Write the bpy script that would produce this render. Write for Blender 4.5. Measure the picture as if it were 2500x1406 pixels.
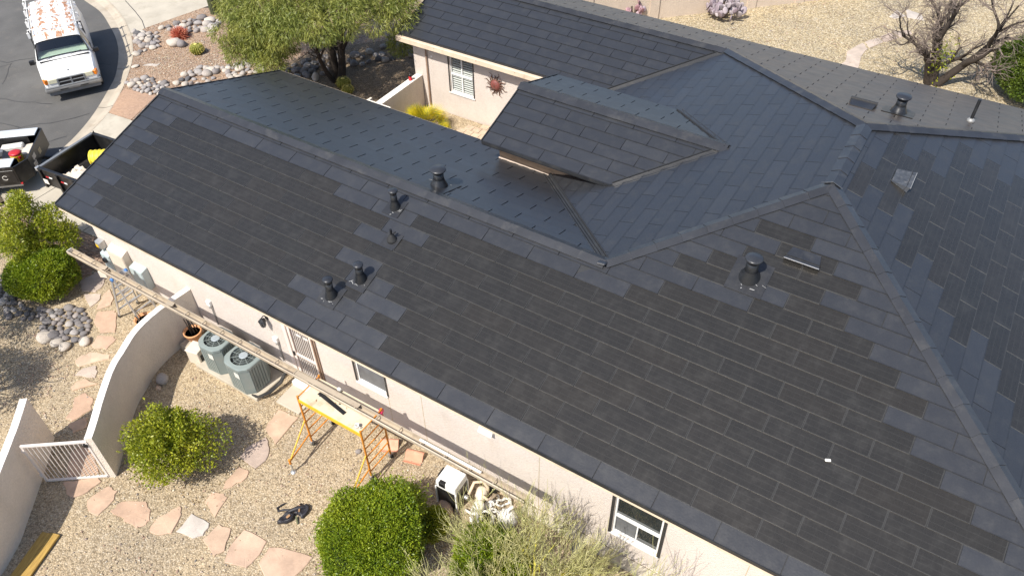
import bpy, bmesh, math, random
import numpy as np
from mathutils import Vector, Matrix

for o in list(bpy.data.objects):
    bpy.data.objects.remove(o)
scene = bpy.context.scene
COL = scene.collection
R = math.radians

# ------------------------------------------------------------------ camera, sky, sun, exposure
cam_d = bpy.data.cameras.new('camera')
cam = bpy.data.objects.new('camera', cam_d)
COL.objects.link(cam)
CAM = Vector((18.5504, -7.2871, 15.1522))
_r = Vector((0.84831509, 0.52935446, -0.01205685))
_u = Vector((-0.36021394, 0.59364957, 0.71960136))
_f = Vector((-0.38808173, 0.60610564, -0.69428274))
cam.matrix_world = Matrix(((_r.x, _u.x, -_f.x, CAM.x), (_r.y, _u.y, -_f.y, CAM.y), (_r.z, _u.z, -_f.z, CAM.z), (0, 0, 0, 1)))
cam_d.sensor_width = 36.0
cam_d.lens = 1912.34 / 2500 * 36.0
cam_d.clip_end = 500
scene.camera = cam

world = bpy.data.worlds.new('World')
scene.world = world
world.use_nodes = True
wn = world.node_tree
bg = wn.nodes['Background']
sky = wn.nodes.new('ShaderNodeTexSky')
sky.sky_type = 'NISHITA'
sky.sun_disc = False
SUN = Vector((-0.10, -0.60, 0.79)).normalized()          # towards the sun
sky.sun_elevation = math.asin(SUN.z)
sky.sun_rotation = math.atan2(SUN.x, SUN.y)
sky.altitude = 800
sky.dust_density = 2.5
sky.air_density = 0.8
wn.links.new(sky.outputs[0], bg.inputs[0])
bg.inputs[1].default_value = 0.15
sun_d = bpy.data.lights.new('sun', 'SUN')
sun_d.energy = 4.6
sun_d.angle = R(0.53)
sun_d.color = (1.0, 0.95, 0.87)
sun = bpy.data.objects.new('sun', sun_d)
COL.objects.link(sun)
sun.rotation_euler = (-SUN).to_track_quat('-Z', 'Y').to_euler()
scene.view_settings.view_transform = 'Standard'
scene.view_settings.look = 'None'
scene.view_settings.exposure = 0.48
scene.view_settings.gamma = 1.0

# ------------------------------------------------------------------ materials
def new_mat(name):
    m = bpy.data.materials.new(name)
    m.use_nodes = True
    nt = m.node_tree
    return m, nt, nt.nodes['Principled BSDF']

def ramp(nt, fac, stops, interp='LINEAR'):
    n = nt.nodes.new('ShaderNodeValToRGB')
    e = n.color_ramp.elements
    n.color_ramp.interpolation = interp
    e[0].position = stops[0][0]; e[0].color = (*stops[0][1], 1)
    e[1].position = stops[-1][0]; e[1].color = (*stops[-1][1], 1)
    for p, c in stops[1:-1]:
        k = e.new(p); k.color = (*c, 1)
    nt.links.new(fac, n.inputs[0])
    return n.outputs[0]

def tex(nt, kind, scale, vec, **kw):
    n = nt.nodes.new(kind)
    n.inputs['Scale'].default_value = scale
    for k, v in kw.items():
        if k in n.inputs: n.inputs[k].default_value = v
        else: setattr(n, k, v)
    nt.links.new(vec, n.inputs['Vector'])
    return n

def coords(nt, kind='Object', sc=None, rnd=False):
    tc = nt.nodes.new('ShaderNodeTexCoord')
    v = tc.outputs[kind]
    if sc or rnd:
        mp = nt.nodes.new('ShaderNodeMapping')
        nt.links.new(v, mp.inputs[0])
        if sc: mp.inputs['Scale'].default_value = sc
        if rnd:
            oi = nt.nodes.new('ShaderNodeObjectInfo')
            ml = nt.nodes.new('ShaderNodeMath'); ml.operation = 'MULTIPLY'; ml.inputs[1].default_value = 57.0
            nt.links.new(oi.outputs['Random'], ml.inputs[0])
            nt.links.new(ml.outputs[0], mp.inputs['Location'])
        v = mp.outputs[0]
    return v

def mixc(nt, fac, a, b, mode='MIX'):
    n = nt.nodes.new('ShaderNodeMix'); n.data_type = 'RGBA'; n.blend_type = mode
    if isinstance(fac, (int, float)): n.inputs[0].default_value = fac
    else: nt.links.new(fac, n.inputs[0])
    for i, x in ((6, a), (7, b)):
        if isinstance(x, tuple): n.inputs[i].default_value = (*x, 1)
        else: nt.links.new(x, n.inputs[i])
    return n.outputs[2]

def bump(nt, b, h, strength=0.3, dist=0.02):
    n = nt.nodes.new('ShaderNodeBump')
    n.inputs['Strength'].default_value = strength
    n.inputs['Distance'].default_value = dist
    nt.links.new(h, n.inputs['Height'])
    nt.links.new(n.outputs[0], b.inputs['Normal'])

def math_n(nt, op, a, b=None):
    n = nt.nodes.new('ShaderNodeMath'); n.operation = op
    for i, x in ((0, a), (1, b)):
        if x is None: continue
        if isinstance(x, (int, float)): n.inputs[i].default_value = x
        else: nt.links.new(x, n.inputs[i])
    return n.outputs[0]

def M_plain(name, col, rough=0.6, var=0.12, scale=6.0, metal=0.0, bs=0.0, bscale=60.0, dirt=None, dscale=2.5, coat=0.0):
    """paint, plastic, metal: base colour with soft mottling, optional dirt and fine relief"""
    m, nt, b = new_mat(name)
    v = coords(nt, 'Object', rnd=True)
    n = tex(nt, 'ShaderNodeTexNoise', scale, v, Detail=5.0)
    lo = tuple(c * (1 - var) for c in col); hi = tuple(min(1, c * (1 + var)) for c in col)
    c = ramp(nt, n.outputs[0], [(0.3, lo), (0.7, hi)])
    if dirt:
        d = tex(nt, 'ShaderNodeTexNoise', dscale, v, Detail=8.0, Roughness=0.65)
        f = ramp(nt, d.outputs[0], [(0.52, (0, 0, 0)), (0.72, (1, 1, 1))])
        c = mixc(nt, f, c, dirt)
    nt.links.new(c, b.inputs['Base Color'])
    b.inputs['Roughness'].default_value = rough
    b.inputs['Metallic'].default_value = metal
    b.inputs['Coat Weight'].default_value = coat
    if bs > 0:
        k = tex(nt, 'ShaderNodeTexNoise', bscale, v, Detail=3.0)
        bump(nt, b, k.outputs[0], bs, 0.01)
    return m

def M_gravel(name, cols, scale=30.0, big=None, bs=0.9, dark=0.45):
    """pebbles: a Voronoi cell per stone, coloured per stone, with dark joints and drifted patches"""
    m, nt, b = new_mat(name)
    v = coords(nt, 'Object')
    vo = tex(nt, 'ShaderNodeTexVoronoi', scale, v, Randomness=1.0)
    sep = nt.nodes.new('ShaderNodeSeparateColor'); nt.links.new(vo.outputs['Color'], sep.inputs[0])
    st = [(i / (len(cols) - 1), c) for i, c in enumerate(cols)]
    c = ramp(nt, sep.outputs[0], st)
    ed = ramp(nt, vo.outputs['Distance'], [(0.28, (1, 1, 1)), (0.75, (dark, dark, dark))])
    c = mixc(nt, 1.0, c, ed, 'MULTIPLY')
    pt = tex(nt, 'ShaderNodeTexNoise', 0.55, v, Detail=6.0, Roughness=0.6)
    pf = ramp(nt, pt.outputs[0], [(0.35, (0.86, 0.86, 0.88)), (0.68, (1.08, 1.05, 1.0))])
    c = mixc(nt, 1.0, c, pf, 'MULTIPLY')
    f2 = tex(nt, 'ShaderNodeTexNoise', 9.0, v, Detail=4.0)
    pf2 = ramp(nt, f2.outputs[0], [(0.3, (0.88, 0.87, 0.86)), (0.7, (1.1, 1.1, 1.1))])
    c = mixc(nt, 1.0, c, pf2, 'MULTIPLY')
    nt.links.new(c, b.inputs['Base Color'])
    b.inputs['Roughness'].default_value = 0.9
    h = math_n(nt, 'SUBTRACT', 1.0, vo.outputs['Distance'])
    bump(nt, b, h, bs, 0.02)
    return m

def M_stucco(name, col, var=0.05):
    m, nt, b = new_mat(name)
    v = coords(nt, 'Object')
    n = tex(nt, 'ShaderNodeTexNoise', 1.3, v, Detail=8.0, Roughness=0.6)
    c = ramp(nt, n.outputs[0], [(0.3, tuple(x * (1 - var * 1.6) for x in col)), (0.7, tuple(x * (1 + var) for x in col))])
    mp = nt.nodes.new('ShaderNodeMapping'); mp.inputs['Scale'].default_value = (2.2, 2.2, 0.6); nt.links.new(v, mp.inputs[0])
    sk = tex(nt, 'ShaderNodeTexNoise', 1.6, mp.outputs[0], Detail=7.0, Roughness=0.65)
    sf = ramp(nt, sk.outputs[0], [(0.55, (1, 1, 1)), (0.80, (0.90, 0.88, 0.85))])
    c = mixc(nt, 1.0, c, sf, 'MULTIPLY')
    n3 = tex(nt, 'ShaderNodeTexNoise', 22.0, v, Detail=3.0)
    g = ramp(nt, n3.outputs[0], [(0.35, (0.95, 0.945, 0.94)), (0.65, (1.03, 1.03, 1.03))])
    c = mixc(nt, 1.0, c, g, 'MULTIPLY')
    nt.links.new(c, b.inputs['Base Color'])
    b.inputs['Roughness'].default_value = 0.92
    n2 = tex(nt, 'ShaderNodeTexNoise', 30.0, v, Detail=5.0)
    bump(nt, b, n2.outputs[0], 0.55, 0.03)
    return m

def M_tile(name, kind, warm_reflect=False, hemw=0.021):
    """roof tile: UV in metres on each tile (u along the eave, v up the slope)"""
    m, nt, b = new_mat(name)
    uv = coords(nt, 'UV')
    oi = nt.nodes.new('ShaderNodeObjectInfo')
    ge = nt.nodes.new('ShaderNodeNewGeometry')
    rnd = math_n(nt, 'FRACT', math_n(nt, 'ADD', oi.outputs['Random'], ge.outputs['Random Per Island']))
    ob = coords(nt, 'Object', rnd=True)
    if kind == 'solar':
        b.inputs['Specular Tint'].default_value = (1.0, 0.89, 0.76, 1)
        c = ramp(nt, rnd, [(0.0, (0.0195, 0.0188, 0.0176)), (0.55, (0.0210, 0.0201, 0.0187)), (0.88, (0.0228, 0.0208, 0.0182)), (1.0, (0.0206, 0.0203, 0.0191))])
        sx = nt.nodes.new('ShaderNodeSeparateXYZ'); nt.links.new(uv, sx.inputs[0])
        # two faint collector lines between the rows of cells, and cell columns
        d1 = math_n(nt, 'ABSOLUTE', math_n(nt, 'SUBTRACT', sx.outputs[1], 0.125))
        d2 = math_n(nt, 'ABSOLUTE', math_n(nt, 'SUBTRACT', sx.outputs[1], 0.245))
        l = math_n(nt, 'LESS_THAN', math_n(nt, 'MINIMUM', d1, d2), 0.006)
        c = mixc(nt, math_n(nt, 'MULTIPLY', l, 0.30), c, (0.050, 0.049, 0.046))
        fx = math_n(nt, 'ABSOLUTE', math_n(nt, 'SUBTRACT', math_n(nt, 'FRACT', math_n(nt, 'MULTIPLY', sx.outputs[0], 6.1)), 0.5))
        l2 = math_n(nt, 'LESS_THAN', fx, 0.03)
        c = mixc(nt, math_n(nt, 'MULTIPLY', l2, 0.12), c, (0.05, 0.049, 0.046))
        # glass edge reflections painted as a pale rim along seams and lower edge
        eu = math_n(nt, 'LESS_THAN', math_n(nt, 'MINIMUM', math_n(nt, 'SUBTRACT', sx.outputs[0], 0.0055), math_n(nt, 'SUBTRACT', 1.1455, sx.outputs[0])), 0.012)
        ev = math_n(nt, 'LESS_THAN', sx.outputs[1], 0.013)
        rim = math_n(nt, 'MAXIMUM', eu, ev)
        c = mixc(nt, math_n(nt, 'MULTIPLY', rim, 0.5), c, (0.060, 0.060, 0.058))
        rough0, rough1 = 0.24, 0.36
    else:
        b.inputs['Specular Tint'].default_value = (1.0, 0.96, 0.91, 1)
        c = ramp(nt, rnd, [(0.0, (0.0232, 0.0250, 0.0290)), (0.4, (0.0262, 0.0282, 0.0326)), (0.75, (0.0248, 0.0266, 0.0310)), (1.0, (0.0290, 0.0312, 0.0360))])
        sx = nt.nodes.new('ShaderNodeSeparateXYZ'); nt.links.new(uv, sx.inputs[0])
        hem = math_n(nt, 'MAXIMUM', math_n(nt, 'LESS_THAN', sx.outputs[1], hemw), math_n(nt, 'LESS_THAN', sx.outputs[0], 0.016))
        c = mixc(nt, math_n(nt, 'MULTIPLY', hem, 0.6), c, (0.012, 0.0125, 0.014))
        rough0, rough1 = 0.33, 0.46
    if warm_reflect:
        # warm glancing reflection of gravel and sky, painted as brown streaks along courses
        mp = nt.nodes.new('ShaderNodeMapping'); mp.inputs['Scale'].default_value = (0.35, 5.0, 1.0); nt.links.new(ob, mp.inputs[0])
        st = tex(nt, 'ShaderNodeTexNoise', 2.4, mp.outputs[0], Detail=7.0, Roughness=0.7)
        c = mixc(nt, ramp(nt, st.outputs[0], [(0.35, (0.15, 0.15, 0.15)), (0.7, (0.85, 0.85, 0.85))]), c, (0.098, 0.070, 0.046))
    # dust, smears and footprints left by the roofers
    n = tex(nt, 'ShaderNodeTexNoise', 3.0, ob, Detail=8.0, Roughness=0.7)
    df = ramp(nt, n.outputs[0], [(0.5, (0, 0, 0)), (0.8, (0.35, 0.35, 0.35))])
    c = mixc(nt, df, c, (0.055, 0.055, 0.053))
    # rare chalk-white scuffs: specks
    n2 = tex(nt, 'ShaderNodeTexNoise', 17.0, ob, Detail=6.0, Roughness=0.75)
    sp = ramp(nt, n2.outputs[0], [(0.70, (0, 0, 0)), (0.78, (0.7, 0.7, 0.7))])
    c = mixc(nt, sp, c, (0.14, 0.138, 0.13))
    gr = tex(nt, 'ShaderNodeTexNoise', 45.0, ob, Detail=3.0)
    gg = ramp(nt, gr.outputs[0], [(0.3, (0.9, 0.9, 0.9)), (0.7, (1.1, 1.1, 1.1))])
    c = mixc(nt, 1.0, c, gg, 'MULTIPLY')
    nt.links.new(c, b.inputs['Base Color'])
    rr = nt.nodes.new('ShaderNodeMapRange'); nt.links.new(n.outputs[0], rr.inputs[0])
    rr.inputs[1].default_value = 0.3; rr.inputs[2].default_value = 0.75
    rr.inputs[3].default_value = rough0; rr.inputs[4].default_value = rough1
    nt.links.new(rr.outputs[0], b.inputs['Roughness'])
    b.inputs['IOR'].default_value = 1.66 if kind == 'solar' else 1.72
    k = tex(nt, 'ShaderNodeTexNoise', 26.0, ob, Detail=4.0)
    bump(nt, b, k.outputs[0], 0.10 if kind == 'solar' else 0.16, 0.01)
    return m

def M_leaf(name, c0, c1, c2, rough=0.55, trans=0.25):
    m, nt, b = new_mat(name)
    ge = nt.nodes.new('ShaderNodeNewGeometry')
    v = coords(nt, 'Object')
    n = tex(nt, 'ShaderNodeTexNoise', 2.2, v, Detail=3.0)
    f = math_n(nt, 'ADD', math_n(nt, 'MULTIPLY', ge.outputs['Random Per Island'], 0.6), math_n(nt, 'MULTIPLY', n.outputs[0], 0.5))
    c = ramp(nt, f, [(0.15, c0), (0.5, c1), (0.9, c2)])
    pn = tex(nt, 'ShaderNodeTexNoise', 1.1, v, Detail=5.0, Roughness=0.6)
    pf = ramp(nt, pn.outputs[0], [(0.45, (0, 0, 0)), (0.70, (0.6, 0.6, 0.6))])
    c = mixc(nt, pf, c, (min(1, c2[0] * 1.1), c2[1], c2[2]))
    nt.links.new(c, b.inputs['Base Color'])
    b.inputs['Roughness'].default_value = rough
    tr = nt.nodes.new('ShaderNodeBsdfTranslucent')
    nt.links.new(c, tr.inputs[0])
    mx = nt.nodes.new('ShaderNodeMixShader'); mx.inputs[0].default_value = trans
    out = nt.nodes['Material Output']
    nt.links.new(b.outputs[0], mx.inputs[1]); nt.links.new(tr.outputs[0], mx.inputs[2])
    nt.links.new(mx.outputs[0], out.inputs[0])
    return m

def M_stone(name, cols, scale=3.0, rough=0.85, bs=0.4):
    m, nt, b = new_mat(name)
    oi = nt.nodes.new('ShaderNodeObjectInfo')
    c = ramp(nt, oi.outputs['Random'], [(i / (len(cols) - 1), k) for i, k in enumerate(cols)])
    v = coords(nt, 'Object', rnd=True)
    n = tex(nt, 'ShaderNodeTexNoise', scale, v, Detail=9.0, Roughness=0.65)
    g = ramp(nt, n.outputs[0], [(0.3, (0.72, 0.71, 0.70)), (0.7, (1.12, 1.1, 1.08))])
    c = mixc(nt, 1.0, c, g, 'MULTIPLY')
    nt.links.new(c, b.inputs['Base Color'])
    b.inputs['Roughness'].default_value = rough
    bump(nt, b, n.outputs[0], bs, 0.03)
    return m

def M_glass(name, col=(0.02, 0.025, 0.025), rough=0.04):
    m, nt, b = new_mat(name)
    v = coords(nt, 'Object')
    n = tex(nt, 'ShaderNodeTexNoise', 3.0, v, Detail=4.0)
    c = ramp(nt, n.outputs[0], [(0.3, tuple(x * 0.7 for x in col)), (0.7, tuple(x * 1.3 for x in col))])
    nt.links.new(c, b.inputs['Base Color'])
    b.inputs['Roughness'].default_value = rough
    b.inputs['IOR'].default_value = 1.52
    b.inputs['Specular IOR Level'].default_value = 0.7
    return m

def M_wood(name, col, dark, sc=(1.5, 14, 14)):
    m, nt, b = new_mat(name)
    v = coords(nt, 'Object', sc=sc, rnd=True)
    n = tex(nt, 'ShaderNodeTexNoise', 3.0, v, Detail=8.0, Roughness=0.65)
    c = ramp(nt, n.outputs[0], [(0.3, dark), (0.65, col)])
    nt.links.new(c, b.inputs['Base Color'])
    b.inputs['Roughness'].default_value = 0.75
    bump(nt, b, n.outputs[0], 0.25, 0.01)
    return m

MT = {}
MT['gravel_front'] = M_gravel('gravel_front', [(0.27, 0.205, 0.125), (0.46, 0.365, 0.235), (0.56, 0.455, 0.305), (0.41, 0.325, 0.21), (0.62, 0.53, 0.39)], 33, dark=0.60, bs=0.7)
MT['gravel_side'] = M_gravel('gravel_side', [(0.26, 0.155, 0.09), (0.46, 0.30, 0.19), (0.52, 0.38, 0.27), (0.36, 0.25, 0.17), (0.60, 0.50, 0.40)], 26)
MT['gravel_rear'] = M_gravel('gravel_rear', [(0.34, 0.26, 0.145), (0.54, 0.44, 0.265), (0.62, 0.52, 0.34), (0.47, 0.385, 0.24), (0.70, 0.62, 0.47)], 20)
def M_pebble(name, cols):
    m, nt, b = new_mat(name); ge = nt.nodes.new('ShaderNodeNewGeometry')
    c = ramp(nt, ge.outputs['Random Per Island'], [(i / (len(cols) - 1), k) for i, k in enumerate(cols)])
    v = coords(nt, 'Object'); n = tex(nt, 'ShaderNodeTexNoise', 40.0, v, Detail=3.0)
    c = mixc(nt, 1.0, c, ramp(nt, n.outputs[0], [(0.3, (0.8, 0.8, 0.8)), (0.7, (1.1, 1.1, 1.1))]), 'MULTIPLY')
    nt.links.new(c, b.inputs['Base Color']); b.inputs['Roughness'].default_value = 0.9
    return m
MT['pebble'] = M_pebble('pebble', [(0.26, 0.19, 0.12), (0.50, 0.40, 0.27), (0.34, 0.27, 0.20), (0.60, 0.53, 0.42), (0.40, 0.26, 0.18), (0.24, 0.22, 0.20)])
MT['litter'] = M_pebble('leaf_litter', [(0.16, 0.10, 0.045), (0.26, 0.17, 0.07), (0.12, 0.085, 0.05), (0.30, 0.24, 0.10)])
MT['dirt'] = M_gravel('dirt', [(0.20, 0.145, 0.09), (0.30, 0.22, 0.14), (0.36, 0.27, 0.18), (0.26, 0.2, 0.13)], 30)
MT['concrete'] = M_plain('concrete', (0.45, 0.405, 0.325), 0.88, 0.10, 1.3, bs=0.25, bscale=70, dirt=(0.36, 0.32, 0.25), dscale=1.6)
MT['kerb'] = M_plain('kerb', (0.42, 0.365, 0.285), 0.88, 0.12, 1.8, bs=0.25, bscale=70, dirt=(0.33, 0.27, 0.2), dscale=2.2)
MT['patch'] = M_gravel('patch', [(0.40, 0.26, 0.175), (0.46, 0.31, 0.215), (0.44, 0.30, 0.21)], 45, bs=0.3, dark=0.8)

def M_asphalt():
    m, nt, b = new_mat('asphalt')
    v = coords(nt, 'Object')
    n = tex(nt, 'ShaderNodeTexNoise', 0.7, v, Detail=8.0, Roughness=0.6)
    c = ramp(nt, n.outputs[0], [(0.3, (0.080, 0.077, 0.072)), (0.7, (0.115, 0.111, 0.104))])
    g = tex(nt, 'ShaderNodeTexNoise', 60.0, v, Detail=3.0)
    gg = ramp(nt, g.outputs[0], [(0.3, (0.75, 0.75, 0.75)), (0.72, (1.3, 1.3, 1.3))])
    c = mixc(nt, 1.0, c, gg, 'MULTIPLY')
    # dirt by the gutter and dust blotches
    d = tex(nt, 'ShaderNodeTexNoise', 2.6, v, Detail=9.0, Roughness=0.7)
    df = ramp(nt, d.outputs[0], [(0.55, (0, 0, 0)), (0.75, (0.6, 0.6, 0.6))])
    c = mixc(nt, df, c, (0.15, 0.135, 0.115))
    nt.links.new(c, b.inputs['Base Color'])
    b.inputs['Roughness'].default_value = 0.9
    bump(nt, b, g.outputs[0], 0.4, 0.01)
    return m
MT['asphalt'] = M_asphalt()
MT['tar'] = M_plain('tar', (0.035, 0.034, 0.033), 0.6, 0.2)
MT['stucco'] = M_stucco('stucco', (0.61, 0.54, 0.48))
MT['stucco_wall'] = M_stucco('stucco_wall', (0.70, 0.62, 0.52))
MT['wall_cap'] = M_stucco('wall_cap', (0.82, 0.78, 0.71), 0.07)
MT['solar'] = M_tile('solar_tile', 'solar')
MT['metal'] = M_tile('metal_tile', 'metal')
MT['metal_wide'] = M_tile('metal_tile_wide_hem', 'metal', False, 0.042)
MT['metal_warm_reflect'] = M_tile('metal_tile_warm_reflect', 'metal', True)
MT['tile_edge_light'] = M_plain('tile_edge_light', (0.10, 0.10, 0.097), 0.5, 0.3)
MT['tile_edge_dark'] = M_plain('tile_edge_dark', (0.018, 0.02, 0.022), 0.6, 0.3)
MT['deck'] = M_plain('roof_underlay', (0.022, 0.023, 0.025), 0.7, 0.2)
MT['cap'] = M_plain('ridge_cap_metal', (0.029, 0.031, 0.036), 0.34, 0.16, 2.0, dirt=(0.055, 0.055, 0.055), bs=0.1, bscale=40)
MT['vent_scuffed'] = M_plain('vent_scuffed', (0.055, 0.060, 0.068), 0.5, 0.3, 9.0, dirt=(0.14, 0.14, 0.14), dscale=7.0)
MT['flash'] = M_plain('flashing_dark', (0.022, 0.023, 0.025), 0.45, 0.25, 3.0, dirt=(0.045, 0.044, 0.041))
MT['vent'] = M_plain('vent_paint', (0.015, 0.016, 0.018), 0.32, 0.2, 4.0, dirt=(0.045, 0.045, 0.045))
MT['sealant'] = M_plain('sealant', (0.30, 0.30, 0.29), 0.6, 0.3, 9.0)
MT['fascia'] = M_plain('fascia_paint', (0.66, 0.53, 0.39), 0.65, 0.08, 2.0, dirt=(0.5, 0.39, 0.28))
MT['gutter'] = M_plain('gutter_paint', (0.42, 0.35, 0.26), 0.55, 0.14, 2.0, dirt=(0.27, 0.21, 0.15), dscale=4.0)
MT['beam'] = M_wood('porch_board', (0.42, 0.29, 0.18), (0.26, 0.17, 0.10), (1.0, 3, 6))
MT['white'] = M_plain('white_paint', (0.78, 0.77, 0.74), 0.5, 0.05, 3.0)
MT['white_metal'] = M_plain('white_metal', (0.72, 0.66, 0.60), 0.5, 0.06, 3.0)
MT['frame'] = M_plain('window_frame_white', (0.74, 0.74, 0.72), 0.5, 0.05)
MT['frame_dark'] = M_plain('window_frame_dark', (0.03, 0.029, 0.028), 0.55, 0.2)
MT['slat'] = M_plain('shutter_slat', (0.44, 0.46, 0.43), 0.5, 0.06)
MT['glass'] = M_glass('window_glass')
MT['screen'] = M_plain('window_screen', (0.13, 0.135, 0.14), 0.5, 0.15)
MT['door'] = M_plain('door_paint', (0.74, 0.63, 0.56), 0.6, 0.04)
MT['bars'] = M_plain('door_bars', (0.16, 0.13, 0.11), 0.6, 0.2)
MT['rust_red'] = M_plain('rust_red', (0.20, 0.055, 0.045), 0.6, 0.3, 8.0, dirt=(0.10, 0.05, 0.035), dscale=8)
MT['rust_brown'] = M_plain('rust_brown', (0.12, 0.06, 0.04), 0.65, 0.3, 8.0)
MT['pipe_brown'] = M_plain('pipe_brown', (0.30, 0.20, 0.14), 0.6, 0.12)
MT['pipe_grey'] = M_plain('pipe_grey', (0.28, 0.28, 0.27), 0.5, 0.12, metal=0.3)
MT['ac'] = M_plain('ac_paint', (0.215, 0.255, 0.245), 0.45, 0.08, 3.0, dirt=(0.26, 0.28, 0.26))
MT['ac_dark'] = M_plain('ac_dark', (0.05, 0.06, 0.058), 0.6, 0.2)
MT['ac_hub'] = M_plain('ac_hub', (0.30, 0.34, 0.36), 0.4, 0.1)
MT['blade'] = M_plain('fan_blade', (0.40, 0.43, 0.44), 0.35, 0.1, metal=0.6)
MT['panel_grey'] = M_plain('panel_grey', (0.42, 0.49, 0.49), 0.45, 0.06)
MT['panel_beige'] = M_plain('panel_beige', (0.66, 0.58, 0.48), 0.5, 0.06)
MT['panel_side'] = M_plain('panel_side', (0.42, 0.34, 0.20), 0.55, 0.1)
MT['black'] = M_plain('black_plastic', (0.012, 0.012, 0.013), 0.4, 0.25, 5.0)
MT['black_metal'] = M_plain('black_paint', (0.014, 0.014, 0.014), 0.38, 0.3, 3.0, dirt=(0.06, 0.055, 0.05))
MT['rubber'] = M_plain('rubber', (0.018, 0.018, 0.018), 0.8, 0.2, 8.0, dirt=(0.10, 0.09, 0.075))
MT['orange'] = M_plain('scaffold_orange', (0.62, 0.22, 0.018), 0.45, 0.16, 5.0, dirt=(0.5, 0.27, 0.08))
MT['orange_yellow'] = M_plain('scaffold_yellow', (0.70, 0.38, 0.02), 0.45, 0.12, 5.0)
MT['pink'] = M_plain('pink_clamp', (0.60, 0.035, 0.12), 0.5, 0.12)
MT['red'] = M_plain('red_plastic', (0.45, 0.02, 0.025), 0.45, 0.12)
MT['yellow'] = M_plain('yellow_plastic', (0.72, 0.45, 0.02), 0.45, 0.1, 5.0)
MT['yellow_drum'] = M_plain('yellow_drum', (0.82, 0.66, 0.05), 0.5, 0.1, 5.0)
MT['galv'] = M_plain('galvanised', (0.55, 0.56, 0.56), 0.35, 0.12, 4.0, metal=0.7)
MT['alu'] = M_plain('aluminium', (0.50, 0.50, 0.49), 0.38, 0.12, 4.0, metal=0.6)
MT['lid'] = M_plain('tool_lid', (0.50, 0.53, 0.55), 0.4, 0.06, 2.0)
MT['blue'] = M_plain('blue_plastic', (0.05, 0.17, 0.42), 0.45, 0.1)
MT['terracotta'] = M_plain('terracotta', (0.58, 0.28, 0.18), 0.8, 0.14, 5.0, dirt=(0.62, 0.36, 0.25))
MT['pot'] = M_plain('pot_clay', (0.60, 0.30, 0.14), 0.7, 0.14, 5.0)
MT['soil'] = M_plain('soil', (0.03, 0.024, 0.02), 0.95, 0.3, 20.0)
MT['hose'] = M_plain('hose_white', (0.66, 0.64, 0.58), 0.5, 0.06)
MT['pvc'] = M_plain('pvc_pipe', (0.62, 0.50, 0.36), 0.55, 0.1)
MT['leather'] = M_plain('leather_black', (0.022, 0.021, 0.026), 0.55, 0.35, 12.0, bs=0.4)
MT['leather_tan'] = M_plain('leather_tan', (0.30, 0.17, 0.08), 0.6, 0.2)
MT['lumber'] = M_wood('lumber_yellow', (0.48, 0.31, 0.075), (0.26, 0.15, 0.035), (14, 1.2, 6))
MT['plywood'] = M_plain('plywood', (0.60, 0.51, 0.37), 0.7, 0.08, 2.5, dirt=(0.42, 0.30, 0.17), dscale=3.2)
MT['bark_dark'] = M_stone('bark_dark', [(0.034, 0.025, 0.019), (0.048, 0.036, 0.027)], 9, 0.9, 0.9)
MT['bark_grey'] = M_stone('bark_grey', [(0.13, 0.105, 0.085), (0.16, 0.13, 0.105)], 9, 0.9, 0.8)
MT['twig'] = M_plain('twig_grey', (0.21, 0.165, 0.135), 0.85, 0.25, 9.0)
MT['pv_bark'] = M_plain('palo_verde_bark', (0.50, 0.45, 0.07), 0.7, 0.2, 6.0)
MT['pv_twig'] = M_leaf('palo_verde_twig', (0.33, 0.34, 0.11), (0.52, 0.50, 0.20), (0.64, 0.61, 0.32), 0.6, 0.08)
MT['leaf_tree'] = M_leaf('leaf_tree', (0.075, 0.105, 0.014), (0.17, 0.205, 0.032), (0.36, 0.375, 0.085), 0.5, 0.3)
MT['leaf_bright'] = M_leaf('leaf_bright', (0.10, 0.145, 0.008), (0.23, 0.28, 0.012), (0.44, 0.44, 0.035), 0.45, 0.3)
MT['leaf_hedge'] = M_leaf('leaf_hedge', (0.065, 0.120, 0.006), (0.165, 0.240, 0.010), (0.33, 0.39, 0.024), 0.45, 0.25)
MT['leaf_dark'] = M_leaf('leaf_dark', (0.03, 0.06, 0.007), (0.065, 0.11, 0.012), (0.15, 0.21, 0.025), 0.45, 0.25)
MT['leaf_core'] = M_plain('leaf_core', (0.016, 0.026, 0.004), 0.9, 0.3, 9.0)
MT['leaf_palm'] = M_leaf('leaf_palm', (0.16, 0.26, 0.03), (0.45, 0.42, 0.02), (0.72, 0.58, 0.02), 0.5, 0.3)
MT['leaf_red'] = M_leaf('leaf_red', (0.45, 0.10, 0.06), (0.62, 0.20, 0.12), (0.68, 0.30, 0.19), 0.6, 0.1)
MT['cactus_gold'] = M_plain('cactus_gold', (0.30, 0.22, 0.02), 0.7, 0.2, 12.0)
MT['cactus_rib'] = M_plain('cactus_rib', (0.16, 0.17, 0.02), 0.7, 0.2, 12.0)
MT['cactus_green'] = M_plain('cactus_green', (0.10, 0.11, 0.05), 0.7, 0.2, 8.0)
MT['spine'] = M_plain('spine', (0.62, 0.52, 0.14), 0.6, 0.2)
MT['pad_purple'] = M_stone('prickly_pear_pad', [(0.26, 0.20, 0.24), (0.34, 0.29, 0.32), (0.40, 0.36, 0.37)], 6, 0.7, 0.2)
MT['pad_pink'] = M_stone('prickly_pear_pink', [(0.34, 0.18, 0.21), (0.42, 0.27, 0.30), (0.36, 0.30, 0.34)], 6, 0.7, 0.2)
MT['rock_light'] = M_stone('rock_light', [(0.22, 0.205, 0.205), (0.36, 0.32, 0.29), (0.46, 0.42, 0.37), (0.28, 0.265, 0.265), (0.52, 0.48, 0.43)], 4.5)
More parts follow.
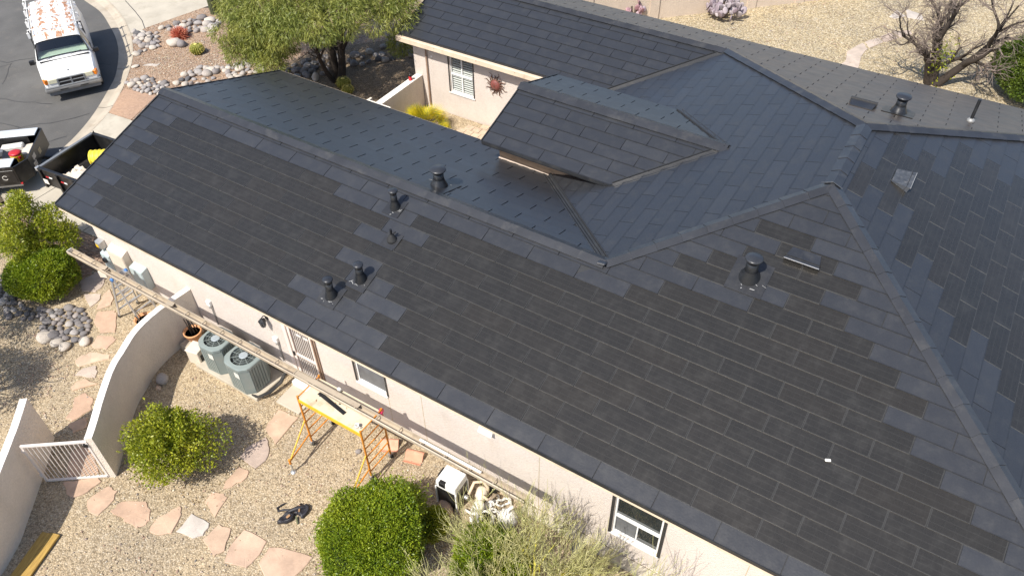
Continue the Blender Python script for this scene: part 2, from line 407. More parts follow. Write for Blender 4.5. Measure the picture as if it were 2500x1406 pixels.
MT['rock_dark'] = M_stone('rock_dark', [(0.10, 0.10, 0.105), (0.17, 0.16, 0.16), (0.23, 0.21, 0.20), (0.13, 0.125, 0.13), (0.27, 0.24, 0.225)], 4.5)
MT['rock_white'] = M_stone('rock_white', [(0.46, 0.41, 0.35), (0.56, 0.51, 0.44)], 4.5)
MT['flag_pink'] = M_stone('flagstone_pink', [(0.47, 0.32, 0.225), (0.54, 0.385, 0.28), (0.50, 0.355, 0.25), (0.58, 0.44, 0.325)], 2.2, 0.85, 0.25)
MT['flag_grey'] = M_stone('flagstone_grey', [(0.44, 0.35, 0.29), (0.50, 0.42, 0.35)], 2.6, 0.85, 0.35)
MT['flag_white'] = M_stone('flagstone_white', [(0.48, 0.43, 0.38), (0.52, 0.475, 0.42)], 2.2, 0.85, 0.2)
MT['paver'] = M_gravel('paver', [(0.30, 0.19, 0.135), (0.42, 0.29, 0.205), (0.36, 0.25, 0.18), (0.46, 0.34, 0.25)], 9.0, bs=0.2, dark=0.85)
MT['paver_light'] = M_gravel('paver_light', [(0.48, 0.37, 0.27), (0.56, 0.45, 0.33), (0.52, 0.42, 0.31)], 8.0, bs=0.2, dark=0.88)
MT['block'] = M_stucco('block_wall', (0.60, 0.50, 0.40), 0.06)

# ------------------------------------------------------------------ mesh helpers
class MB:
    def __init__(s):
        s.v = []; s.f = []; s.m = []; s.smooth = []
    def add(s, vs, fs, mi=0, sm=False):
        k = len(s.v)
        s.v += [tuple(q) for q in vs]
        for f in fs:
            s.f.append(tuple(i + k for i in f)); s.m.append(mi); s.smooth.append(sm)
        return s
    def box(s, a, b, mi=0):
        x0, y0, z0 = a; x1, y1, z1 = b
        return s.add([(x0, y0, z0), (x1, y0, z0), (x1, y1, z0), (x0, y1, z0), (x0, y0, z1), (x1, y0, z1), (x1, y1, z1), (x0, y1, z1)],
                     [(0, 3, 2, 1), (4, 5, 6, 7), (0, 1, 5, 4), (1, 2, 6, 5), (2, 3, 7, 6), (3, 0, 4, 7)], mi)
    def obox(s, c, ax, half, mi=0):
        c = Vector(c); X, Y, Z = [Vector(a).normalized() * h for a, h in zip(ax, half)]
        vs = [c + i * X + j * Y + k * Z for k in (-1, 1) for i, j in ((-1, -1), (1, -1), (1, 1), (-1, 1))]
        return s.add(vs, [(0, 3, 2, 1), (4, 5, 6, 7), (0, 1, 5, 4), (1, 2, 6, 5), (2, 3, 7, 6), (3, 0, 4, 7)], mi)
    def bar(s, p, q, w, h=None, up=(0, 0, 1), mi=0):
        p = Vector(p); q = Vector(q); d = (q - p)
        L = d.length; d.normalize()
        side = d.cross(Vector(up))
        if side.length < 1e-4: side = d.cross(Vector((1, 0, 0)))
        side.normalize(); u2 = side.cross(d)
        return s.obox((p + q) / 2, (d, side, u2), (L / 2, w / 2, (h or w) / 2), mi)
    def tube(s, pts, r, n=8, mi=0, caps=True, sm=True):
        pts = [Vector(q) for q in pts]
        if isinstance(r, (int, float)): r = [r] * len(pts)
        vs = []; fs = []
        prev = None
        for i, q in enumerate(pts):
            d = (pts[min(i + 1, len(pts) - 1)] - pts[max(i - 1, 0)])
            if d.length < 1e-9: d = Vector((0, 0, 1))
            d.normalize()
            a = prev - d * prev.dot(d) if prev is not None else d.orthogonal()
            if a.length < 1e-5: a = d.orthogonal()
            a.normalize(); b = d.cross(a); prev = a
            for k in range(n):
                t = 2 * math.pi * k / n
                vs.append(q + (a * math.cos(t) + b * math.sin(t)) * r[i])
        for i in range(len(pts) - 1):
            for k in range(n):
                fs.append((i * n + k, i * n + (k + 1) % n, (i + 1) * n + (k + 1) % n, (i + 1) * n + k))
        s.add(vs, fs, mi, sm)
        if caps:
            s.add(vs[:n], [tuple(range(n))[::-1]], mi)
            s.add(vs[-n:], [tuple(range(n))], mi)
        return s
    def lathe(s, prof, n=20, c=(0, 0, 0), ax=(0, 0, 1), mi=0, sm=True, squash=1.0):
        ax = Vector(ax).normalized(); a = ax.orthogonal().normalized(); b = ax.cross(a); c = Vector(c)
        vs = []; fs = []
        for r, z in prof:
            for k in range(n):
                t = 2 * math.pi * k / n
                vs.append(c + ax * z + a * (r * math.cos(t)) + b * (r * math.sin(t) * squash))
        for i in range(len(prof) - 1):
            for k in range(n):
                fs.append((i * n + k, i * n + (k + 1) % n, (i + 1) * n + (k + 1) % n, (i + 1) * n + k))
        if prof[0][0] > 1e-6: fs.append(tuple(range(n))[::-1])
        if prof[-1][0] > 1e-6: fs.append(tuple(range((len(prof) - 1) * n, len(prof) * n)))
        return s.add(vs, fs, mi, sm)
    def prism(s, poly, z0, z1, mi=0):
        n = len(poly)
        a = sum(poly[i][0] * poly[(i + 1) % n][1] - poly[(i + 1) % n][0] * poly[i][1] for i in range(n))
        if a < 0: poly = poly[::-1]
        f0 = (lambda x, y: z0) if not callable(z0) else z0
        f1 = (lambda x, y: z1) if not callable(z1) else z1
        vs = [(x, y, f0(x, y)) for x, y in poly] + [(x, y, f1(x, y)) for x, y in poly]
        fs = [tuple(range(n))[::-1], tuple(range(n, 2 * n))] + [(i, (i + 1) % n, n + (i + 1) % n, n + i) for i in range(n)]
        return s.add(vs, fs, mi)
    def grid(s, P, mi=0, sm=True, closed=False):
        """P: list of rows of points"""
        n = len(P[0]); vs = [q for row in P for q in row]; fs = []
        for i in range(len(P) - 1):
            for k in range(n if closed else n - 1):
                fs.append((i * n + k, i * n + (k + 1) % n, (i + 1) * n + (k + 1) % n, (i + 1) * n + k))
        return s.add(vs, fs, mi, sm)
    def mesh(s, name, mats):
        me = bpy.data.meshes.new(name)
        me.from_pydata(s.v, [], s.f)
        for m in (mats if isinstance(mats, (list, tuple)) else [mats]):
            me.materials.append(MT[m] if isinstance(m, str) else m)
        me.polygons.foreach_set('material_index', s.m)
        me.polygons.foreach_set('use_smooth', s.smooth)
        me.update()
        return me
    def build(s, name, mats, parent=None, bevel=0.0, seg=1):
        o = bpy.data.objects.new(name, s.mesh(name, mats))
        COL.objects.link(o)
        o.parent = parent
        if bevel:
            b = o.modifiers.new('bevel', 'BEVEL'); b.width = bevel; b.segments = seg; b.limit_method = 'ANGLE'; b.angle_limit = R(40)
            b.harden_normals = False
        return o

def tag(o, label=None, cat=None, group=None, kind=None):
    if label: o['label'] = label
    if cat: o['category'] = cat
    if group: o['group'] = group
    if kind: o['kind'] = kind
    return o

def thing(name, label, cat, loc=(0, 0, 0), rz=0.0, group=None):
    o = bpy.data.objects.new(name, None)
    o.empty_display_size = 0.2
    COL.objects.link(o)
    o.location = loc; o.rotation_euler = (0, 0, rz)
    return tag(o, label, cat, group)

def copy_tree(o, parent=None):
    c = o.copy(); COL.objects.link(c); c.parent = parent
    for ch in list(o.children): copy_tree(ch, c)
    return c

def struct(name, mb, mat, **k):
    return tag(mb.build(name, mat, **k), kind='structure')

# ------------------------------------------------------------------ the setting: ground, street, kerb, driveway, paving
struct('ground', MB().box((-70, -50, -0.6), (90, 110, -0.30)), 'gravel_rear')
ASPH = [(-24, 13.2), (-19.5, 12.6), (-16.62, 11.91), (-15.14, 11.55), (-13.57, 10.84), (-12.37, 10.22), (-11.36, 9.55), (-10.5, 8.85), (-9.63, 8.03), (-9.1, 7.34), (-8.35, 6.31), (-7.85, 5.54), (-7.46, 4.82), (-7.12, 4.04), (-6.9, 3.2), (-6.75, 2.0), (-6.7, 0.0), (-6.9, -3.0), (-7.6, -8.0), (-9, -14)]
KERB = [(-23.5, 14.2), (-18.6, 13.2), (-15.63, 12.37), (-14.33, 11.91), (-13.0, 11.29), (-11.77, 10.57), (-10.81, 9.88), (-9.96, 9.17), (-9.04, 8.19), (-8.33, 7.35), (-7.53, 6.22), (-7.09, 5.36), (-6.72, 4.4), (-6.5, 3.2), (-6.3, 2.0), (-6.2, 0.0), (-6.4, -3.0), (-7.1, -8.0), (-8.4, -14.2)]
def smooth_line(p, k=4):
    out = []
    for i in range(len(p) - 1):
        a = Vector(p[max(i - 1, 0)]); b = Vector(p[i]); c = Vector(p[i + 1]); d = Vector(p[min(i + 2, len(p) - 1)])
        for j in range(k):
            t = j / k
            q = 0.5 * ((2 * b) + (c - a) * t + (2 * a - 5 * b + 4 * c - d) * t * t + (3 * b - a - 3 * c + d) * t ** 3)
            out.append((q.x, q.y))
    out.append(p[-1])
    return out
AS = smooth_line(ASPH); KS = smooth_line(KERB)
mb = MB()
mb.add([(x, y, -0.10) for x, y in AS] + [(-60, -16, -0.10), (-60, 20, -0.10)], [tuple(range(len(AS) + 2))[::-1]])
road = struct('road', mb, 'asphalt')
# rolled kerb: gutter pan, slope, top
def resample(p, n):
    P = [Vector(q) for q in p]; L = [0]
    for a, b in zip(P, P[1:]): L.append(L[-1] + (b - a).length)
    out = []
    for i in range(n):
        t = L[-1] * i / (n - 1)
        k = max(j for j in range(len(L)) if L[j] <= t + 1e-9); k = min(k, len(P) - 2)
        s = (t - L[k]) / (L[k + 1] - L[k]); q = P[k].lerp(P[k + 1], s); out.append((q.x, q.y))
    return out
NK = 120
a_ = resample(AS, NK); b_ = resample(KS, NK)
kerb_rows = []
for t, z in ((0.0, -0.14), (0.0, -0.092), (0.45, -0.088), (0.75, -0.03), (0.9, 0.012), (1.0, 0.016), (1.0, -0.2)):
    kerb_rows.append([(a[0] + (b[0] - a[0]) * t, a[1] + (b[1] - a[1]) * t, z) for a, b in zip(a_, b_)])
mb = MB().grid(kerb_rows, sm=False)
kerb = struct('kerb', mb, 'kerb')
# tar-sealed cracks in the asphalt, raised beads of sealant
rng = random.Random(4)
def crack(pts, w=0.035, name='crack_seal'):
    P = []
    for a, b in zip(pts, pts[1:]):
        n = max(2, int((Vector(a) - Vector(b)).length / 0.35))
        for i in range(n):
            t = i / n
            P.append((a[0] + (b[0] - a[0]) * t + rng.uniform(-.06, .06), a[1] + (b[1] - a[1]) * t + rng.uniform(-.06, .06)))
    P.append(pts[-1])
    mb = MB(); rows = [[], []]
    for i, q in enumerate(P):
        d = Vector(P[min(i + 1, len(P) - 1)]) - Vector(P[max(i - 1, 0)]); d.normalize()
        ww = w * rng.uniform(.5, 1.2) * 0.5
        rows[0].append((q[0] - d.y * ww, q[1] + d.x * ww, -0.0965)); rows[1].append((q[0] + d.y * ww, q[1] - d.x * ww, -0.0965))
    mb.grid(rows[::-1], sm=False)
    return mb.build(name, 'tar', road)
for pts in ([(-16.5, 6.2), (-14.4, 6.6), (-13.6, 7.8), (-15.2, 9.6)], [(-13.2, 4.4), (-11.4, 4.9), (-10.0, 5.5)], [(-12.5, 3.2), (-9.6, 3.9), (-8.6, 4.9), (-8.2, 5.8)],
            [(-14.2, 6.6), (-13.0, 5.4)], [(-9.9, 1.6), (-8.4, 2.8), (-7.6, 4.4)], [(-9.6, 3.9), (-8.9, 2.6)], [(-11.6, 8.2), (-10.6, 8.6)], [(-16.2, 4.4), (-14.8, 5.4), (-14.2, 6.6)]):
    crack(pts)

# front garden gravel, side garden gravel, shaded earth, back garden gravel: sheets a few mm apart over a base
def sheet(name, poly, z, mat, th=0.25):
    return struct(name, MB().prism(poly, z - th, z), mat)
kb = [q for q in KS if q[1] > -13]
sheet('front_gravel', [(-5.3, 1.05), (0.6, 1.3), (24.4, 1.0), (24.4, -12), (-6.0, -12)] , 0.0, 'gravel_front')
side = [q for q in KS if 6.3 < q[1] < 11.2 and q[0] > -13.2]
sheet('side_gravel', side + [(-7.53, 6.2), (-6.35, 6.25), (0.5, 6.6), (0.5, 8.2), (1.8, 9.6), (2.0, 19.5), (-9.0, 19.5), (-10.6, 14.4), (-11.28, 14.06), (-11.9, 11.37)], 0.004, 'gravel_side')
sheet('back_gravel', [(2.0, 16.9), (24.4, 16.9), (26, 0.5), (60, 0), (60, 70), (-10, 70), (-10, 19.0), (2.0, 19.0)], 0.0, 'gravel_rear')
sheet('courtyard_earth', [(-4.6, 11.0), (0.3, 8.0), (1.75, 8.0), (1.75, 12.0), (1.9, 13.0), (2.0, 17.4), (-1.0, 17.2), (-4.2, 13.6)], 0.009, 'dirt')
sheet('neighbour_driveway', [q for q in KS if q[0] < -11.7 and q[1] > 10.4] + [(-11.9, 11.37), (-11.28, 14.06), (-10.7, 16.5), (-9.5, 22), (-30, 34), (-34, 16)], 0.006, 'concrete')
dj = MB()
drive = struct('driveway', MB().prism([q for q in KS if 1.0 < q[1] < 6.2] + [(-6.2, 1.02), (-5.06, 1.09), (-3.53, 1.18), (-1.83, 1.30), (0.5, 1.42), (0.5, 6.24), (-6.35, 6.19), (-7.47, 6.09)], -0.25, 0.012), 'concrete')
for a, b in (((-5.05, 1.1), (-5.2, 6.2)), ((-2.4, 1.27), (-2.4, 6.2)), ((-7.0, 3.75), (0.4, 3.75))):
    MB().bar((a[0], a[1], 0.0125), (b[0], b[1], 0.0125), 0.022, 0.004).build('control_joint', 'tar', drive)
sheet('earth_strip', [(-7.47, 6.12), (-6.85, 6.17), (-6.35, 6.22), (-6.9, 7.8), (-8.4, 7.55), (-8.0, 6.8)], 0.012, 'patch')
for pts in (((-14.94, 12.77), (-13.57, 12.23), (-12.6, 11.8), (-11.9, 11.37)),):
    mb = MB()
    for a, b in zip(pts, pts[1:]): mb.bar((*a, 0.0072), (*b, 0.0072), 0.03, 0.004)
    tag(mb.build('driveway_joint', 'tar'), kind='structure')
# kerb control joints
for i in (22, 34, 46, 55, 64, 73, 82):
    a = Vector(a_[i]); b = Vector(b_[i]); a2 = Vector(a_[i + 1])
    pts = [a.lerp(b, t) for t in (0.02, 0.45, 0.75, 0.9, 1.0)]; zz = (-0.089, -0.085, -0.027, 0.015, 0.019)
    mb = MB()
    for k in range(4): mb.bar((*pts[k], zz[k]), (*pts[k + 1], zz[k + 1]), 0.02, 0.004)
    mb.build('joint', 'tar', kerb)

def paver_field(name, poly, ang, L, W, mat, z, gap=0.012, seed=1):
    """bedded pavers, each its own block with an open joint, joined"""
    rg = random.Random(seed); ca, sa = math.cos(ang), math.sin(ang)
    def inside(x, y):
        n = len(poly); c = False
        for i in range(n):
            x1, y1 = poly[i]; x2, y2 = poly[(i + 1) % n]
            if (y1 > y) != (y2 > y) and x < (x2 - x1) * (y - y1) / (y2 - y1) + x1: c = not c
        return c
    mb = MB()
    us = [x * ca + y * sa for x, y in poly]; vs = [-x * sa + y * ca for x, y in poly]
    v = min(vs); row = 0
    while v < max(vs):
        u = min(us) - (L / 2 if row % 2 else 0)
        while u < max(us):
            cu, cv = u + L / 2, v + W / 2
            if inside(cu * ca - cv * sa, cu * sa + cv * ca):
                dz = rg.uniform(-.002, .003)
                q = [(u + gap / 2, v + gap / 2), (u + L - gap / 2, v + gap / 2), (u + L - gap / 2, v + W - gap / 2), (u + gap / 2, v + W - gap / 2)]
                mb.prism([(a * ca - b * sa, a * sa + b * ca) for a, b in q], z - 0.05, z + dz)
            u += L
        v += W; row += 1
    return tag(mb.build(name, mat), kind='stuff')
tag(paver_field('brick_paving', [(-5.3, 1.03), (-3.5, 1.14), (-1.8, 1.26), (0.42, 1.40), (0.4, 0.35), (-0.5, 0.4), (-0.6, -0.2), (-1.6, -0.5), (-3.6, -0.6), (-5.4, -0.7)], R(4), 0.21, 0.105, 'paver', 0.022),
    'brown brick paving in tree shade beside the driveway', 'paving')
tag(paver_field('courtyard_paving', [(3.9, 8.0), (9.6, 8.0), (9.6, 12.5), (4.9, 12.5), (4.3, 12.0), (4.1, 11.4), (3.6, 9.5)], R(0), 0.30, 0.30, 'paver_light', 0.03, 0.016),
    'pale square paving in the narrow entry courtyard', 'paving')
sheet('courtyard_gravel', [(1.75, 7.9), (9.8, 7.9), (9.8, 12.5), (1.9, 12.5)], 0.002, 'gravel_front')

# ------------------------------------------------------------------ the house
T = 0.32214; CS = math.sqrt(1 + T * T)
HE = 2.855; TL = 1.151; EX = 0.358
A = Vector((0, 0, HE)); B = Vector((0, 3.977, HE + T * 3.977)); J = Vector((13.66, 3.977, HE + T * 3.977))
K = Vector((17.113, 7.43, HE + T * 7.43)); M_ = Vector((17.113, 10.076, HE + T * 7.43)); N_ = Vector((12.276, 14.913, HE + T * 2.593))
XR = 24.54; YR = 17.505; X7 = 1.63; Y7 = 12.17
house = thing('house', 'cream stucco single storey house under a dark grey tiled roof with hips and gables', 'house')

class Plane:
    def __init__(s, name, O, U, down):
        s.name = name; s.O = Vector(O); s.U = Vector(U).normalized()
        V = Vector((-down[0], -down[1], T)); s.V = V.normalized()       # up the slope
        s.N = s.U.cross(s.V)
        assert s.N.z > 0, name
        s.Mx = Matrix(((s.U.x, s.V.x, s.N.x, s.O.x), (s.U.y, s.V.y, s.N.y, s.O.y), (s.U.z, s.V.z, s.N.z, s.O.z), (0, 0, 0, 1)))
    def uv(s, x, y):
        # plan point -> (u, v)
        n = s.N; z = s.O.z - (n.x * (x - s.O.x) + n.y * (y - s.O.y)) / n.z
        d = Vector((x, y, z)) - s.O
        return (d.dot(s.U), d.dot(s.V))
    def w(s, u, v, h=0.0): return s.O + s.U * u + s.V * v + s.N * h
    def pt(s, x, y, h=0.0): return s.w(*s.uv(x, y), h)
    def deck(s, poly, th=0.10, mat='deck'):
        top = [s.pt(x, y) for x, y in poly]
        n = len(top)
        a = sum(poly[i][0] * poly[(i + 1) % n][1] - poly[(i + 1) % n][0] * poly[i][1] for i in range(n))
        if a < 0: top = top[::-1]
        vs = top + [q - Vector((0, 0, th)) for q in top]
        fs = [tuple(range(n)), tuple(range(n, 2 * n))[::-1]] + [(i, n + i, n + (i + 1) % n, (i + 1) % n) for i in range(n)]
        s.obj = MB().add(vs, fs).build('roof_slope', mat, house)
        return s.obj

P1 = Plane('front', A, (1, 0, 0), (0, -1))
P2 = Plane('wing_back', (13.66, 8.14, J.z - T * (8.14 - 3.977)), (-1, 0, 0), (0, 1))
P4 = Plane('west', (9.5, 12.17, J.z + T * (9.5 - 13.66)), (0, -1, 0), (-1, 0))
P5 = Plane('east', (XR, 0, HE), (0, 1, 0), (1, 0))
P6 = Plane('rear', (XR, YR, HE), (-1, 0, 0), (0, 1))
P7 = Plane('wing_front', (X7, Y7, N_.z - T * (N_.y - Y7)), (1, 0, 0), (0, -1))
YD, ZD, XD, XDR, WD = 8.95, 4.375, 8.58, 14.40, 2.0
P8 = Plane('porch_front', (XD, YD - WD, ZD - T * WD), (1, 0, 0), (0, -1))
P9 = Plane('porch_back', (XDR, YD + WD, ZD - T * WD), (-1, 0, 0), (0, 1))
JX, JY = J.x, J.y
V1E = (9.5, 8.14); V2E = (N_.x - (N_.y - Y7), Y7)
P1.deck([(0, 0), (XR, 0), (K.x, K.y), (JX, JY), (0, JY)])
P2.deck([(0, JY), (JX, JY), V1E, (0, 8.14)])
P4.deck([(JX, JY), (K.x, K.y), (M_.x, M_.y), (N_.x, N_.y), V2E, V1E])
P5.deck([(K.x, K.y), (XR, 0), (XR, YR), (M_.x, M_.y)])
P6.deck([(M_.x, M_.y), (XR, YR), (X7, YR), (X7, N_.y), (N_.x, N_.y)])
P7.deck([(X7, N_.y), (N_.x, N_.y), V2E, (X7, Y7)])
P8.deck([(XD, YD), (XDR, YD), (XDR - WD, YD - WD), (XD, YD - WD)])
P9.deck([(XD, YD), (XDR, YD), (XDR - WD, YD + WD), (XD, YD + WD)])

def clip(poly, a, b, c):
    """keep a*u + b*v + c >= 0"""
    out = []
    n = len(poly)
    for i in range(n):
        p, q = poly[i], poly[(i + 1) % n]
        dp = a * p[0] + b * p[1] + c; dq = a * q[0] + b * q[1] + c
        if dp >= 0: out.append(p)
        if (dp >= 0) != (dq >= 0):
            t = dp / (dp - dq); out.append((p[0] + (q[0] - p[0]) * t, p[1] + (q[1] - p[1]) * t))
    return out
def half(pl, p, q, off=0.0):
    """half plane left of the plan line p->q expressed in the slope's u, v; pulled in by off"""
    a = pl.uv(*p); b = pl.uv(*q)
    dx, dy = b[0] - a[0], b[1] - a[1]; L = math.hypot(dx, dy)
    nx, ny = -dy / L, dx / L
    # left side in u,v (u,v,N is right handed seen from above, so orientation is kept)
    return (nx, ny, -(nx * a[0] + ny * a[1]) - off)
def area(poly): return abs(sum(poly[i][0] * poly[(i + 1) % len(poly)][1] - poly[(i + 1) % len(poly)][0] * poly[i][1] for i in range(len(poly)))) / 2

TILES = []     # (plane, kind, poly uv, u0, v0)
GAP = 0.013
def lay(pl, halves, phase, kindf, u0=None, u1=None, rows=None, special=None, v0=0.0, GAP=GAP):
    for c in range(rows):
        ph = phase[c % 2]
        i0 = int(math.floor((u0 - ph) / TL)); i1 = int(math.ceil((u1 - ph) / TL))
        for i in range(i0, i1 + 1):
            ua, ub = ph + i * TL, ph + (i + 1) * TL
            va, vb = v0 + c * EX, v0 + (c + 1) * EX
            poly = [(ua + GAP / 2, va), (ub - GAP / 2, va), (ub - GAP / 2, vb), (ua + GAP / 2, vb)]
            full = True
            hs = list(halves)
            if special: hs += special((ua + ub) / 2, (va + vb) / 2)
            for h in hs:
                m = len(poly); A0 = area(poly); poly = clip(poly, *h)
                if len(poly) < 3: break
                if area(poly) < A0 - 1e-6: full = False
            if len(poly) < 3 or area(poly) < 0.006: continue
            TILES.append((pl, kindf(c, i + 1, (ua + ub) / 2, full), poly, ua, va, full))

# front slope: solar tiles with metal tiles along the edges and round the vents
SOLAR_FRONT_METAL = {(9, 6), (9, 7), (7, 7), (8, 8), (5, 7), (4, 8), (2, 7), (2, 8), (1, 7), (1, 8), (10, 12), (12, 14), (13, 14), (11, 12), (12, 13), (14, 13), (3, 8)}
vJ = P1.uv(JX, JY)[1]
hipJK = half(P1, (K.x, K.y), (JX, JY), 0.03)
ridge1 = half(P1, (JX, JY), (0, JY), 0.05)
hipKL = half(P1, (XR, 0), (K.x, K.y), 0.03)
def k_front(c, i, um, full):
    if c == 0 or (c == 10 and um < 13.6) or (c == 11 and um < 13.6): return 'metal'
    if i == 0 or not full: return 'metal'
    v = (c + 0.5) * EX; y = v / CS
    if um + TL / 2 > XR - y - 0.62: return 'metal'
    if y > JY + .1 and um - TL / 2 < y - JY + JX + 0.45: return 'metal'
    if (c, i) in SOLAR_FRONT_METAL: return 'metal'
    return 'solar'
lay(P1, [(1, 0, -0.012), hipKL], (0.57 , 1.15 - 0.0), k_front, 0, XR, 22, lambda u, v: [ridge1] if u < JX - 0.2 else [hipJK])
# wing back slope
lay(P2, [half(P2, V1E, (0, 8.14), 0.0), half(P2, (0, 8.14), (0, JY), 0.012), half(P2, (0, JY), (JX, JY), 0.05), half(P2, (JX, JY), V1E, 0.10)], (0.2, 0.775), lambda *a: 'metal', 0, 13.7, 13, GAP=0.024)
# west slope
h4 = [half(P4, (JX, JY), (K.x, K.y), 0.03), half(P4, (K.x, K.y), (M_.x, M_.y), 0.05), half(P4, (M_.x, M_.y), (N_.x, N_.y), 0.03), half(P4, (N_.x, N_.y), V2E, 0.10), half(P4, V1E, (JX, JY), 0.10)]
pd = P4.uv(XDR, YD); vdn = P4.uv(XDR - 2.0, YD - WD)
def dorm(u, v):
    # leave the porch roof's footprint out
    return [half(P4, (XDR, YD), (XDR - WD, YD - WD), 0.0)] if False else []
lay(P4, h4, (0.35, 0.925), lambda *a: 'metal', -3, 9, 23)
# east slope
def k_east(c, i, um, full):
    v = (c + 0.5) * EX; fromridge = 22 - c; y = um
    if not full: return 'metal'
    if fromridge < 2: return 'metal'
    lim_hi = min(9.3 + fromridge * 0.22, 11.4) + (0.35 if c % 2 else -0.2)
    lim_lo = 8.95 - fromridge * 0.33 + (0.3 if c % 2 else -0.2)
    if fromridge == 2: return 'solar' if 7.6 < y < 9.2 else 'metal'
    return 'solar' if lim_lo < y < lim_hi else 'metal'
lay(P5, [half(P5, (K.x, K.y), (XR, 0), 0.03), half(P5, (XR, YR), (M_.x, M_.y), 0.03), half(P5, (M_.x, M_.y), (K.x, K.y), 0.05)], (8.75, 9.325), k_east, 0, YR, 22)
# rear slope
ridge6 = half(P6, (X7, N_.y), (N_.x, N_.y), 0.05); hip6 = half(P6, (N_.x, N_.y), (M_.x, M_.y), 0.03); 
lay(P6, [half(P6, (M_.x, M_.y), (XR, YR), 0.03), half(P6, (X7, YR), (X7, N_.y), 0.012)], (0.1, 0.675), lambda *a: 'metal', 0, 23, 22, lambda u, v: [ridge6] if XR - u < N_.x + .2 else [hip6], GAP=0.024)
# rear wing front slope
lay(P7, [half(P7, (N_.x, N_.y), (X7, N_.y), 0.05), half(P7, V2E, (N_.x, N_.y), 0.10), (1, 0, -0.012)], (0.46, 1.05), lambda *a: 'metal', 0, 11, 9)
# porch roof
lay(P8, [half(P8, (XDR, YD), (XD, YD), 0.05), half(P8, (XDR - WD, YD - WD), (XDR, YD), 0.07), (1, 0, -0.012)], (0.55, 0.0), lambda *a: 'metal', 0, 6, 6)
lay(P9, [half(P9, (XD, YD), (XDR, YD), 0.05), half(P9, (XDR, YD), (XDR - WD, YD + WD), 0.07), half(P9, (XD, YD + WD), (XD, YD), 0.012)], (0.3, 0.875), lambda *a: 'metal', 0, 6, 6, GAP=0.024)

H0, H1, TT = 0.026, 0.010, 0.015        # height of a tile's lower edge and of its upper end above the deck
def tile_geo(poly, u0, v0):
    """slab: tilted top, edge faces; returns local verts (u-u0, v-v0, w), faces, material ids, uvs"""
    n = len(poly)
    top = [(u - u0, v - v0, H0 + (H1 - H0) * (v - v0) / EX) for u, v in poly]
    bot = [(a, b, max(c - TT, -0.004)) for a, b, c in top]
    vs = top + bot
    fs = [tuple(range(n))]; ms = [0]
    for i in range(n):
        j = (i + 1) % n
        fs.append((j, i, n + i, n + j)); ms.append(1)
    return vs, fs, ms
def tile_mesh(name, geos, mats):
    me = bpy.data.meshes.new(name)
    V = []; F = []; Ms = []; UV = []
    for vs, fs, ms, loc in geos:
        k = len(V)
        V += [(loc @ Vector(q)) for q in vs] if loc is not None else vs
        for f, m in zip(fs, ms):
            F.append(tuple(i + k for i in f)); Ms.append(m)
            UV += [(vs[i][0], vs[i][1]) for i in f]
    me.from_pydata(V, [], F)
    me.materials.append(MT[mats[0]]); me.materials.append(MT[mats[1]])
    me.polygons.foreach_set('material_index', Ms)
    uvl = me.uv_layers.new(name='UVMap')
    uvl.data.foreach_set('uv', np.array(UV, dtype=np.float32).ravel())
    me.update()
    return me
EDGE = {'solar': ('solar', 'tile_edge_light'), 'metal': ('metal', 'tile_edge_dark')}
def edges_for(t):
    if t[1] == 'metal' and t[0].name == 'west': return ('metal_wide', 'tile_edge_dark')
    return ('metal_warm_reflect', 'tile_edge_dark') if (t[1] == 'metal' and t[0].name == 'rear') else EDGE[t[1]]
def screen_size(t):
    pl, kind, poly, u0, v0, full = t
    cu = sum(q[0] for q in poly) / len(poly); cv = sum(q[1] for q in poly) / len(poly)
    w = pl.w(cu, cv); d = CAM - w; L = d.length
    dz = -d.dot(_f); 
    if dz <= 0: return 0
    x = 1912.34 * (-d).dot(_r) / dz; y = 1912.34 * (-d).dot(_u) / dz
    s = area(poly) * max(0.0, pl.N.dot(d) / L) / (L * L)
    if abs(x) > 1330 or abs(y) > 780: s *= 0.001
    return s
shared = {}
for kind in ('solar', 'metal'):
    ts = sorted([t for t in TILES if t[1] == kind], key=screen_size, reverse=True)
    one, rest = ts[:300], ts[300:]
    for t in one:
        pl, _, poly, u0, v0, full = t
        if full and len(poly) == 4:
            key = (edges_for(t)[0], round(poly[0][0] - u0, 3))
            if key not in shared: shared[key] = tile_mesh(kind + '_tile', [(*tile_geo(poly, u0, v0), None)], edges_for(t))
            me = shared[key]
        else:
            me = tile_mesh(kind + '_tile', [(*tile_geo(poly, u0, v0), None)], edges_for(t))
        o = bpy.data.objects.new('solar_tile' if kind == 'solar' else 'roof_tile', me)
        COL.objects.link(o)
        o.parent = pl.obj
        jit = Matrix.Rotation(random.Random(hash((round(u0, 2), round(v0, 2), pl.name)) & 0xffff).uniform(-.0016, .0016), 4, 'Z')
        o.matrix_local = pl.Mx @ Matrix.Translation((u0, v0, 0)) @ jit
    for mkey in ('solar', 'metal', 'metal_wide', 'metal_warm_reflect'):
        rs_ = [t for t in rest if edges_for(t)[0] == mkey]
        if not rs_: continue
        me = tile_mesh(kind + '_tile_field', [(*tile_geo(t[2], t[3], t[4]), t[0].Mx @ Matrix.Translation((t[3], t[4], 0))) for t in rs_], edges_for(rs_[0]))
        o = bpy.data.objects.new('solar_tile_field' if kind == 'solar' else 'roof_tile_field', me)
        COL.objects.link(o); o.parent = house; o['kind'] = 'stuff'

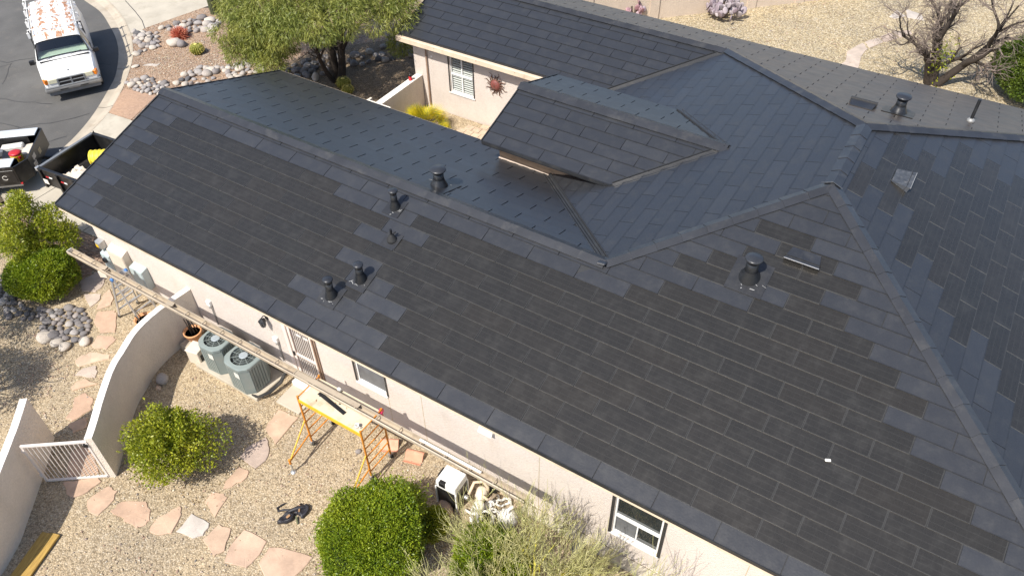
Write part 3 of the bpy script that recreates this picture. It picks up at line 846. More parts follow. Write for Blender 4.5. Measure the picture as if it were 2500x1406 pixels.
# ridge and hip caps: overlapping folded pieces
def caps(p, q, na, nb, da, db, name='ridge_cap', step=0.57, w=0.165, lift=0.055, rise=0.03):
    """p->q along the ridge; na, nb: normals of the two slopes; da, db: down-slope directions away from the ridge"""
    p = Vector(p); q = Vector(q); L = (q - p).length; d = (q - p) / L
    n = max(1, round(L / step)); s = L / n
    for i in range(n):
        a0 = p + d * (s * i - 0.01); a1 = p + d * (s * (i + 1) + 0.02)
        mb = MB(); rows = []
        for aa, e in ((a0, 0.012), (a1, 0.0)):
            top = aa + Vector((0, 0, lift + rise + e))
            l = aa + da * w + na * (lift + e); r = aa + db * w + nb * (lift + e)
            th = Vector((0, 0, -0.012))
            lf = l - na * 0.012; rf = r - nb * 0.012
            rows.append([lf, l, top, r, rf, rf - db * .006, r + th * .9, top + th, l + th * .9, lf - da * .006])
        mb.grid(rows, sm=False, closed=True)
        mb.add(rows[0], [tuple(range(10))]); mb.add(rows[1], [tuple(range(10))[::-1]])
        mb.build(name, 'cap', house)
    # dark vent baffle under both edges of the caps
    for dd, nn in ((da, na), (db, nb)):
        MB().bar(p + dd * (w - .03) + nn * (lift * .5), q + dd * (w - .03) + nn * (lift * .5), .02, lift, nn).build('ridge_vent', 'deck', house)
def dn(pl, ridge_dir):
    d = -pl.V
    r = Vector(ridge_dir).normalized()
    d = d - r * d.dot(r)
    return d.normalized()
def cap_line(p, q, pa, pb, **k):
    r = Vector(q) - Vector(p)
    caps(p, q, pa.N, pb.N, dn(pa, r), dn(pb, r), **k)
cap_line(B - Vector((0.02, 0, 0)), J + Vector((0.0, 0, 0)), P1, P2)
cap_line(J, K, P1, P4, name='hip_cap', w=0.15, lift=0.035)
cap_line(Vector((XR, 0, HE)), K, P5, P1, name='hip_cap', w=0.16, lift=0.035)
cap_line(K, M_, P5, P4)
cap_line(N_, M_, P4, P6, name='hip_cap')
cap_line(Vector((XR, YR, HE)), M_, P6, P5, name='hip_cap')
cap_line(Vector((X7 - 0.02, N_.y, N_.z)), N_, P7, P6, step=0.42)
cap_line(Vector((XD - 0.02, YD, ZD)), Vector((XDR, YD, ZD)), P8, P9, w=0.2)

# valley and junction flashings: folded channels with a centre rib
def valley(p, q, pa, pb, w=0.10):
    p = Vector(p); q = Vector(q); d = (q - p).normalized()
    ua = -dn(pa, d); ub = -dn(pb, d)
    rows = []
    for aa in (p, q):
        rows.append([aa + ua * w + pa.N * .012, aa + ua * (w - .02) + pa.N * .030, aa + ua * .035 + pa.N * .006, aa + Vector((0, 0, .035)), aa + ub * .035 + pb.N * .006, aa + ub * (w - .02) + pb.N * .030, aa + ub * w + pb.N * .012])
    MB().grid(rows, sm=False).build('valley_flashing', 'flash', house)
valley(J, P2.pt(*V1E), P2, P4)
valley(N_, P7.pt(*V2E), P4, P7)
for s, pl in ((-1, P8), (1, P9)):
    e = Vector((XDR - WD, YD + s * WD, ZD - T * WD))
    valley((XDR, YD, ZD), e, pl, P4, 0.11)
    # upstand beside the porch roof tiles
    a = Vector((XDR, YD, ZD)); r = (e - a).normalized(); off = -dn(pl, r)
    MB().bar(a + off * .085 + Vector((0, 0, .03)), e + off * .085 + Vector((0, 0, .03)), 0.022, 0.055).build('valley_upstand', 'deck', house)

# eave and verge trims
def trim(name, pts, w, h, mat, up=(0, 0, 1)):
    mb = MB()
    for a, b in zip(pts, pts[1:]): mb.bar(a, b, w, h, up)
    return mb.build(name, mat, house)
z0 = HE - 0.10
trim('eave_trim', [(-0.01, -0.012, HE - 0.02), (XR, -0.012, HE - 0.02)], 0.03, 0.09, 'flash')
trim('fascia', [(0.0, 0.02, HE - 0.125), (XR, 0.02, HE - 0.125)], 0.03, 0.12, 'fascia')
trim('verge_trim', [(-0.012, 0, HE - .0), (-0.012, JY, B.z + .0)], 0.03, 0.08, 'flash')
trim('verge_trim', [(-0.012, JY, B.z), (-0.012, 8.14, P2.O.z)], 0.03, 0.08, 'flash')
trim('fascia', [(0.01, 0, HE - .12), (0.01, JY, B.z - .12)], 0.03, 0.14, 'fascia')
trim('eave_trim', [(0, 8.15, P2.O.z - .02), (9.5, 8.15, P2.O.z - .02)], 0.03, 0.07, 'fascia')
trim('verge_trim', [(X7 - .012, Y7, P7.O.z), (X7 - .012, N_.y, N_.z)], 0.03, 0.08, 'flash')
trim('verge_trim', [(X7 - .012, N_.y, N_.z), (X7 - .012, YR, HE)], 0.03, 0.08, 'flash')
trim('eave_trim', [(X7, YR + .01, HE - .03), (XR, YR + .01, HE - .03)], 0.03, 0.1, 'flash')
# deep cream fascia board under the rear wing
MB().box((X7 - 0.05, Y7 - 0.13, P7.O.z - 0.24), (9.5, Y7 - 0.005, P7.O.z - 0.055)).build('fascia', 'fascia', house, bevel=0.012)
for x in (3.2, 4.9, 6.4): MB().box((x, Y7 - 0.136, P7.O.z - 0.12), (x + 0.03, Y7 - 0.128, P7.O.z - 0.10)).build('fascia_bracket', 'pipe_brown', house)
trim('verge_trim', [(XD - .012, YD - WD, ZD - T * WD), (XD - .012, YD, ZD), (XD - .012, YD + WD, ZD - T * WD)], 0.03, 0.08, 'flash')
trim('eave_trim', [(XD, YD - WD - .012, ZD - T * WD - .02), (XDR - WD, YD - WD - .012, ZD - T * WD - .02)], 0.03, 0.08, 'flash')

# walls
mb = MB().prism([(0.4, 0.4), (24.1, 0.4), (24.1, 0.6), (0.4, 0.6)], -0.1, 2.82)
front_openings = [(7.36, 8.14, 0.02, 2.12), (9.44, 10.27, 1.34, 2.22), (15.9, 16.88, 0.72, 2.16)]
def wall_with_holes(name, x0, x1, z0_, z1_, y0, y1, holes, mat='stucco'):
    xs = sorted({x0, x1, *[h[0] for h in holes], *[h[1] for h in holes]})
    mb = MB()
    for a, b in zip(xs, xs[1:]):
        hs = [h for h in holes if h[0] <= a + 1e-6 and h[1] >= b - 1e-6]
        if not hs: mb.box((a, y0, z0_), (b, y1, z1_)); continue
        h = hs[0]
        mb.box((a, y0, z0_), (b, y1, h[2])); mb.box((a, y0, h[3]), (b, y1, z1_))
    return mb.build(name, mat, house)
wall_with_holes('wall', 0.4, 24.1, -0.1, 2.83, 0.4, 0.6, front_openings)
MB().add([(0.4, 0.605, -.1), (0.4, 7.74, -.1), (0.4, 7.74, 2.75), (0.4, JY, 4.0), (0.4, 0.605, 2.8), (0.6, 0.605, -.1), (0.6, 7.74, -.1), (0.6, 7.74, 2.75), (0.6, JY, 4.0), (0.6, 0.605, 2.8)],
         [(0, 4, 3, 2, 1), (5, 6, 7, 8, 9), (0, 1, 6, 5), (1, 2, 7, 6), (2, 3, 8, 7), (3, 4, 9, 8), (4, 0, 5, 9)]).build('wall', 'stucco', house)
MB().box((0.605, 7.54, -.1), (9.9, 7.74, 2.78)).build('wall', 'stucco', house)
MB().box((9.905, 7.54, -.1), (10.1, 12.53, 2.85)).build('wall', 'stucco', house)
w7_open = [(3.46, 4.41, 0.92, 2.34)]
wall_with_holes('wall', 1.9, 9.9, -.1, 2.80, 12.53, 12.73, w7_open)
MB().add([(1.9, 12.735, -.1), (1.9, 17.1, -.1), (1.9, 17.1, 2.8), (1.9, N_.y, 3.56), (1.9, 12.735, 2.8), (2.1, 12.735, -.1), (2.1, 17.1, -.1), (2.1, 17.1, 2.8), (2.1, N_.y, 3.56), (2.1, 12.735, 2.8)],
         [(0, 4, 3, 2, 1), (5, 6, 7, 8, 9), (0, 1, 6, 5), (1, 2, 7, 6), (2, 3, 8, 7), (3, 4, 9, 8), (4, 0, 5, 9)]).build('wall', 'stucco', house)
MB().box((2.105, 16.9, -.1), (24.1, 17.1, 2.8)).build('wall', 'stucco', house)
MB().box((23.9, 0.605, -.1), (24.1, 16.895, 2.8)).build('wall', 'stucco', house)
# dark rooms behind the openings
for x0, x1, z0_, z1_, y in ((9.3, 10.4, 1.2, 2.4, 0.605), (15.7, 17.1, 0.6, 2.4, 0.605)):
    MB().add([(x0, y, z0_), (x1, y, z0_), (x1, y, z1_), (x0, y, z1_), (x0, y + 1.2, z0_), (x1, y + 1.2, z0_), (x1, y + 1.2, z1_), (x0, y + 1.2, z1_)],
             [(0, 4, 5, 1), (4, 7, 6, 5), (0, 3, 7, 4), (1, 5, 6, 2), (3, 2, 6, 7)]).build('room_lining', 'frame_dark', house)
MB().box((3.3, 13.0, 0.8), (4.6, 13.1, 2.5)).build('room_lining', 'frame_dark', house)

# porch side board under the porch eave and its white step flashing
def zP2(y): return J.z - T * (y - JY)
mb = MB()
NB = 14; rows = [[], [], []]
for i in range(NB + 1):
    t = i / NB; x = 8.86 + 2.75 * t
    sag = 0.10 * math.sin(math.pi * min(1, t * 0.9)) 
    y = 7.36
    rows[0].append((x, y, zP2(y) + 0.05)); rows[1].append((x, y + 0.02 - 0.10 * (1 - t) ** 4, 3.84)); rows[2].append((x, y + 0.14, 3.84))
mb.grid(rows, sm=False)
mb.add([rows[0][0], rows[1][0], (8.86, 9.9, 3.84), (8.86, 9.9, 3.0)], [(0, 1, 2, 3)])
mb.build('porch_board', 'beam', house)
MB().box((8.9, 10.45, 2.6), (11.6, 10.6, 3.84)).build('porch_board', 'stucco', house)
rows = [[], [], []]
for i in range(NB + 1):
    t = i / NB; x = 8.84 + 1.55 * t; h = 0.012 * math.sin(i * 2.3)
    y = 7.345; hh = 0.022 * (1 - t) ** 0.7 + 0.004
    rows[0].append((x, y - 0.03 - h, zP2(y - 0.03) + 0.032)); rows[1].append((x, y - 0.018 + h * .3, zP2(y) + 0.042)); rows[2].append((x, y - 0.006, zP2(y) + 0.044 + hh))
MB().grid(rows, sm=False).build('step_flashing', 'flag_grey', house)
MB().bar((10.7, 7.30, zP2(7.3) + .06), (12.3, 7.06, 3.62), 0.05, 0.02).build('step_flashing', 'flash', house)

# windows, door
def window(x0, x1, z0_, z1_, y, sash=True, dark=True):
    w = MB()
    f = 0.04
    w.box((x0, y + .03, z0_), (x0 + f, y + .11, z1_)); w.box((x1 - f, y + .03, z0_), (x1, y + .11, z1_))
    w.box((x0 + f, y + .03, z1_ - f), (x1 - f, y + .11, z1_)); w.box((x0 + f, y + .03, z0_), (x1 - f, y + .11, z0_ + f))
    o = w.build('window', 'frame', house, bevel=0.006)
    return o
# small sash window beside the door
wn1 = window(9.44, 10.27, 1.34, 2.22, 0.4)
zc = 1.97
MB().box((9.49, 0.425, zc - .025), (10.22, 0.49, zc + .025)).build('sash_rail', 'frame', wn1)
MB().box((9.49, 0.470, zc + .025), (10.22, 0.476, 2.17)).build('pane', 'glass', wn1)
MB().box((9.49, 0.452, 1.39), (10.22, 0.458, zc - .025)).build('insect_screen', 'screen', wn1)
MB().box((9.50, 0.56, 1.72), (10.2, 0.58, 2.16)).build('blind', 'leather_tan', wn1)
MB().box((9.40, 0.365, 1.285), (10.31, 0.435, 1.338)).build('sill', 'frame', wn1, bevel=.008)
for x in (9.385, 10.285): MB().box((x, 0.386, 1.33), (x + .05, 0.399, 2.24)).build('shutter_edge', 'frame_dark', wn1)
# large window behind the palo verde
wn2 = window(15.9, 16.88, 0.72, 2.16, 0.4)
zc = 1.34
MB().box((15.94, 0.42, zc - .022), (16.84, 0.49, zc + .022)).build('sash_rail', 'frame', wn2)
MB().box((15.95, 0.470, zc + .03), (16.83, 0.476, 2.11)).build('pane', 'glass', wn2)
MB().box((16.385, 0.44, 0.76), (16.415, 0.49, zc - .022)).build('mullion', 'frame', wn2)
MB().box((15.95, 0.462, 0.77), (16.37, 0.468, zc - .03)).build('insect_screen', 'screen', wn2)
MB().box((16.43, 0.462, 0.77), (16.83, 0.468, zc - .03)).build('pane', 'glass', wn2)
mb = MB()
mb.add([(16.25, 0.62, 1.5), (16.8, 0.62, 1.5), (16.8, 0.62, 2.1), (16.62, 0.62, 2.1)], [(0, 1, 2, 3)])
mb.build('curtain', 'white', wn2)
MB().box((15.86, 0.365, 0.665), (16.92, 0.435, 0.718)).build('sill', 'frame', wn2, bevel=.008)
for x in (15.83, 16.89): MB().box((x, 0.37, 0.70), (x + .06, 0.399, 2.2)).build('shutter_edge', 'frame_dark', wn2)
# shuttered window of the rear wing
wn3 = window(3.46, 4.41, 0.92, 2.34, 12.53)
for z in (1.62,): MB().box((3.51, 12.55, z - .035), (4.36, 12.62, z + .035)).build('sash_rail', 'frame', wn3)
MB().box((3.91, 12.56, 0.97), (3.96, 12.61, 1.585)).build('mullion', 'frame', wn3)
MB().box((3.91, 12.56, 1.655), (3.96, 12.61, 2.29)).build('mullion', 'frame', wn3)
for xa, xb in ((3.515, 3.905), (3.965, 4.355)):
    for za, zb in ((0.98, 1.58), (1.66, 2.28)):
        z = za + 0.04
        while z < zb - 0.02:
            MB().obox(((xa + xb) / 2, 12.60, z), ((1, 0, 0), (0, 1, .45), (0, -.45, 1)), ((xb - xa) / 2 - .01, 0.026, 0.005)).build('slat', 'slat', wn3)
            z += 0.085
MB().box((3.50, 12.66, 0.95), (4.37, 12.67, 2.3)).build('backing', 'frame_dark', wn3)
for x in (3.40, 4.425): MB().box((x, 12.50, 0.90), (x + .035, 12.529, 2.36)).build('casing', 'frame_dark', wn3)
MB().box((3.38, 12.49, 0.87), (4.48, 12.56, 0.918)).build('sill', 'frame', wn3)
# barred security door
door = MB()
door.box((7.36, 0.42, 0.02), (7.44, 0.48, 2.12)); door.box((8.06, 0.42, 0.02), (8.14, 0.48, 2.12)); door.box((7.44, 0.42, 2.02), (8.06, 0.48, 2.12)); door.box((7.44, 0.42, 0.02), (8.06, 0.48, 0.10)); door.box((7.44, 0.43, 0.98), (8.06, 0.475, 1.06))
dr = door.build('security_door', 'door', house, bevel=0.006)
MB().box((7.45, 0.50, 0.05), (8.05, 0.53, 2.05)).build('door_leaf', 'bars', dr)
for i in range(9):
    x = 7.50 + i * 0.065
    for za, zb in ((0.10, 0.98), (1.06, 2.02)):
        MB().box((x, 0.438, za), (x + .018, 0.456, zb)).build('bar', 'white_metal' if i % 1 == 0 else 'bars', dr)
MB().box((7.38, 0.385, 1.0), (7.42, 0.42, 1.12)).build('handle', 'black', dr)
for k, x in enumerate((7.62, 7.86)):
    MB().box((x, 0.43, 1.78), (x + .14, 0.447, 1.83)).build('scroll', 'white_metal', dr)
MB().box((7.24, 0.388, 0.0), (7.352, 0.4, 2.2)).build('door_casing', 'door', dr)
MB().tube([(8.21, 0.37, 0.05), (8.21, 0.37, 2.7)], 0.025, 8).build('conduit', 'pipe_brown', house)
MB().tube([(8.28, 0.375, 0.05), (8.28, 0.375, 2.7)], 0.018, 8).build('conduit', 'pipe_brown', house)
MB().tube([(2.50, 12.47, 0.1), (2.50, 12.47, 2.45), (2.44, 12.44, 2.5)], 0.028, 8).build('conduit', 'pipe_brown', house)
MB().box((2.66, 12.52, 2.02), (2.72, 12.53, 2.08)).build('wall_plate', 'white', house)
# thin control joints in the stucco
for x in (11.28, 14.2, 18.5): MB().box((x, 0.397, 0.1), (x + .012, 0.40, 2.7)).build('stucco_joint', 'panel_side', house)
MB().box((10.3, 0.397, 0.1), (10.31, 0.40, 1.3)).build('stucco_joint', 'panel_side', house)
MB().box((0.41, 0.385, -0.02), (24.1, 0.40, 0.10)).build('weep_screed', 'panel_beige', house)
MB().box((13.9, 0.16, -0.05), (24.0, 0.37, 0.11)).build('footing', 'concrete', house, bevel=.01)
# concrete step and slab at the barred door
slab = tag(MB().prism([(7.3, -0.43), (8.04, -0.42), (8.04, 0.38), (7.28, 0.38)], -0.05, 0.05).build('door_slab', 'concrete', bevel=0.01), 'square grey concrete slab on the gravel below the barred door', 'slab')
tag(MB().box((7.3, 0.16, 0.052), (8.1, 0.383, 0.20)).build('door_step', 'wall_cap', bevel=0.01), 'white painted step at the foot of the barred door', 'step')

# ------------------------------------------------------------------ roof vents (each fixed through the roof, a thing of its own)
def vent_pipe(label, x, y, pl, h, r, capr, base='cone', group=None):
    p = pl.pt(x, y, 0.028)
    t = thing('roof_vent', label, 'vent', p, 0, group)
    n = pl.N
    # flashing plate lying on the slope, bead of sealant round the skirt
    u, v = pl.U, pl.V
    MB().obox(n * 0.006, (u, v, n), (r * 3.0, r * 3.2, 0.003)).build('flashing_plate', 'metal', t)
    mb = MB(); rg = random.Random(int(x * 100))
    for k in range(5):
        a = rg.uniform(3.6, 6.2); kk = rg.uniform(1.7, 2.9); q = u * (r * kk * math.cos(a)) + v * (r * kk * math.sin(a)) + n * 0.010
        e = rg.uniform(0, 3); mb.obox(q, (u * math.cos(e) + v * math.sin(e), v * math.cos(e) - u * math.sin(e), n), (rg.uniform(.01, .05), rg.uniform(.003, .009), .002))
    mb.build('sealant', 'sealant', t)
    ring = []
    for s, zz in ((1.75, -0.02), (1.6, 0.05), (1.2, 0.14), (1.04, 0.20)):
        row = []
        for k in range(24):
            a = 2 * math.pi * k / 24
            dx, dy = r * s * math.cos(a), r * s * math.sin(a)
            z = zz - (n.x * dx + n.y * dy) / n.z * max(0.0, 1 - zz / 0.2)
            row.append((dx, dy, z))
        ring.append(row)
    MB().grid(ring, closed=True).build('boot', 'vent', t)
    MB().lathe([(r, 0.0), (r, h - 0.05)], 24).build('pipe', 'vent', t)
    mb = MB().lathe([(r * 1.02, h - 0.12), (capr * 0.82, h - 0.05), (capr, h - 0.035), (capr, h - 0.012), (capr * 0.9, h + 0.004), (0.001, h + 0.016)], 24)
    mb.build('cap', 'cap', t)
    return t
vent_pipe('black vent pipe with flat cap, the one nearest the front ridge', 8.57, 3.36, P1, 0.50, 0.075, 0.115)
vent_pipe('upper right of the two black vent pipes standing close together', 8.98, 1.51, P1, 0.46, 0.085, 0.115)
vent_pipe('lower left of the two black vent pipes standing close together', 8.60, 0.92, P1, 0.50, 0.085, 0.115)
vent_pipe('wide black vent with domed cap on the front slope near the hip', 16.43, 4.80, P1, 0.52, 0.125, 0.175)
vent_pipe('wide black vent with broad green-grey cap behind the front ridge', 8.96, 4.55, P2, 0.48, 0.125, 0.195)
vent_pipe('wide black vent with flared skirt on the rear brown slope', 17.55, 12.5, P6, 0.46, 0.125, 0.19)
# small electrical mast with stepped rubber boot
p = P1.pt(9.03, 2.62, 0.028)
t = thing('pipe_boot', 'small stepped rubber pipe boot with a short stub, on the front slope', 'pipe boot', p)
MB().obox(P1.N * .005, (P1.U, P1.V, P1.N), (0.2, 0.2, 0.003)).build('flashing_plate', 'metal', t)
MB().lathe([(0.12, -0.03), (0.12, 0.03), (0.095, 0.045), (0.09, 0.08), (0.07, 0.09), (0.062, 0.13), (0.035, 0.14), (0.03, 0.16)], 20).build('boot', 'rubber', t)
MB().tube([(0, 0, 0.1), (0.0, 0, 0.3)], 0.028, 10).build('stub', 'black', t)
MB().tube([(0, 0, 0.18), (0.06, 0.03, 0.2), (0.09, 0.05, 0.23)], 0.016, 8).build('conduit', 'black', t)
# thin pipe on the rear slope
p = P6.pt(19.19, 13.7, 0.028)
t = thing('vent_stack', 'thin tall black vent stack on the rear brown slope', 'vent', p)
MB().lathe([(0.11, -0.03), (0.09, 0.05), (0.05, 0.09)], 16).build('boot', 'pipe_grey', t)
MB().tube([(0, 0, 0), (0, 0, 0.62)], 0.042, 12).build('pipe', 'vent', t)
# low box vents: wedge hoods lying on the slope
def box_vent(label, pl, x, y, w, l, h, mat='metal', rim='pipe_grey'):
    p = pl.pt(x, y, 0.024)
    t = thing('hood_vent', label, 'vent', p)
    u, v, n = pl.U, pl.V, pl.N
    a = [u * -w / 2, u * w / 2, u * w * .40 + v * l, u * -w * .40 + v * l]
    b = [u * -w / 2 + n * h, u * w / 2 + n * h, u * w * .40 + v * l + n * .012, u * -w * .40 + v * l + n * .012]
    MB().add(a + b, [(4, 5, 6, 7), (0, 4, 7, 3), (1, 2, 6, 5), (2, 3, 7, 6)]).build('hood', mat, t)
    MB().add([q - v * .004 for q in (a[0], a[1], b[1], b[0])] + [q + v * .08 for q in (a[0], a[1], b[1], b[0])], [(4, 5, 6, 7)]).build('opening', 'frame_dark', t)
    mb = MB()
    mb.bar(b[0] - v * .006, b[1] - v * .006, 0.014, 0.012, n)
    mb.build('rim', rim, t)
    for k in range(6):
        MB().bar(a[0] + u * w * (k + 1) / 7 , b[0] + u * w * (k + 1) / 7, 0.008, 0.008, v).build('louvre', 'deck', t)
box_vent('flat dark hood vent with light rim on the front slope', P1, 17.22, 5.42, 0.70, 0.36, 0.10, 'cap', 'galv')
box_vent('scuffed grey hood vent on the right hand slope', P5, 18.46, 8.95, 0.66, 0.38, 0.13, 'vent_scuffed')
box_vent('dark hood vent on the rear brown slope beside the flared vent', P6, 16.72, 12.2, 0.66, 0.36, 0.15, 'metal', 'cap')
# apex and ridge end details
MB().bar((K.x - .22, K.y - .1, K.z + .07), (K.x, K.y - .02, K.z + .11), 0.016, 0.014).build('ridge_end', 'vent_scuffed', house)
MB().bar((K.x, K.y - .02, K.z + .11), (K.x + .22, K.y - .1, K.z + .07), 0.016, 0.014).build('ridge_end', 'vent_scuffed', house)
MB().obox(J + Vector((-0.03, -0.05, 0.055)), ((1, 0.15, 0), (0, 1, -.25), (0, .25, 1)), (0.10, 0.13, 0.02)).build('ridge_end', 'cap', house, bevel=.02)
for a, b, pl in ((J, P2.pt(*V1E), P4), (N_, P7.pt(*V2E), P7)):
    d = (b - a).normalized(); off = -dn(pl, d)
    MB().bar(a + off * .095 + Vector((0, 0, .03)), b + off * .095 + Vector((0, 0, .03)), 0.03, 0.06).build('valley_upstand', 'deck', house)
# a crumb of foam left on the tiles
p = P1.pt(19.0, 2.05, 0.03)
tag(MB().obox((p.x, p.y, p.z + .01), ((1, .5, 0), (-.5, 1, .2), (0, 0, 1)), (0.05, 0.025, 0.015)).build('foam_scrap', 'hose', bevel=.01), 'tiny cream scrap of foam lying on the front roof slope', 'scrap')

# ------------------------------------------------------------------ things on the walls
def meter_box(label, x0, x1, z0_, z1_, d, mat, y=0.4, name='electrical_panel', slope=0.05):
    t = thing(name, label, 'electrical panel', ((x0 + x1) / 2, y, z0_))
    w = (x1 - x0) / 2; h = z1_ - z0_
    MB().add([(-w, -d, 0), (w, -d, 0), (w, -.002, 0), (-w, -.002, 0), (-w, -d, h - slope), (w, -d, h - slope), (w, -.002, h), (-w, -.002, h)],
             [(0, 3, 2, 1), (4, 5, 6, 7), (0, 1, 5, 4), (1, 2, 6, 5), (2, 3, 7, 6), (3, 0, 4, 7)]).build('cabinet', mat, t, bevel=.008)
    MB().box((-w + .02, -d - .012, .03), (w - .02, -d - .001, h - slope - .03)).build('cover', mat, t, bevel=.005)
    MB().box((w - .05, -d - .022, h * .45), (w - .03, -d - .0125, h * .55)).build('latch', 'alu', t)
    MB().tube([(0, -d * .5, 0), (0, -d * .5, -z0_)], .022, 8).build('conduit', 'pipe_grey', t)
    return t
t = meter_box('pale grey-green meter box, leftmost of the three wall cabinets', 0.50, 0.86, 0.70, 1.30, 0.17, 'panel_grey')
MB().lathe([(0.085, 0), (0.08, 0.06), (0.05, 0.075)], 18, (0.0, -0.18, 0.38), (0, -1, 0)).build('meter', 'glass', t)
MB().lathe([(0.028, 0), (0.02, 0.03)], 10, (0.12, -0.185, 0.06), (0, -1, 0)).build('seal', 'red', t)
t = meter_box('large beige electrical cabinet between two grey-green boxes on the front wall', 1.02, 1.66, 0.62, 1.72, 0.20, 'panel_beige', slope=0.09)
t = meter_box('grey-green breaker box right of the large beige cabinet', 1.80, 2.30, 0.72, 1.42, 0.21, 'panel_grey')
MB().lathe([(0.03, 0), (0.022, 0.04)], 10, (0.16, -0.225, 0.05), (0, -1, 0)).build('seal', 'red', t)
t = meter_box('small grey box with a yellow sticker at the corner of the front wall', 0.48, 0.70, 1.42, 1.66, 0.16, 'alu', name='junction_box', slope=.02)
MB().box((-0.09, -0.176, 0.04), (0.02, -0.173, 0.14)).build('sticker', 'yellow', t)
for lab, x, z in (('small white outlet box with conduit above the potted stems', 4.62, 1.33), ('small white outlet box with conduit left of the barred door', 6.90, 1.29)):
    t = thing('outlet_box', lab, 'outlet box', (x, 0.4, z))
    MB().box((-.07, -.075, -.06), (.07, -.001, .09)).build('cover', 'white', t, bevel=.01)
    MB().box((.02, -.085, -.12), (.06, -.03, -.05)).build('disconnect', 'alu', t)
    MB().tube([(0.04, -.03, -.1), (0.04, -.03, -.75)], .016, 8).build('conduit', 'pipe_grey', t)
t = thing('wall_lamp', 'black lantern wall lamp under the eave left of the barred door', 'lamp', (6.78, 0.4, 1.98))
MB().box((-.05, -.02, -.08), (.05, -.001, .1)).build('backplate', 'black', t)
MB().tube([(0, -.01, .05), (0, -.09, .10), (0, -.15, .08)], .012, 8).build('arm', 'black', t)
mb = MB()
mb.lathe([(0.10, 0.04), (0.085, 0.06), (0.02, 0.12), (0.001, 0.15)], 6, (0, -.15, -.05), sm=False); mb.build('roof', 'black', t)
MB().lathe([(0.05, -.14), (0.075, 0.03)], 6, (0, -.15, -.05), sm=False).build('glass', 'screen', t)
mb = MB()
for k in range(6):
    a = 2 * math.pi * k / 6; mb.bar((.052 * math.cos(a), -.15 + .052 * math.sin(a), -.19), (.08 * math.cos(a), -.15 + .08 * math.sin(a), -.01), .012)
mb.build('cage', 'black', t)
t = thing('wall_hood', 'small white exhaust hood on the front wall close under the eave', 'exhaust hood', (12.98, 0.4, 2.0))
MB().add([(-.16, -.13, 0.0), (.16, -.13, 0.0), (.16, -.002, 0.0), (-.16, -.002, 0.0), (-.16, -.10, .03), (.16, -.10, .03), (.16, -.002, .2), (-.16, -.002, .2)],
         [(0, 3, 2, 1), (4, 5, 6, 7), (0, 1, 5, 4), (1, 2, 6, 5), (2, 3, 7, 6), (3, 0, 4, 7)]).build('hood', 'white', t)
MB().box((-.13, -.11, -.012), (.13, -.01, -.001)).build('flap', 'screen', t)
# metal sun ornament
t = thing('sun_ornament', 'rusty red metal sun face with wavy rays on the rear wing wall', 'ornament', (5.36, 12.53, 1.73))
MB().lathe([(0.001, 0.10), (0.10, 0.09), (0.17, 0.055), (0.20, 0.0)], 28, (0, -.03, 0), (0, -1, 0)).build('face', 'rust_red', t)
MB().lathe([(0.205, 0.0), (0.215, 0.02), (0.2, 0.035)], 28, (0, -.02, 0), (0, -1, 0)).build('rim', 'rust_brown', t)
for k, (x, z) in enumerate(((-.06, .05), (.06, .05))): MB().lathe([(0.001, .02), (.022, .01), (.03, 0)], 10, (x, -.112, z), (0, -1, 0)).build('eye', 'rust_brown', t)
MB().bar((0, -.128, .04), (0, -.132, -.03), .025, .02).build('nose', 'rust_brown', t)
MB().tube([(-.06, -.115, -.075), (0, -.12, -.095), (.06, -.115, -.075)], .012, 6).build('mouth', 'rust_brown', t)
for k in range(16):
    a = 2 * math.pi * k / 16 + .1; L = 0.47 if k % 2 else 0.36
    pts = []; rad = []
    for i in range(9):
        s = i / 8; r_ = 0.19 + (L - 0.19) * s; w = 0.045 * math.sin(s * 7.0) * s ** .5
        pts.append((r_ * math.cos(a) - w * math.sin(a), -.035, r_ * math.sin(a) + w * math.cos(a))); rad.append(0.024 * (1 - s) + .004)
    MB().tube(pts, rad, 6).build('ray', 'rust_brown', t)

# ------------------------------------------------------------------ garden walls and gate
def wall_strip(name, inner, outer, h, label, mat='stucco_wall', capw=0.0):
    t = thing(name, label, 'wall', (inner[0][0], inner[0][1], 0))
    ox, oy = inner[0]
    I = [(x - ox, y - oy) for x, y in inner]; O = [(x - ox, y - oy) for x, y in outer]
    mb = MB(); rows = [[(x, y, -.1) for x, y in I], [(x, y, h) for x, y in I]]
    mb.grid(rows[::-1], sm=True); mb.grid([[(x, y, -.1) for x, y in O], [(x, y, h) for x, y in O]], sm=True)
    for e in (0, -1):
        q = [(*I[e], -.1), (*O[e], -.1), (*O[e], h), (*I[e], h)]; mb.add(q, [(0, 1, 2, 3)])
    mb.build('body', mat, t)
    cx = [((a[0] * (1 + capw) - b[0] * capw), (a[1] * (1 + capw) - b[1] * capw)) for a, b in zip(I, O)]
    mb = MB()
    rng = random.Random(3)
    z1 = [h + .022 + rng.uniform(-.004, .004) for _ in I]
    mb.grid([[(x, y, h + .001) for x, y in I], [(x, y, z) for (x, y), z in zip(I, z1)], [(x, y, z) for (x, y), z in zip(O, z1)], [(x, y, h + .001) for x, y in O]], sm=False)
    for e in (0, -1): mb.add([(*I[e], h + .001), (*O[e], h + .001), (*O[e], z1[e]), (*I[e], z1[e])], [(0, 1, 2, 3)])
    mb.build('coping', 'wall_cap', t)
    return t
inn = smooth_line([(3.97, 0.39), (3.92, -0.28), (3.93, -0.78), (4.03, -1.31), (4.27, -1.83), (4.52, -2.33), (5.04, -3.01), (5.48, -3.53), (5.72, -3.84)], 5)
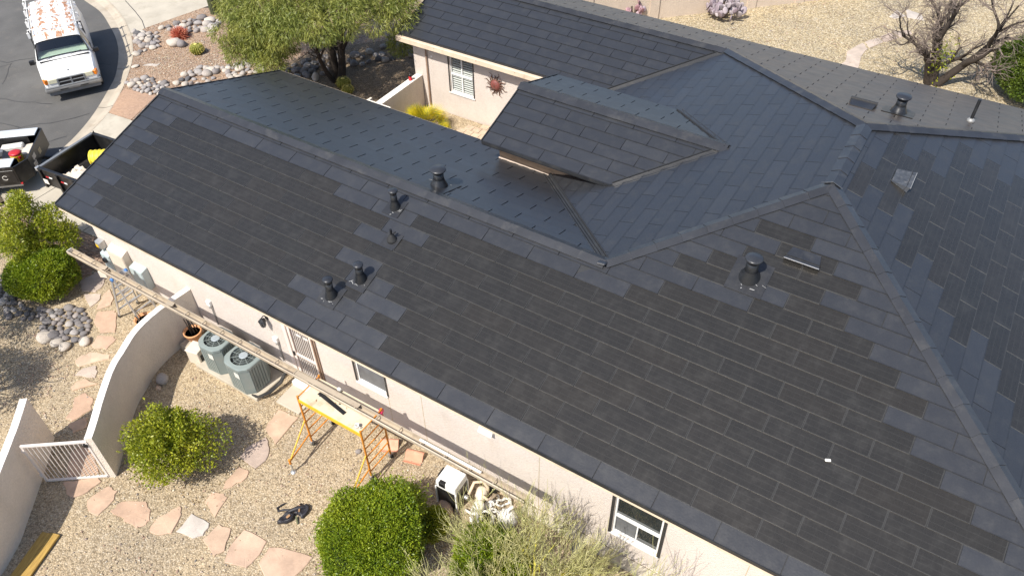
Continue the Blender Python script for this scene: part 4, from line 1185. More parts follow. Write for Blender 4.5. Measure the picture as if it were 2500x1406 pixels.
def offset(line, d):
    out = []
    for i, q in enumerate(line):
        a = Vector(line[max(i - 1, 0)]); b = Vector(line[min(i + 1, len(line) - 1)]); t_ = (b - a).normalized()
        out.append((q[0] + t_.y * d, q[1] - t_.x * d))
    return out
wall_strip('curved_wall', inn, offset(inn, 0.16), 1.45, 'curved cream stucco garden wall running from the house to the gate')
inn2 = smooth_line([(3.57, -3.9), (4.0, -4.36), (4.41, -4.84), (5.0, -5.56), (5.38, -6.06), (5.75, -6.9), (6.0, -8.2)], 4)
wall_strip('garden_wall', inn2, offset(inn2, 0.16), 1.45, 'straight cream stucco garden wall at the left edge, past the gate')
# gate
ga = Vector((4.50, -4.74, 0)); gb = Vector((5.60, -3.92, 0))
gd = (gb - ga); gl = gd.length; gang = math.atan2(gd.y, gd.x)
t = thing('garden_gate', 'white barred metal gate between the two garden walls', 'gate', ga, gang)
mb = MB()
mb.bar((0.02, 0, .06), (gl, 0, .06), .045, .045); mb.bar((0.02, 0, 1.36), (gl, 0, 1.36), .05, .05)
mb.bar((0.02, 0, .04), (0.02, 0, 1.38), .045, .045, (1, 0, 0)); mb.bar((gl - .02, 0, .04), (gl - .02, 0, 1.38), .045, .045, (1, 0, 0))
mb.build('gate_frame', 'white_metal', t)
for k in range(13):
    x = 0.02 + (gl - .04) * (k + 1) / 14
    MB().tube([(x, 0, .08), (x, 0, 1.34)], .009, 6).build('bar', 'white_metal', t)
MB().box((gl - .09, -.05, 1.22), (gl - .01, .05, 1.30)).build('latch', 'black', t)
for z in (.25, 1.15): MB().box((-.03, -.03, z), (.03, .03, z + .09)).build('hinge', 'white_metal', t)
# courtyard wall with a stub, behind the wing
t = thing('courtyard_wall', 'low cream courtyard wall with a bright white top, beside the yellow palm', 'wall', (2.1, 12.5, 0))
MB().box((-.12, -2.3, -.1), (.12, -.001, 1.20)).build('body', 'stucco_wall', t)
MB().box((-.125, -2.3, 1.201), (.125, -.001, 1.225)).build('coping', 'wall_cap', t)
MB().box((-.5, -2.72, -.1), (.52, -2.305, 1.20)).build('return_wall', 'stucco_wall', t)
MB().box((-.505, -2.725, 1.201), (.525, -2.305, 1.225)).build('coping', 'wall_cap', t)
MB().obox((-.46, -2.22, 1.1), ((1, 0, 0), (0, 1, 0), (0, 0, 1)), (.04, .08, .12)).build('return_wall', 'stucco_wall', t)
t = thing('lantern', 'small red lantern standing on the courtyard wall', 'lantern', (2.08, 12.0, 1.225))
MB().lathe([(0.07, 0), (0.07, .02), (.055, .03), (.06, .15), (.05, .17)], 12).build('body', 'red', t)
MB().lathe([(0.075, .17), (.03, .21), (.02, .24)], 12).build('cap', 'black', t)
MB().tube([(-.045, 0, .2), (-.04, 0, .28), (0, 0, .31), (.04, 0, .28), (.045, 0, .2)], .006, 6).build('handle', 'black', t)
# rear yard wall: panels of block with pilasters
t = thing('yard_wall', 'low tan block wall with pilasters at the far side of the back yard', 'wall', (4.3, 21.2, 0))
wd = Vector((0.715, 0.699, 0)); wn_ = Vector((-wd.y, wd.x, 0))
L = 0.0
seg = [2.95, 2.95, 1.55, 2.3, 2.3]
for i, s in enumerate(seg):
    c = wd * (L + s / 2)
    MB().obox(c + Vector((0, 0, .70)), (wd, wn_, (0, 0, 1)), (s / 2 - .2, .07, .75)).build('panel', 'block', t)
    MB().obox(wd * L + Vector((0, 0, .74)), (wd, wn_, (0, 0, 1)), (.2, .12, .80)).build('pilaster', 'block', t)
    MB().obox(wd * L + Vector((0, 0, 1.575)), (wd, wn_, (0, 0, 1)), (.23, .15, .035)).build('pilaster_cap', 'wall_cap', t)
    L += s

# ------------------------------------------------------------------ gutter length laid on the scaffold and ladder
t = thing('rain_gutter', 'long tan rain gutter taken down and propped beside the front wall', 'gutter', (0.46, -0.43, 1.72))
def gut(x0, x1, dy, dz0, dz1):
    mb = MB(); rows = []
    for x, dz in ((x0, dz0), (x1, dz1)):
        pr_ = [(-.085, .105), (-.065, .115), (-.085, .10), (-.08, .02), (-.055, 0.0), (.075, 0.0), (.085, .12), (.078, .12), (.070, .008), (-.050, .008), (-.072, .024), (-.076, .105)]
        rows.append([(x, y + dy, z + dz) for y, z in pr_])
    mb.grid(rows, sm=False, closed=True)
    return mb
gut(0, 8.42, 0, .0, .02).build('trough', 'gutter', t)
gut(8.40, 13.95, -.01, .022, -.01).build('trough', 'gutter', t)
for k in range(23):
    x = 0.35 + k * .585; dz = .02 * min(1, x / 8.4)
    MB().box((x, -.082, .092 + dz), (x + .022, .082, .112 + dz)).build('hanger', 'gutter', t)
MB().box((-.005, -.062, .0), (.01, .075, .115)).build('end_cap', 'white', t)
for x in (1.4, 3.9): MB().obox((x, 0.0, .135), ((1, .3, 0), (-.3, 1, 0), (0, 0, 1)), (.1, .06, .012)).build('bracket', 'gutter', t)
MB().box((11.4, -.02, .125), (12.9, .03, .14)).build('strap', 'white', t)
MB().box((8.0, -.055, .125), (9.8, .06, .145)).build('splice_board', 'gutter', t)

# ------------------------------------------------------------------ scaffold
t = thing('scaffold', 'orange rolling scaffold with a plywood deck beside the front wall', 'scaffold', (9.78, -0.54, 0))
SX, SY = 0.88, 0.34
for sx in (-1, 1):
    mb = MB()
    for sy in (-1, 1):
        x, y = sx * SX, sy * SY
        MB().tube([(x, y, .12), (x, y, 1.80)], .024, 10).build('post', 'orange', t)
        mbw = MB().lathe([(.001, -.03), (.06, -.03), (.07, -.015), (.07, .015), (.06, .03), (.001, .03)], 16, (x, y, .07), (0, 1, 0))
        w = mbw.build('caster', 'rubber', t)
        MB().box((x - .03, y - .045, .08), (x + .03, y + .045, .15)).build('fork', 'alu', w)
    for z in (.30, .58, .86, 1.14, 1.42, 1.76):
        MB().tube([(sx * SX, -SY, z), (sx * SX, SY, z)], .015, 8).build('rung', 'orange', t)
for sy in (-1, 1):
    MB().box((-SX, sy * SY - .018 - (.03 if sy > 0 else 0), 1.60), (SX, sy * SY + .018 - (.03 if sy > 0 else 0), 1.70)).build('side_rail', 'orange_yellow', t)
dk = MB().box((-SX + .03, -SY + .0, 1.701), (SX - .03, SY - .01, 1.722)).build('deck', 'plywood', t)
# outriggers on the yard side
for sx, end in ((-1, (-0.75, -1.12, .40)), (1, (.98, -1.07, .40))):
    x = sx * SX
    MB().tube([(x, -SY, .95), end], .018, 8).build('outrigger', 'orange_yellow', t)
    MB().tube([(x, -SY, .42), end], .018, 8).build('outrigger', 'orange', t)
    MB().tube([(end[0], end[1], .48), (end[0], end[1], .33)], .03, 10).build('outrigger_socket', 'orange', t)
    MB().tube([(end[0], end[1], .36), (end[0], end[1], .02)], .018, 10).build('screw_jack', 'galv', t)
    MB().lathe([(.07, 0), (.07, .012), (.03, .03)], 16, (end[0], end[1], 0)).build('foot_plate', 'galv', t)
tag(MB().obox((9.62, -.60, 1.732), ((1, -.16, 0), (.16, 1, 0), (0, 0, 1)), (.43, .045, .006)).build('flashing_strip', 'black', bevel=.003), 'black flashing strip lying on the scaffold deck', 'strip')
tag(MB().box((9.50, -.30, 1.724), (9.60, -.22, 1.83)).build('foam_block', 'hose', bevel=.02), 'small white block standing on the back of the scaffold deck', 'block')
t = thing('mug', 'small white cup at the front corner of the scaffold deck', 'cup', (10.50, -.80, 1.722))
MB().lathe([(.04, 0), (.05, .1), (.044, .1), (.036, .01), (.001, .01)], 16).build('cup', 'hose', t)
MB().tube([(.045, 0, .08), (.085, 0, .07), (.085, 0, .03), (.042, 0, .02)], .008, 6).build('handle', 'hose', t)
t = thing('clamp', 'bright pink clamp on the rear right scaffold post', 'clamp', (10.66, -.20, 1.68))
MB().obox((-.01, -.03, .0), ((1, .4, .2), (-.4, 1, 0), (0, 0, 1)), (.05, .09, .05)).build('jaw', 'pink', t, bevel=.01)
MB().tube([(0, -.04, -.05), (0.03, -.08, -.22)], .016, 8).build('handle', 'red', t)
rng = random.Random(11)
for k in range(7):
    x, y = rng.uniform(9.0, 10.5), rng.uniform(-.84, -.35)
    tag(MB().obox((x, y, 1.727), ((1, rng.uniform(-1, 1), 0), (0, 0, 1), (rng.uniform(-1, 1), 1, 0)), (rng.uniform(.012, .035), .005, rng.uniform(.01, .02))).build('tile_chip', 'leather' if k % 2 else 'leather_tan'),
        'small dark chip of debris on the plywood scaffold deck', 'debris', 'chips on the scaffold deck')
# articulated ladder
t = thing('step_ladder', 'grey aluminium folding ladder under the left end of the gutter', 'ladder', (1.95, -.22, 0))
top = 1.50
for fx, mat_ in ((-.34, 'alu'), (.75, 'alu')):
    rails = []
    for sy in (-1, 1):
        a = (fx, sy * .30, .02); b = (.02 if fx < 0 else .10, sy * .20, top)
        MB().bar(a, b, .028, .06, (1, 0, 0)).build('rail', mat_, t)
        rails.append((Vector(a), Vector(b)))
        MB().bar((a[0], a[1], 0.0), (a[0], a[1], .07), .05, .07, (1, 0, 0)).build('foot', 'black', t)
    for k in range(1, 6):
        s = k / 5.4
        MB().bar(rails[0][0].lerp(rails[0][1], s), rails[1][0].lerp(rails[1][1], s), .045, .028).build('rung', mat_, t)
for sy in (-1, 1): MB().lathe([(.055, -.03), (.055, .03)], 14, (.06, sy * .215, top), (0, 1, 0)).build('hinge', 'blue', t)
MB().box((-.02, -.2, top - .03), (.14, .2, top + .01)).build('cap_rung', 'alu', t)
tag(MB().obox((1.75, -.42, 1.62), ((1, .4, 0), (-.4, 1, 0), (0, 0, 1)), (.10, .08, .1)).build('cardboard_box', 'panel_beige', bevel=.004), 'small tan box set beside the gutter on top of the ladder', 'box')

# ------------------------------------------------------------------ air conditioners on their pad
def ac_unit(label, x, y, s, h, rz):
    t = thing('air_conditioner', label, 'air conditioner', (x, y, .10), rz, 'air conditioners by the curved wall')
    c = s * .22
    octo = [(-s / 2 + c, -s / 2), (s / 2 - c, -s / 2), (s / 2, -s / 2 + c), (s / 2, s / 2 - c), (s / 2 - c, s / 2), (-s / 2 + c, s / 2), (-s / 2, s / 2 - c), (-s / 2, -s / 2 + c)]
    sc = lambda k: [(a * k, b * k) for a, b in octo]
    MB().prism(sc(.95), 0.03, h - .08).build('coil', 'ac_dark', t)
    MB().prism(sc(1.0), 0.0, 0.05).build('base_pan', 'ac', t, bevel=.008)
    # vertical louvre ribs all round
    for i in range(8):
        a = Vector((*octo[i], 0)); b = Vector((*octo[(i + 1) % 8], 0)); L_ = (b - a).length; d = (b - a) / L_; nrm = Vector((d.y, -d.x, 0))
        if L_ < s * .4: 
            MB().obox((a + b) / 2 * .985 + Vector((0, 0, (h - .08) / 2 + .03)), (d, nrm, (0, 0, 1)), (L_ / 2, .012, (h - .12) / 2)).build('corner_post', 'ac', t)
            continue
        nn = 6
        for k in range(nn):
            p_ = a + d * (L_ * (k + .5) / nn)
            MB().obox(p_ * .985 + Vector((0, 0, (h - .08) / 2 + .03)), (d, nrm, (0, 0, 1)), (L_ / nn / 2 - .008, .012, (h - .12) / 2)).build('louvre', 'ac', t)
    # top: ring-shaped cover
    mb = MB(); R_ = s * .40; n = 32
    outer = []
    for k in range(n):
        a = 2 * math.pi * k / n; ca, sa = math.cos(a), math.sin(a)
        m = max(abs(ca), abs(sa)); rr = min(s * .52 / m, s * .52 * (2 - .44) / (abs(ca) + abs(sa)) )
        outer.append((ca * rr, sa * rr))
    rows = [[(x_, y_, h - .09) for x_, y_ in outer], [(x_, y_, h - .02) for x_, y_ in outer], [(x_ * .96, y_ * .96, h) for x_, y_ in outer],
            [(R_ * math.cos(2 * math.pi * k / n), R_ * math.sin(2 * math.pi * k / n), h + .012) for k in range(n)], [(R_ * math.cos(2 * math.pi * k / n), R_ * math.sin(2 * math.pi * k / n), h - .08) for k in range(n)]]
    mb.grid(rows, sm=False, closed=True); mb.build('top_cover', 'ac', t)
    MB().lathe([(0.001, h - .35), (R_, h - .35)], 24).build('shroud_floor', 'ac_dark', t)
    fan = MB().lathe([(.05, h - .16), (.055, h - .10), (.001, h - .09)], 16).build('fan_hub', 'ac_hub', t)
    for k in range(3):
        a = 2 * math.pi * k / 3 + .6; mb = MB(); rows = []
        for i in range(5):
            r_ = .05 + (R_ - .08) * i / 4; w = .5 - .05 * i
            rows.append([(r_ * math.cos(a + s_ * w), r_ * math.sin(a + s_ * w), h - .14 + s_ * .05) for s_ in (-1, -.33, .33, 1)])
        mb.grid(rows); mb.build('blade', 'blade', fan)
    MB().lathe([(.11, h + .004), (.11, h + .016), (.09, h + .022), (.001, h + .024)], 20).build('grille_hub', 'ac_hub', t)
    for k in range(10):
        a = 2 * math.pi * k / 10 + .2
        MB().tube([(.1 * math.cos(a), .1 * math.sin(a), h + .01), (R_ * math.cos(a), R_ * math.sin(a), h + .01)], .006, 5).build('grille_spoke', 'ac', t)
    for q in (.22, .31):
        r_ = s * q; MB().tube([(r_ * math.cos(2 * math.pi * k / 28), r_ * math.sin(2 * math.pi * k / 28), h + .01) for k in range(29)], .004, 4, caps=False).build('grille_ring', 'ac', t)
    MB().box((.05 * s, -s / 2 - .01, h * .62), (.26 * s, -s / 2 - .002, h * .8)).build('data_plate', 'hose', t)
    return t
ac_unit('grey-green air conditioner beside the potted stems, left of the pair', 5.36, -.22, .72, .90, R(3))
ac_unit('grey-green air conditioner with coolant lines, right of the pair', 6.38, -.27, .80, .92, R(-2))
tag(MB().prism([(4.75, -.66), (6.90, -.66), (6.95, .30), (4.78, .30)], -.02, .10).build('equipment_pad', 'concrete', bevel=.012), 'grey concrete pad under the two air conditioners', 'pad')
t = thing('coolant_line', 'black insulated coolant lines at the foot of the right hand air conditioner', 'pipe', (6.72, -.62, .1))
for k in range(3):
    MB().tube([(.0 + .02 * k, 0.0, .03), (.16 + .03 * k, -.02 + .02 * k, .05), (.30 + .03 * k, .25, .06), (.36 + .03 * k, .6, .12), (.34 + .02 * k, .98, .35)], .018 + .004 * k, 8).build('line', 'rubber', t)
t = thing('pump_box', 'low beige equipment box between the pot and the air conditioners', 'box', (4.66, -.44, 0), R(12))
MB().box((-.20, -.16, 0), (.16, .18, .44)).build('cabinet', 'panel_beige', t, bevel=.015)
MB().box((-.21, -.17, .441), (.17, .19, .47)).build('lid', 'panel_beige', t, bevel=.01)
MB().box((.161, -.10, .10), (.166, .06, .3)).build('opening', 'frame_dark', t)
t = thing('plinth', 'grey concrete block plinth under the clay pot by the curved wall', 'plinth', (4.22, -.22, 0))
MB().box((-.22, -.25, 0), (.26, .3, .24)).build('block', 'concrete', t, bevel=.01)
def clay_pot(label, x, y, z, r, h, stems, seed, stem_mat='black'):
    t = thing('plant_pot', label, 'plant pot', (x, y, z))
    MB().lathe([(r * .62, 0), (r * .9, h * .55), (r, h * .85), (r * 1.06, h * .86), (r * 1.06, h), (r * .92, h), (r * .88, h * .8), (.001, h * .78)], 24).build('pot', ['pot'], t)
    MB().lathe([(.001, h * .80), (r * .89, h * .80)], 20).build('soil', 'soil', t)
    rg = random.Random(seed)
    for k in range(stems):
        a = rg.uniform(0, 6.28); r0 = rg.uniform(0, r * .6); l = rg.uniform(.2, .48)
        MB().tube([(r0 * math.cos(a), r0 * math.sin(a), h * .78), (r0 * math.cos(a) - .12 * rg.random(), r0 * math.sin(a) - .08 * rg.random(), h * .78 + l)], [.02, .012], 6).build('stem', stem_mat, t)
clay_pot('orange clay pot with dark bare stems beside the air conditioners', 4.22, -.12, .24, .22, .30, 6, 1)
clay_pot('orange clay pot with a black filling just behind the curved wall', 2.62, -.40, 0, .24, .38, 3, 2, 'black')
clay_pot('orange clay pot with dry stems behind the ladder', 3.05, -.02, 0, .21, .34, 7, 3, 'twig')

# ------------------------------------------------------------------ pool equipment and loose things by the wall
t = thing('pool_heater', 'white and black box heater on the gravel by the front wall', 'heater', (12.48, -.32, 0), R(2))
MB().box((-.24, -.22, .03), (.24, .22, .62)).build('cabinet', 'black_metal', t, bevel=.01)
MB().add([(-.26, -.24, .62), (.26, -.24, .62), (.26, .24, .62), (-.26, .24, .62), (-.245, -.225, .84), (.245, -.225, .84), (.245, .225, .84), (-.245, .225, .84)],
         [(0, 3, 2, 1), (4, 5, 6, 7), (0, 1, 5, 4), (1, 2, 6, 5), (2, 3, 7, 6), (3, 0, 4, 7)]).build('hood', 'white', t, bevel=.03, seg=2)
for x, y in ((-.25, -.23), (.25, -.23), (.25, .23), (-.25, .23)): MB().box((x - .015, y - .015, 0), (x + .015, y + .015, .63)).build('corner_post', 'white', t)
MB().box((-.16, -.245, .70), (.0, -.15, .846)).build('control_panel', 'black', t, bevel=.01)
MB().box((-.34, -.02, .42), (-.262, .20, .70)).build('exhaust_grille', 'black', t, bevel=.01)
for k in range(4): MB().box((-.346, .0, .45 + .06 * k), (-.34, .18, .47 + .06 * k)).build('louvre', 'deck', t)
MB().tube([(.26, .02, .28), (.38, .02, .28)], .05, 12).build('water_port', 'alu', t)
MB().tube([(-.3, .1, .4), (-.42, .02, .2), (-.38, -.08, .1), (-.3, -.02, .06)], .014, 8).build('cable', 'black', t)
t = thing('pool_pump', 'tan pool pump and pipework between the heater and the white hoses', 'pump', (13.02, -.02, 0), R(20))
MB().lathe([(.11, -.16), (.13, -.12), (.13, .06), (.09, .1), (.09, .26), (.07, .28)], 18, (0.0, 0, .17), (0, -1, 0)).build('motor', 'panel_beige', t)
MB().lathe([(.12, 0), (.12, .26), (.1, .29), (.001, .3)], 18, (.02, -.30, .02)).build('strainer', 'hose', t)
MB().tube([(-.25, -.1, .28), (-.18, .12, .42), (0, .18, .42), (.12, .14, .30), (.1, .1, .1)], .034, 10).build('pipe', 'pvc', t)
MB().tube([(.05, -.1, .32), (.2, -.2, .36), (.3, -.05, .30), (.28, .1, .1)], .034, 10).build('pipe', 'pvc', t)
MB().tube([(-.28, -.35, .05), (-.1, -.45, .12), (.1, -.4, .06)], .03, 10).build('pipe', 'hose', t)
MB().box((.14, .16, .05), (.30, .24, .40)).build('valve', 'black', t, bevel=.01)
def hose_heap(label, x, y, r, n, seed):
    t = thing('pool_hose', label, 'hose', (x, y, 0))
    rs = np.random.RandomState(seed); P = []
    q = np.array([0., 0., .06]); d = rs.uniform(0, 6.28)
    for k in range(n):
        d += rs.normal() * .55 + (.35 if (k // 9) % 2 else -.30)
        q = q + np.array([math.cos(d) * .09, math.sin(d) * .09, 0])
        rr_ = math.hypot(q[0], q[1] / .75)
        if rr_ > r: q[:2] *= .86; d += 1.1
        q[2] = .05 + .16 * max(0, 1 - rr_ / r) * (k / n) + .03 * math.sin(k * .9)
        P.append(tuple(q))
    MB().tube(smooth3(P), .025, 8).build('hose', 'hose', t)
    for k in (n // 4, n // 2, 3 * n // 4):
        MB().tube([P[k], P[min(k + 1, n - 1)]], .042, 10).build('cuff', 'white', t)
    return t
def smooth3(P, k=3):
    out = []
    for i in range(len(P) - 1):
        a, b, c, d = [Vector(P[max(0, min(len(P) - 1, i + o))]) for o in (-1, 0, 1, 2)]
        for j in range(k):
            t_ = j / k; out.append(0.5 * ((2 * b) + (c - a) * t_ + (2 * a - 5 * b + 4 * c - d) * t_ * t_ + (3 * b - a - 3 * c + d) * t_ ** 3))
    return out
hose_heap('tangle of white pool hose heaped against the front wall', 13.46, .04, .30, 46, 1)
hose_heap('loose loop of white pool hose in front of the hose heap', 13.18, -.52, .20, 20, 2)
t = thing('pool_cleaner', 'round white ribbed pool cleaner beside the hose heap', 'pool cleaner', (13.78, -.16, .02), .4)
MB().lathe([(.02, .30), (.10, .29), (.17, .22), (.21, .10), (.22, .03), (.19, 0)], 22).build('shell', 'hose', t)
for k in range(8):
    a = 2 * math.pi * k / 8; MB().tube([(.09 * math.cos(a), .09 * math.sin(a), .30), (.18 * math.cos(a), .18 * math.sin(a), .20), (.225 * math.cos(a), .225 * math.sin(a), .06)], .012, 6).build('rib', 'white', t)
MB().tube([(0, 0, .28), (.02, .02, .40), (.12, .08, .46)], .035, 8).build('swivel', 'white', t)
t = thing('skimmer_ring', 'white round skimmer ring with a grey mesh lying by the hoses', 'ring', (13.38, -.42, .02))
mb = MB(); pts = [(.17 * math.cos(2 * math.pi * k / 24), .17 * math.sin(2 * math.pi * k / 24), .10) for k in range(25)]
mb.tube(pts, .03, 8, caps=False); mb.build('ring', 'hose', t)
MB().lathe([(.001, .10), (.15, .10)], 20).build('mesh', 'screen', t)
for k in range(8):
    a = 2 * math.pi * k / 8; MB().obox((.205 * math.cos(a), .205 * math.sin(a), .10), ((math.cos(a), math.sin(a), 0), (-math.sin(a), math.cos(a), 0), (0, 0, 1)), (.02, .025, .02)).build('lug', 'hose', t)
# curved clay roof tiles left on the gravel
def clay_tile(label, x, y, rz, n=1):
    t = thing('clay_tile', label, 'roof tile', (x, y, 0), rz)
    mb = MB(); rows = []
    for v in (0, .42):
        row = []
        for k in range(13):
            s = k / 12; row.append(((s - .5) * .36, v - .21, .03 + .075 * math.sin(s * 2 * math.pi) + .05))
        rows.append(row + [(a, b, c - .016) for a, b, c in row[::-1]])
    mb.grid(rows, closed=True)
    mb.add(rows[0], [tuple(range(26))[::-1]]); mb.add(rows[1], [tuple(range(26))])
    mb.build('tile', 'terracotta', t)
    return t
clay_tile('pink clay roof tile lying under the right end of the scaffold', 10.46, 0.0, R(-62))
clay_tile('pink clay roof tile lying right of the scaffold, nearest the heater', 11.14, .04, R(-75))
t = thing('tool_belt', 'black leather tool belt dropped on the open gravel', 'tool belt', (9.78, -2.42, 0), R(32))
def lump(name, x, y, z, a, b, h, rz, mat, seed, sag=.25):
    bm = bmesh.new(); bmesh.ops.create_icosphere(bm, subdivisions=3, radius=1.0)
    rg = random.Random(seed); ph = [rg.uniform(0, 6) for _ in range(5)]
    for v in bm.verts:
        d = v.co.normalized(); k = 1 + .16 * math.sin(3 * d.x + ph[0]) * math.sin(4 * d.y + ph[1]) + .10 * math.sin(7 * d.x + 3 * d.z + ph[2]) + .06 * math.sin(11 * d.y + ph[3])
        x_, y_, z_ = d.x * a * k, d.y * b * k, d.z * h * k
        if d.z > .2: z_ -= sag * h * max(0, 1 - (d.x ** 2 + d.y ** 2) * 2)      # open mouth sags in
        v.co = (x + x_ * math.cos(rz) - y_ * math.sin(rz), y + x_ * math.sin(rz) + y_ * math.cos(rz), max(0, z + z_))
    for f in bm.faces: f.smooth = True
    me = bpy.data.meshes.new(name); bm.to_mesh(me); bm.free(); me.materials.append(MT[mat])
    o = bpy.data.objects.new(name, me); COL.objects.link(o); o.parent = t
    return o
lump('pouch', -.14, -.14, .05, .19, .105, .09, .55, 'leather', 1, .9)
lump('pouch', .20, .04, .05, .105, .17, .085, -.2, 'leather', 2, .8)
lump('pouch', .07, .07, .05, .06, .13, .06, -.3, 'leather', 3, .5)
MB().tube([(-.18, -.03, .06), (-.04, .03, .10), (.05, .06, .11), (.16, .10, .10), (.26, .1, .05)], [.03, .04, .045, .04, .03], 8).build('belt', 'leather', t)
MB().tube([(-.08, .05, .06), (-.24, .07, .04), (-.36, .04, .03), (-.40, .12, .03), (-.30, .20, .03), (-.24, .24, .03)], [.026, .024, .02, .02, .018, .012], 6).build('strap', 'leather', t)
MB().bar((.10, .14, .12), (.12, -.02, .11), .035, .02).build('handle', 'leather_tan', t)
MB().bar((-.12, -.16, .11), (-.06, -.10, .12), .05, .02).build('pencil_flap', 'leather_tan', t)
MB().bar((.06, -.10, .06), (.12, -.26, .03), .028, .028).build('knife', 'cactus_green', t)
t = thing('wood_board', 'yellow treated timber plank lying in shade at the bottom left corner', 'plank', (5.92, -6.0, .02), R(-71.5) + math.pi / 2)
MB().box((-.22, -1.1, 0), (-.012, .54, .045)).build('plank', 'lumber', t, bevel=.006)
MB().box((-.008, -1.05, 0.0), (.19, .56, .055)).build('plank', 'lumber', t, bevel=.006)

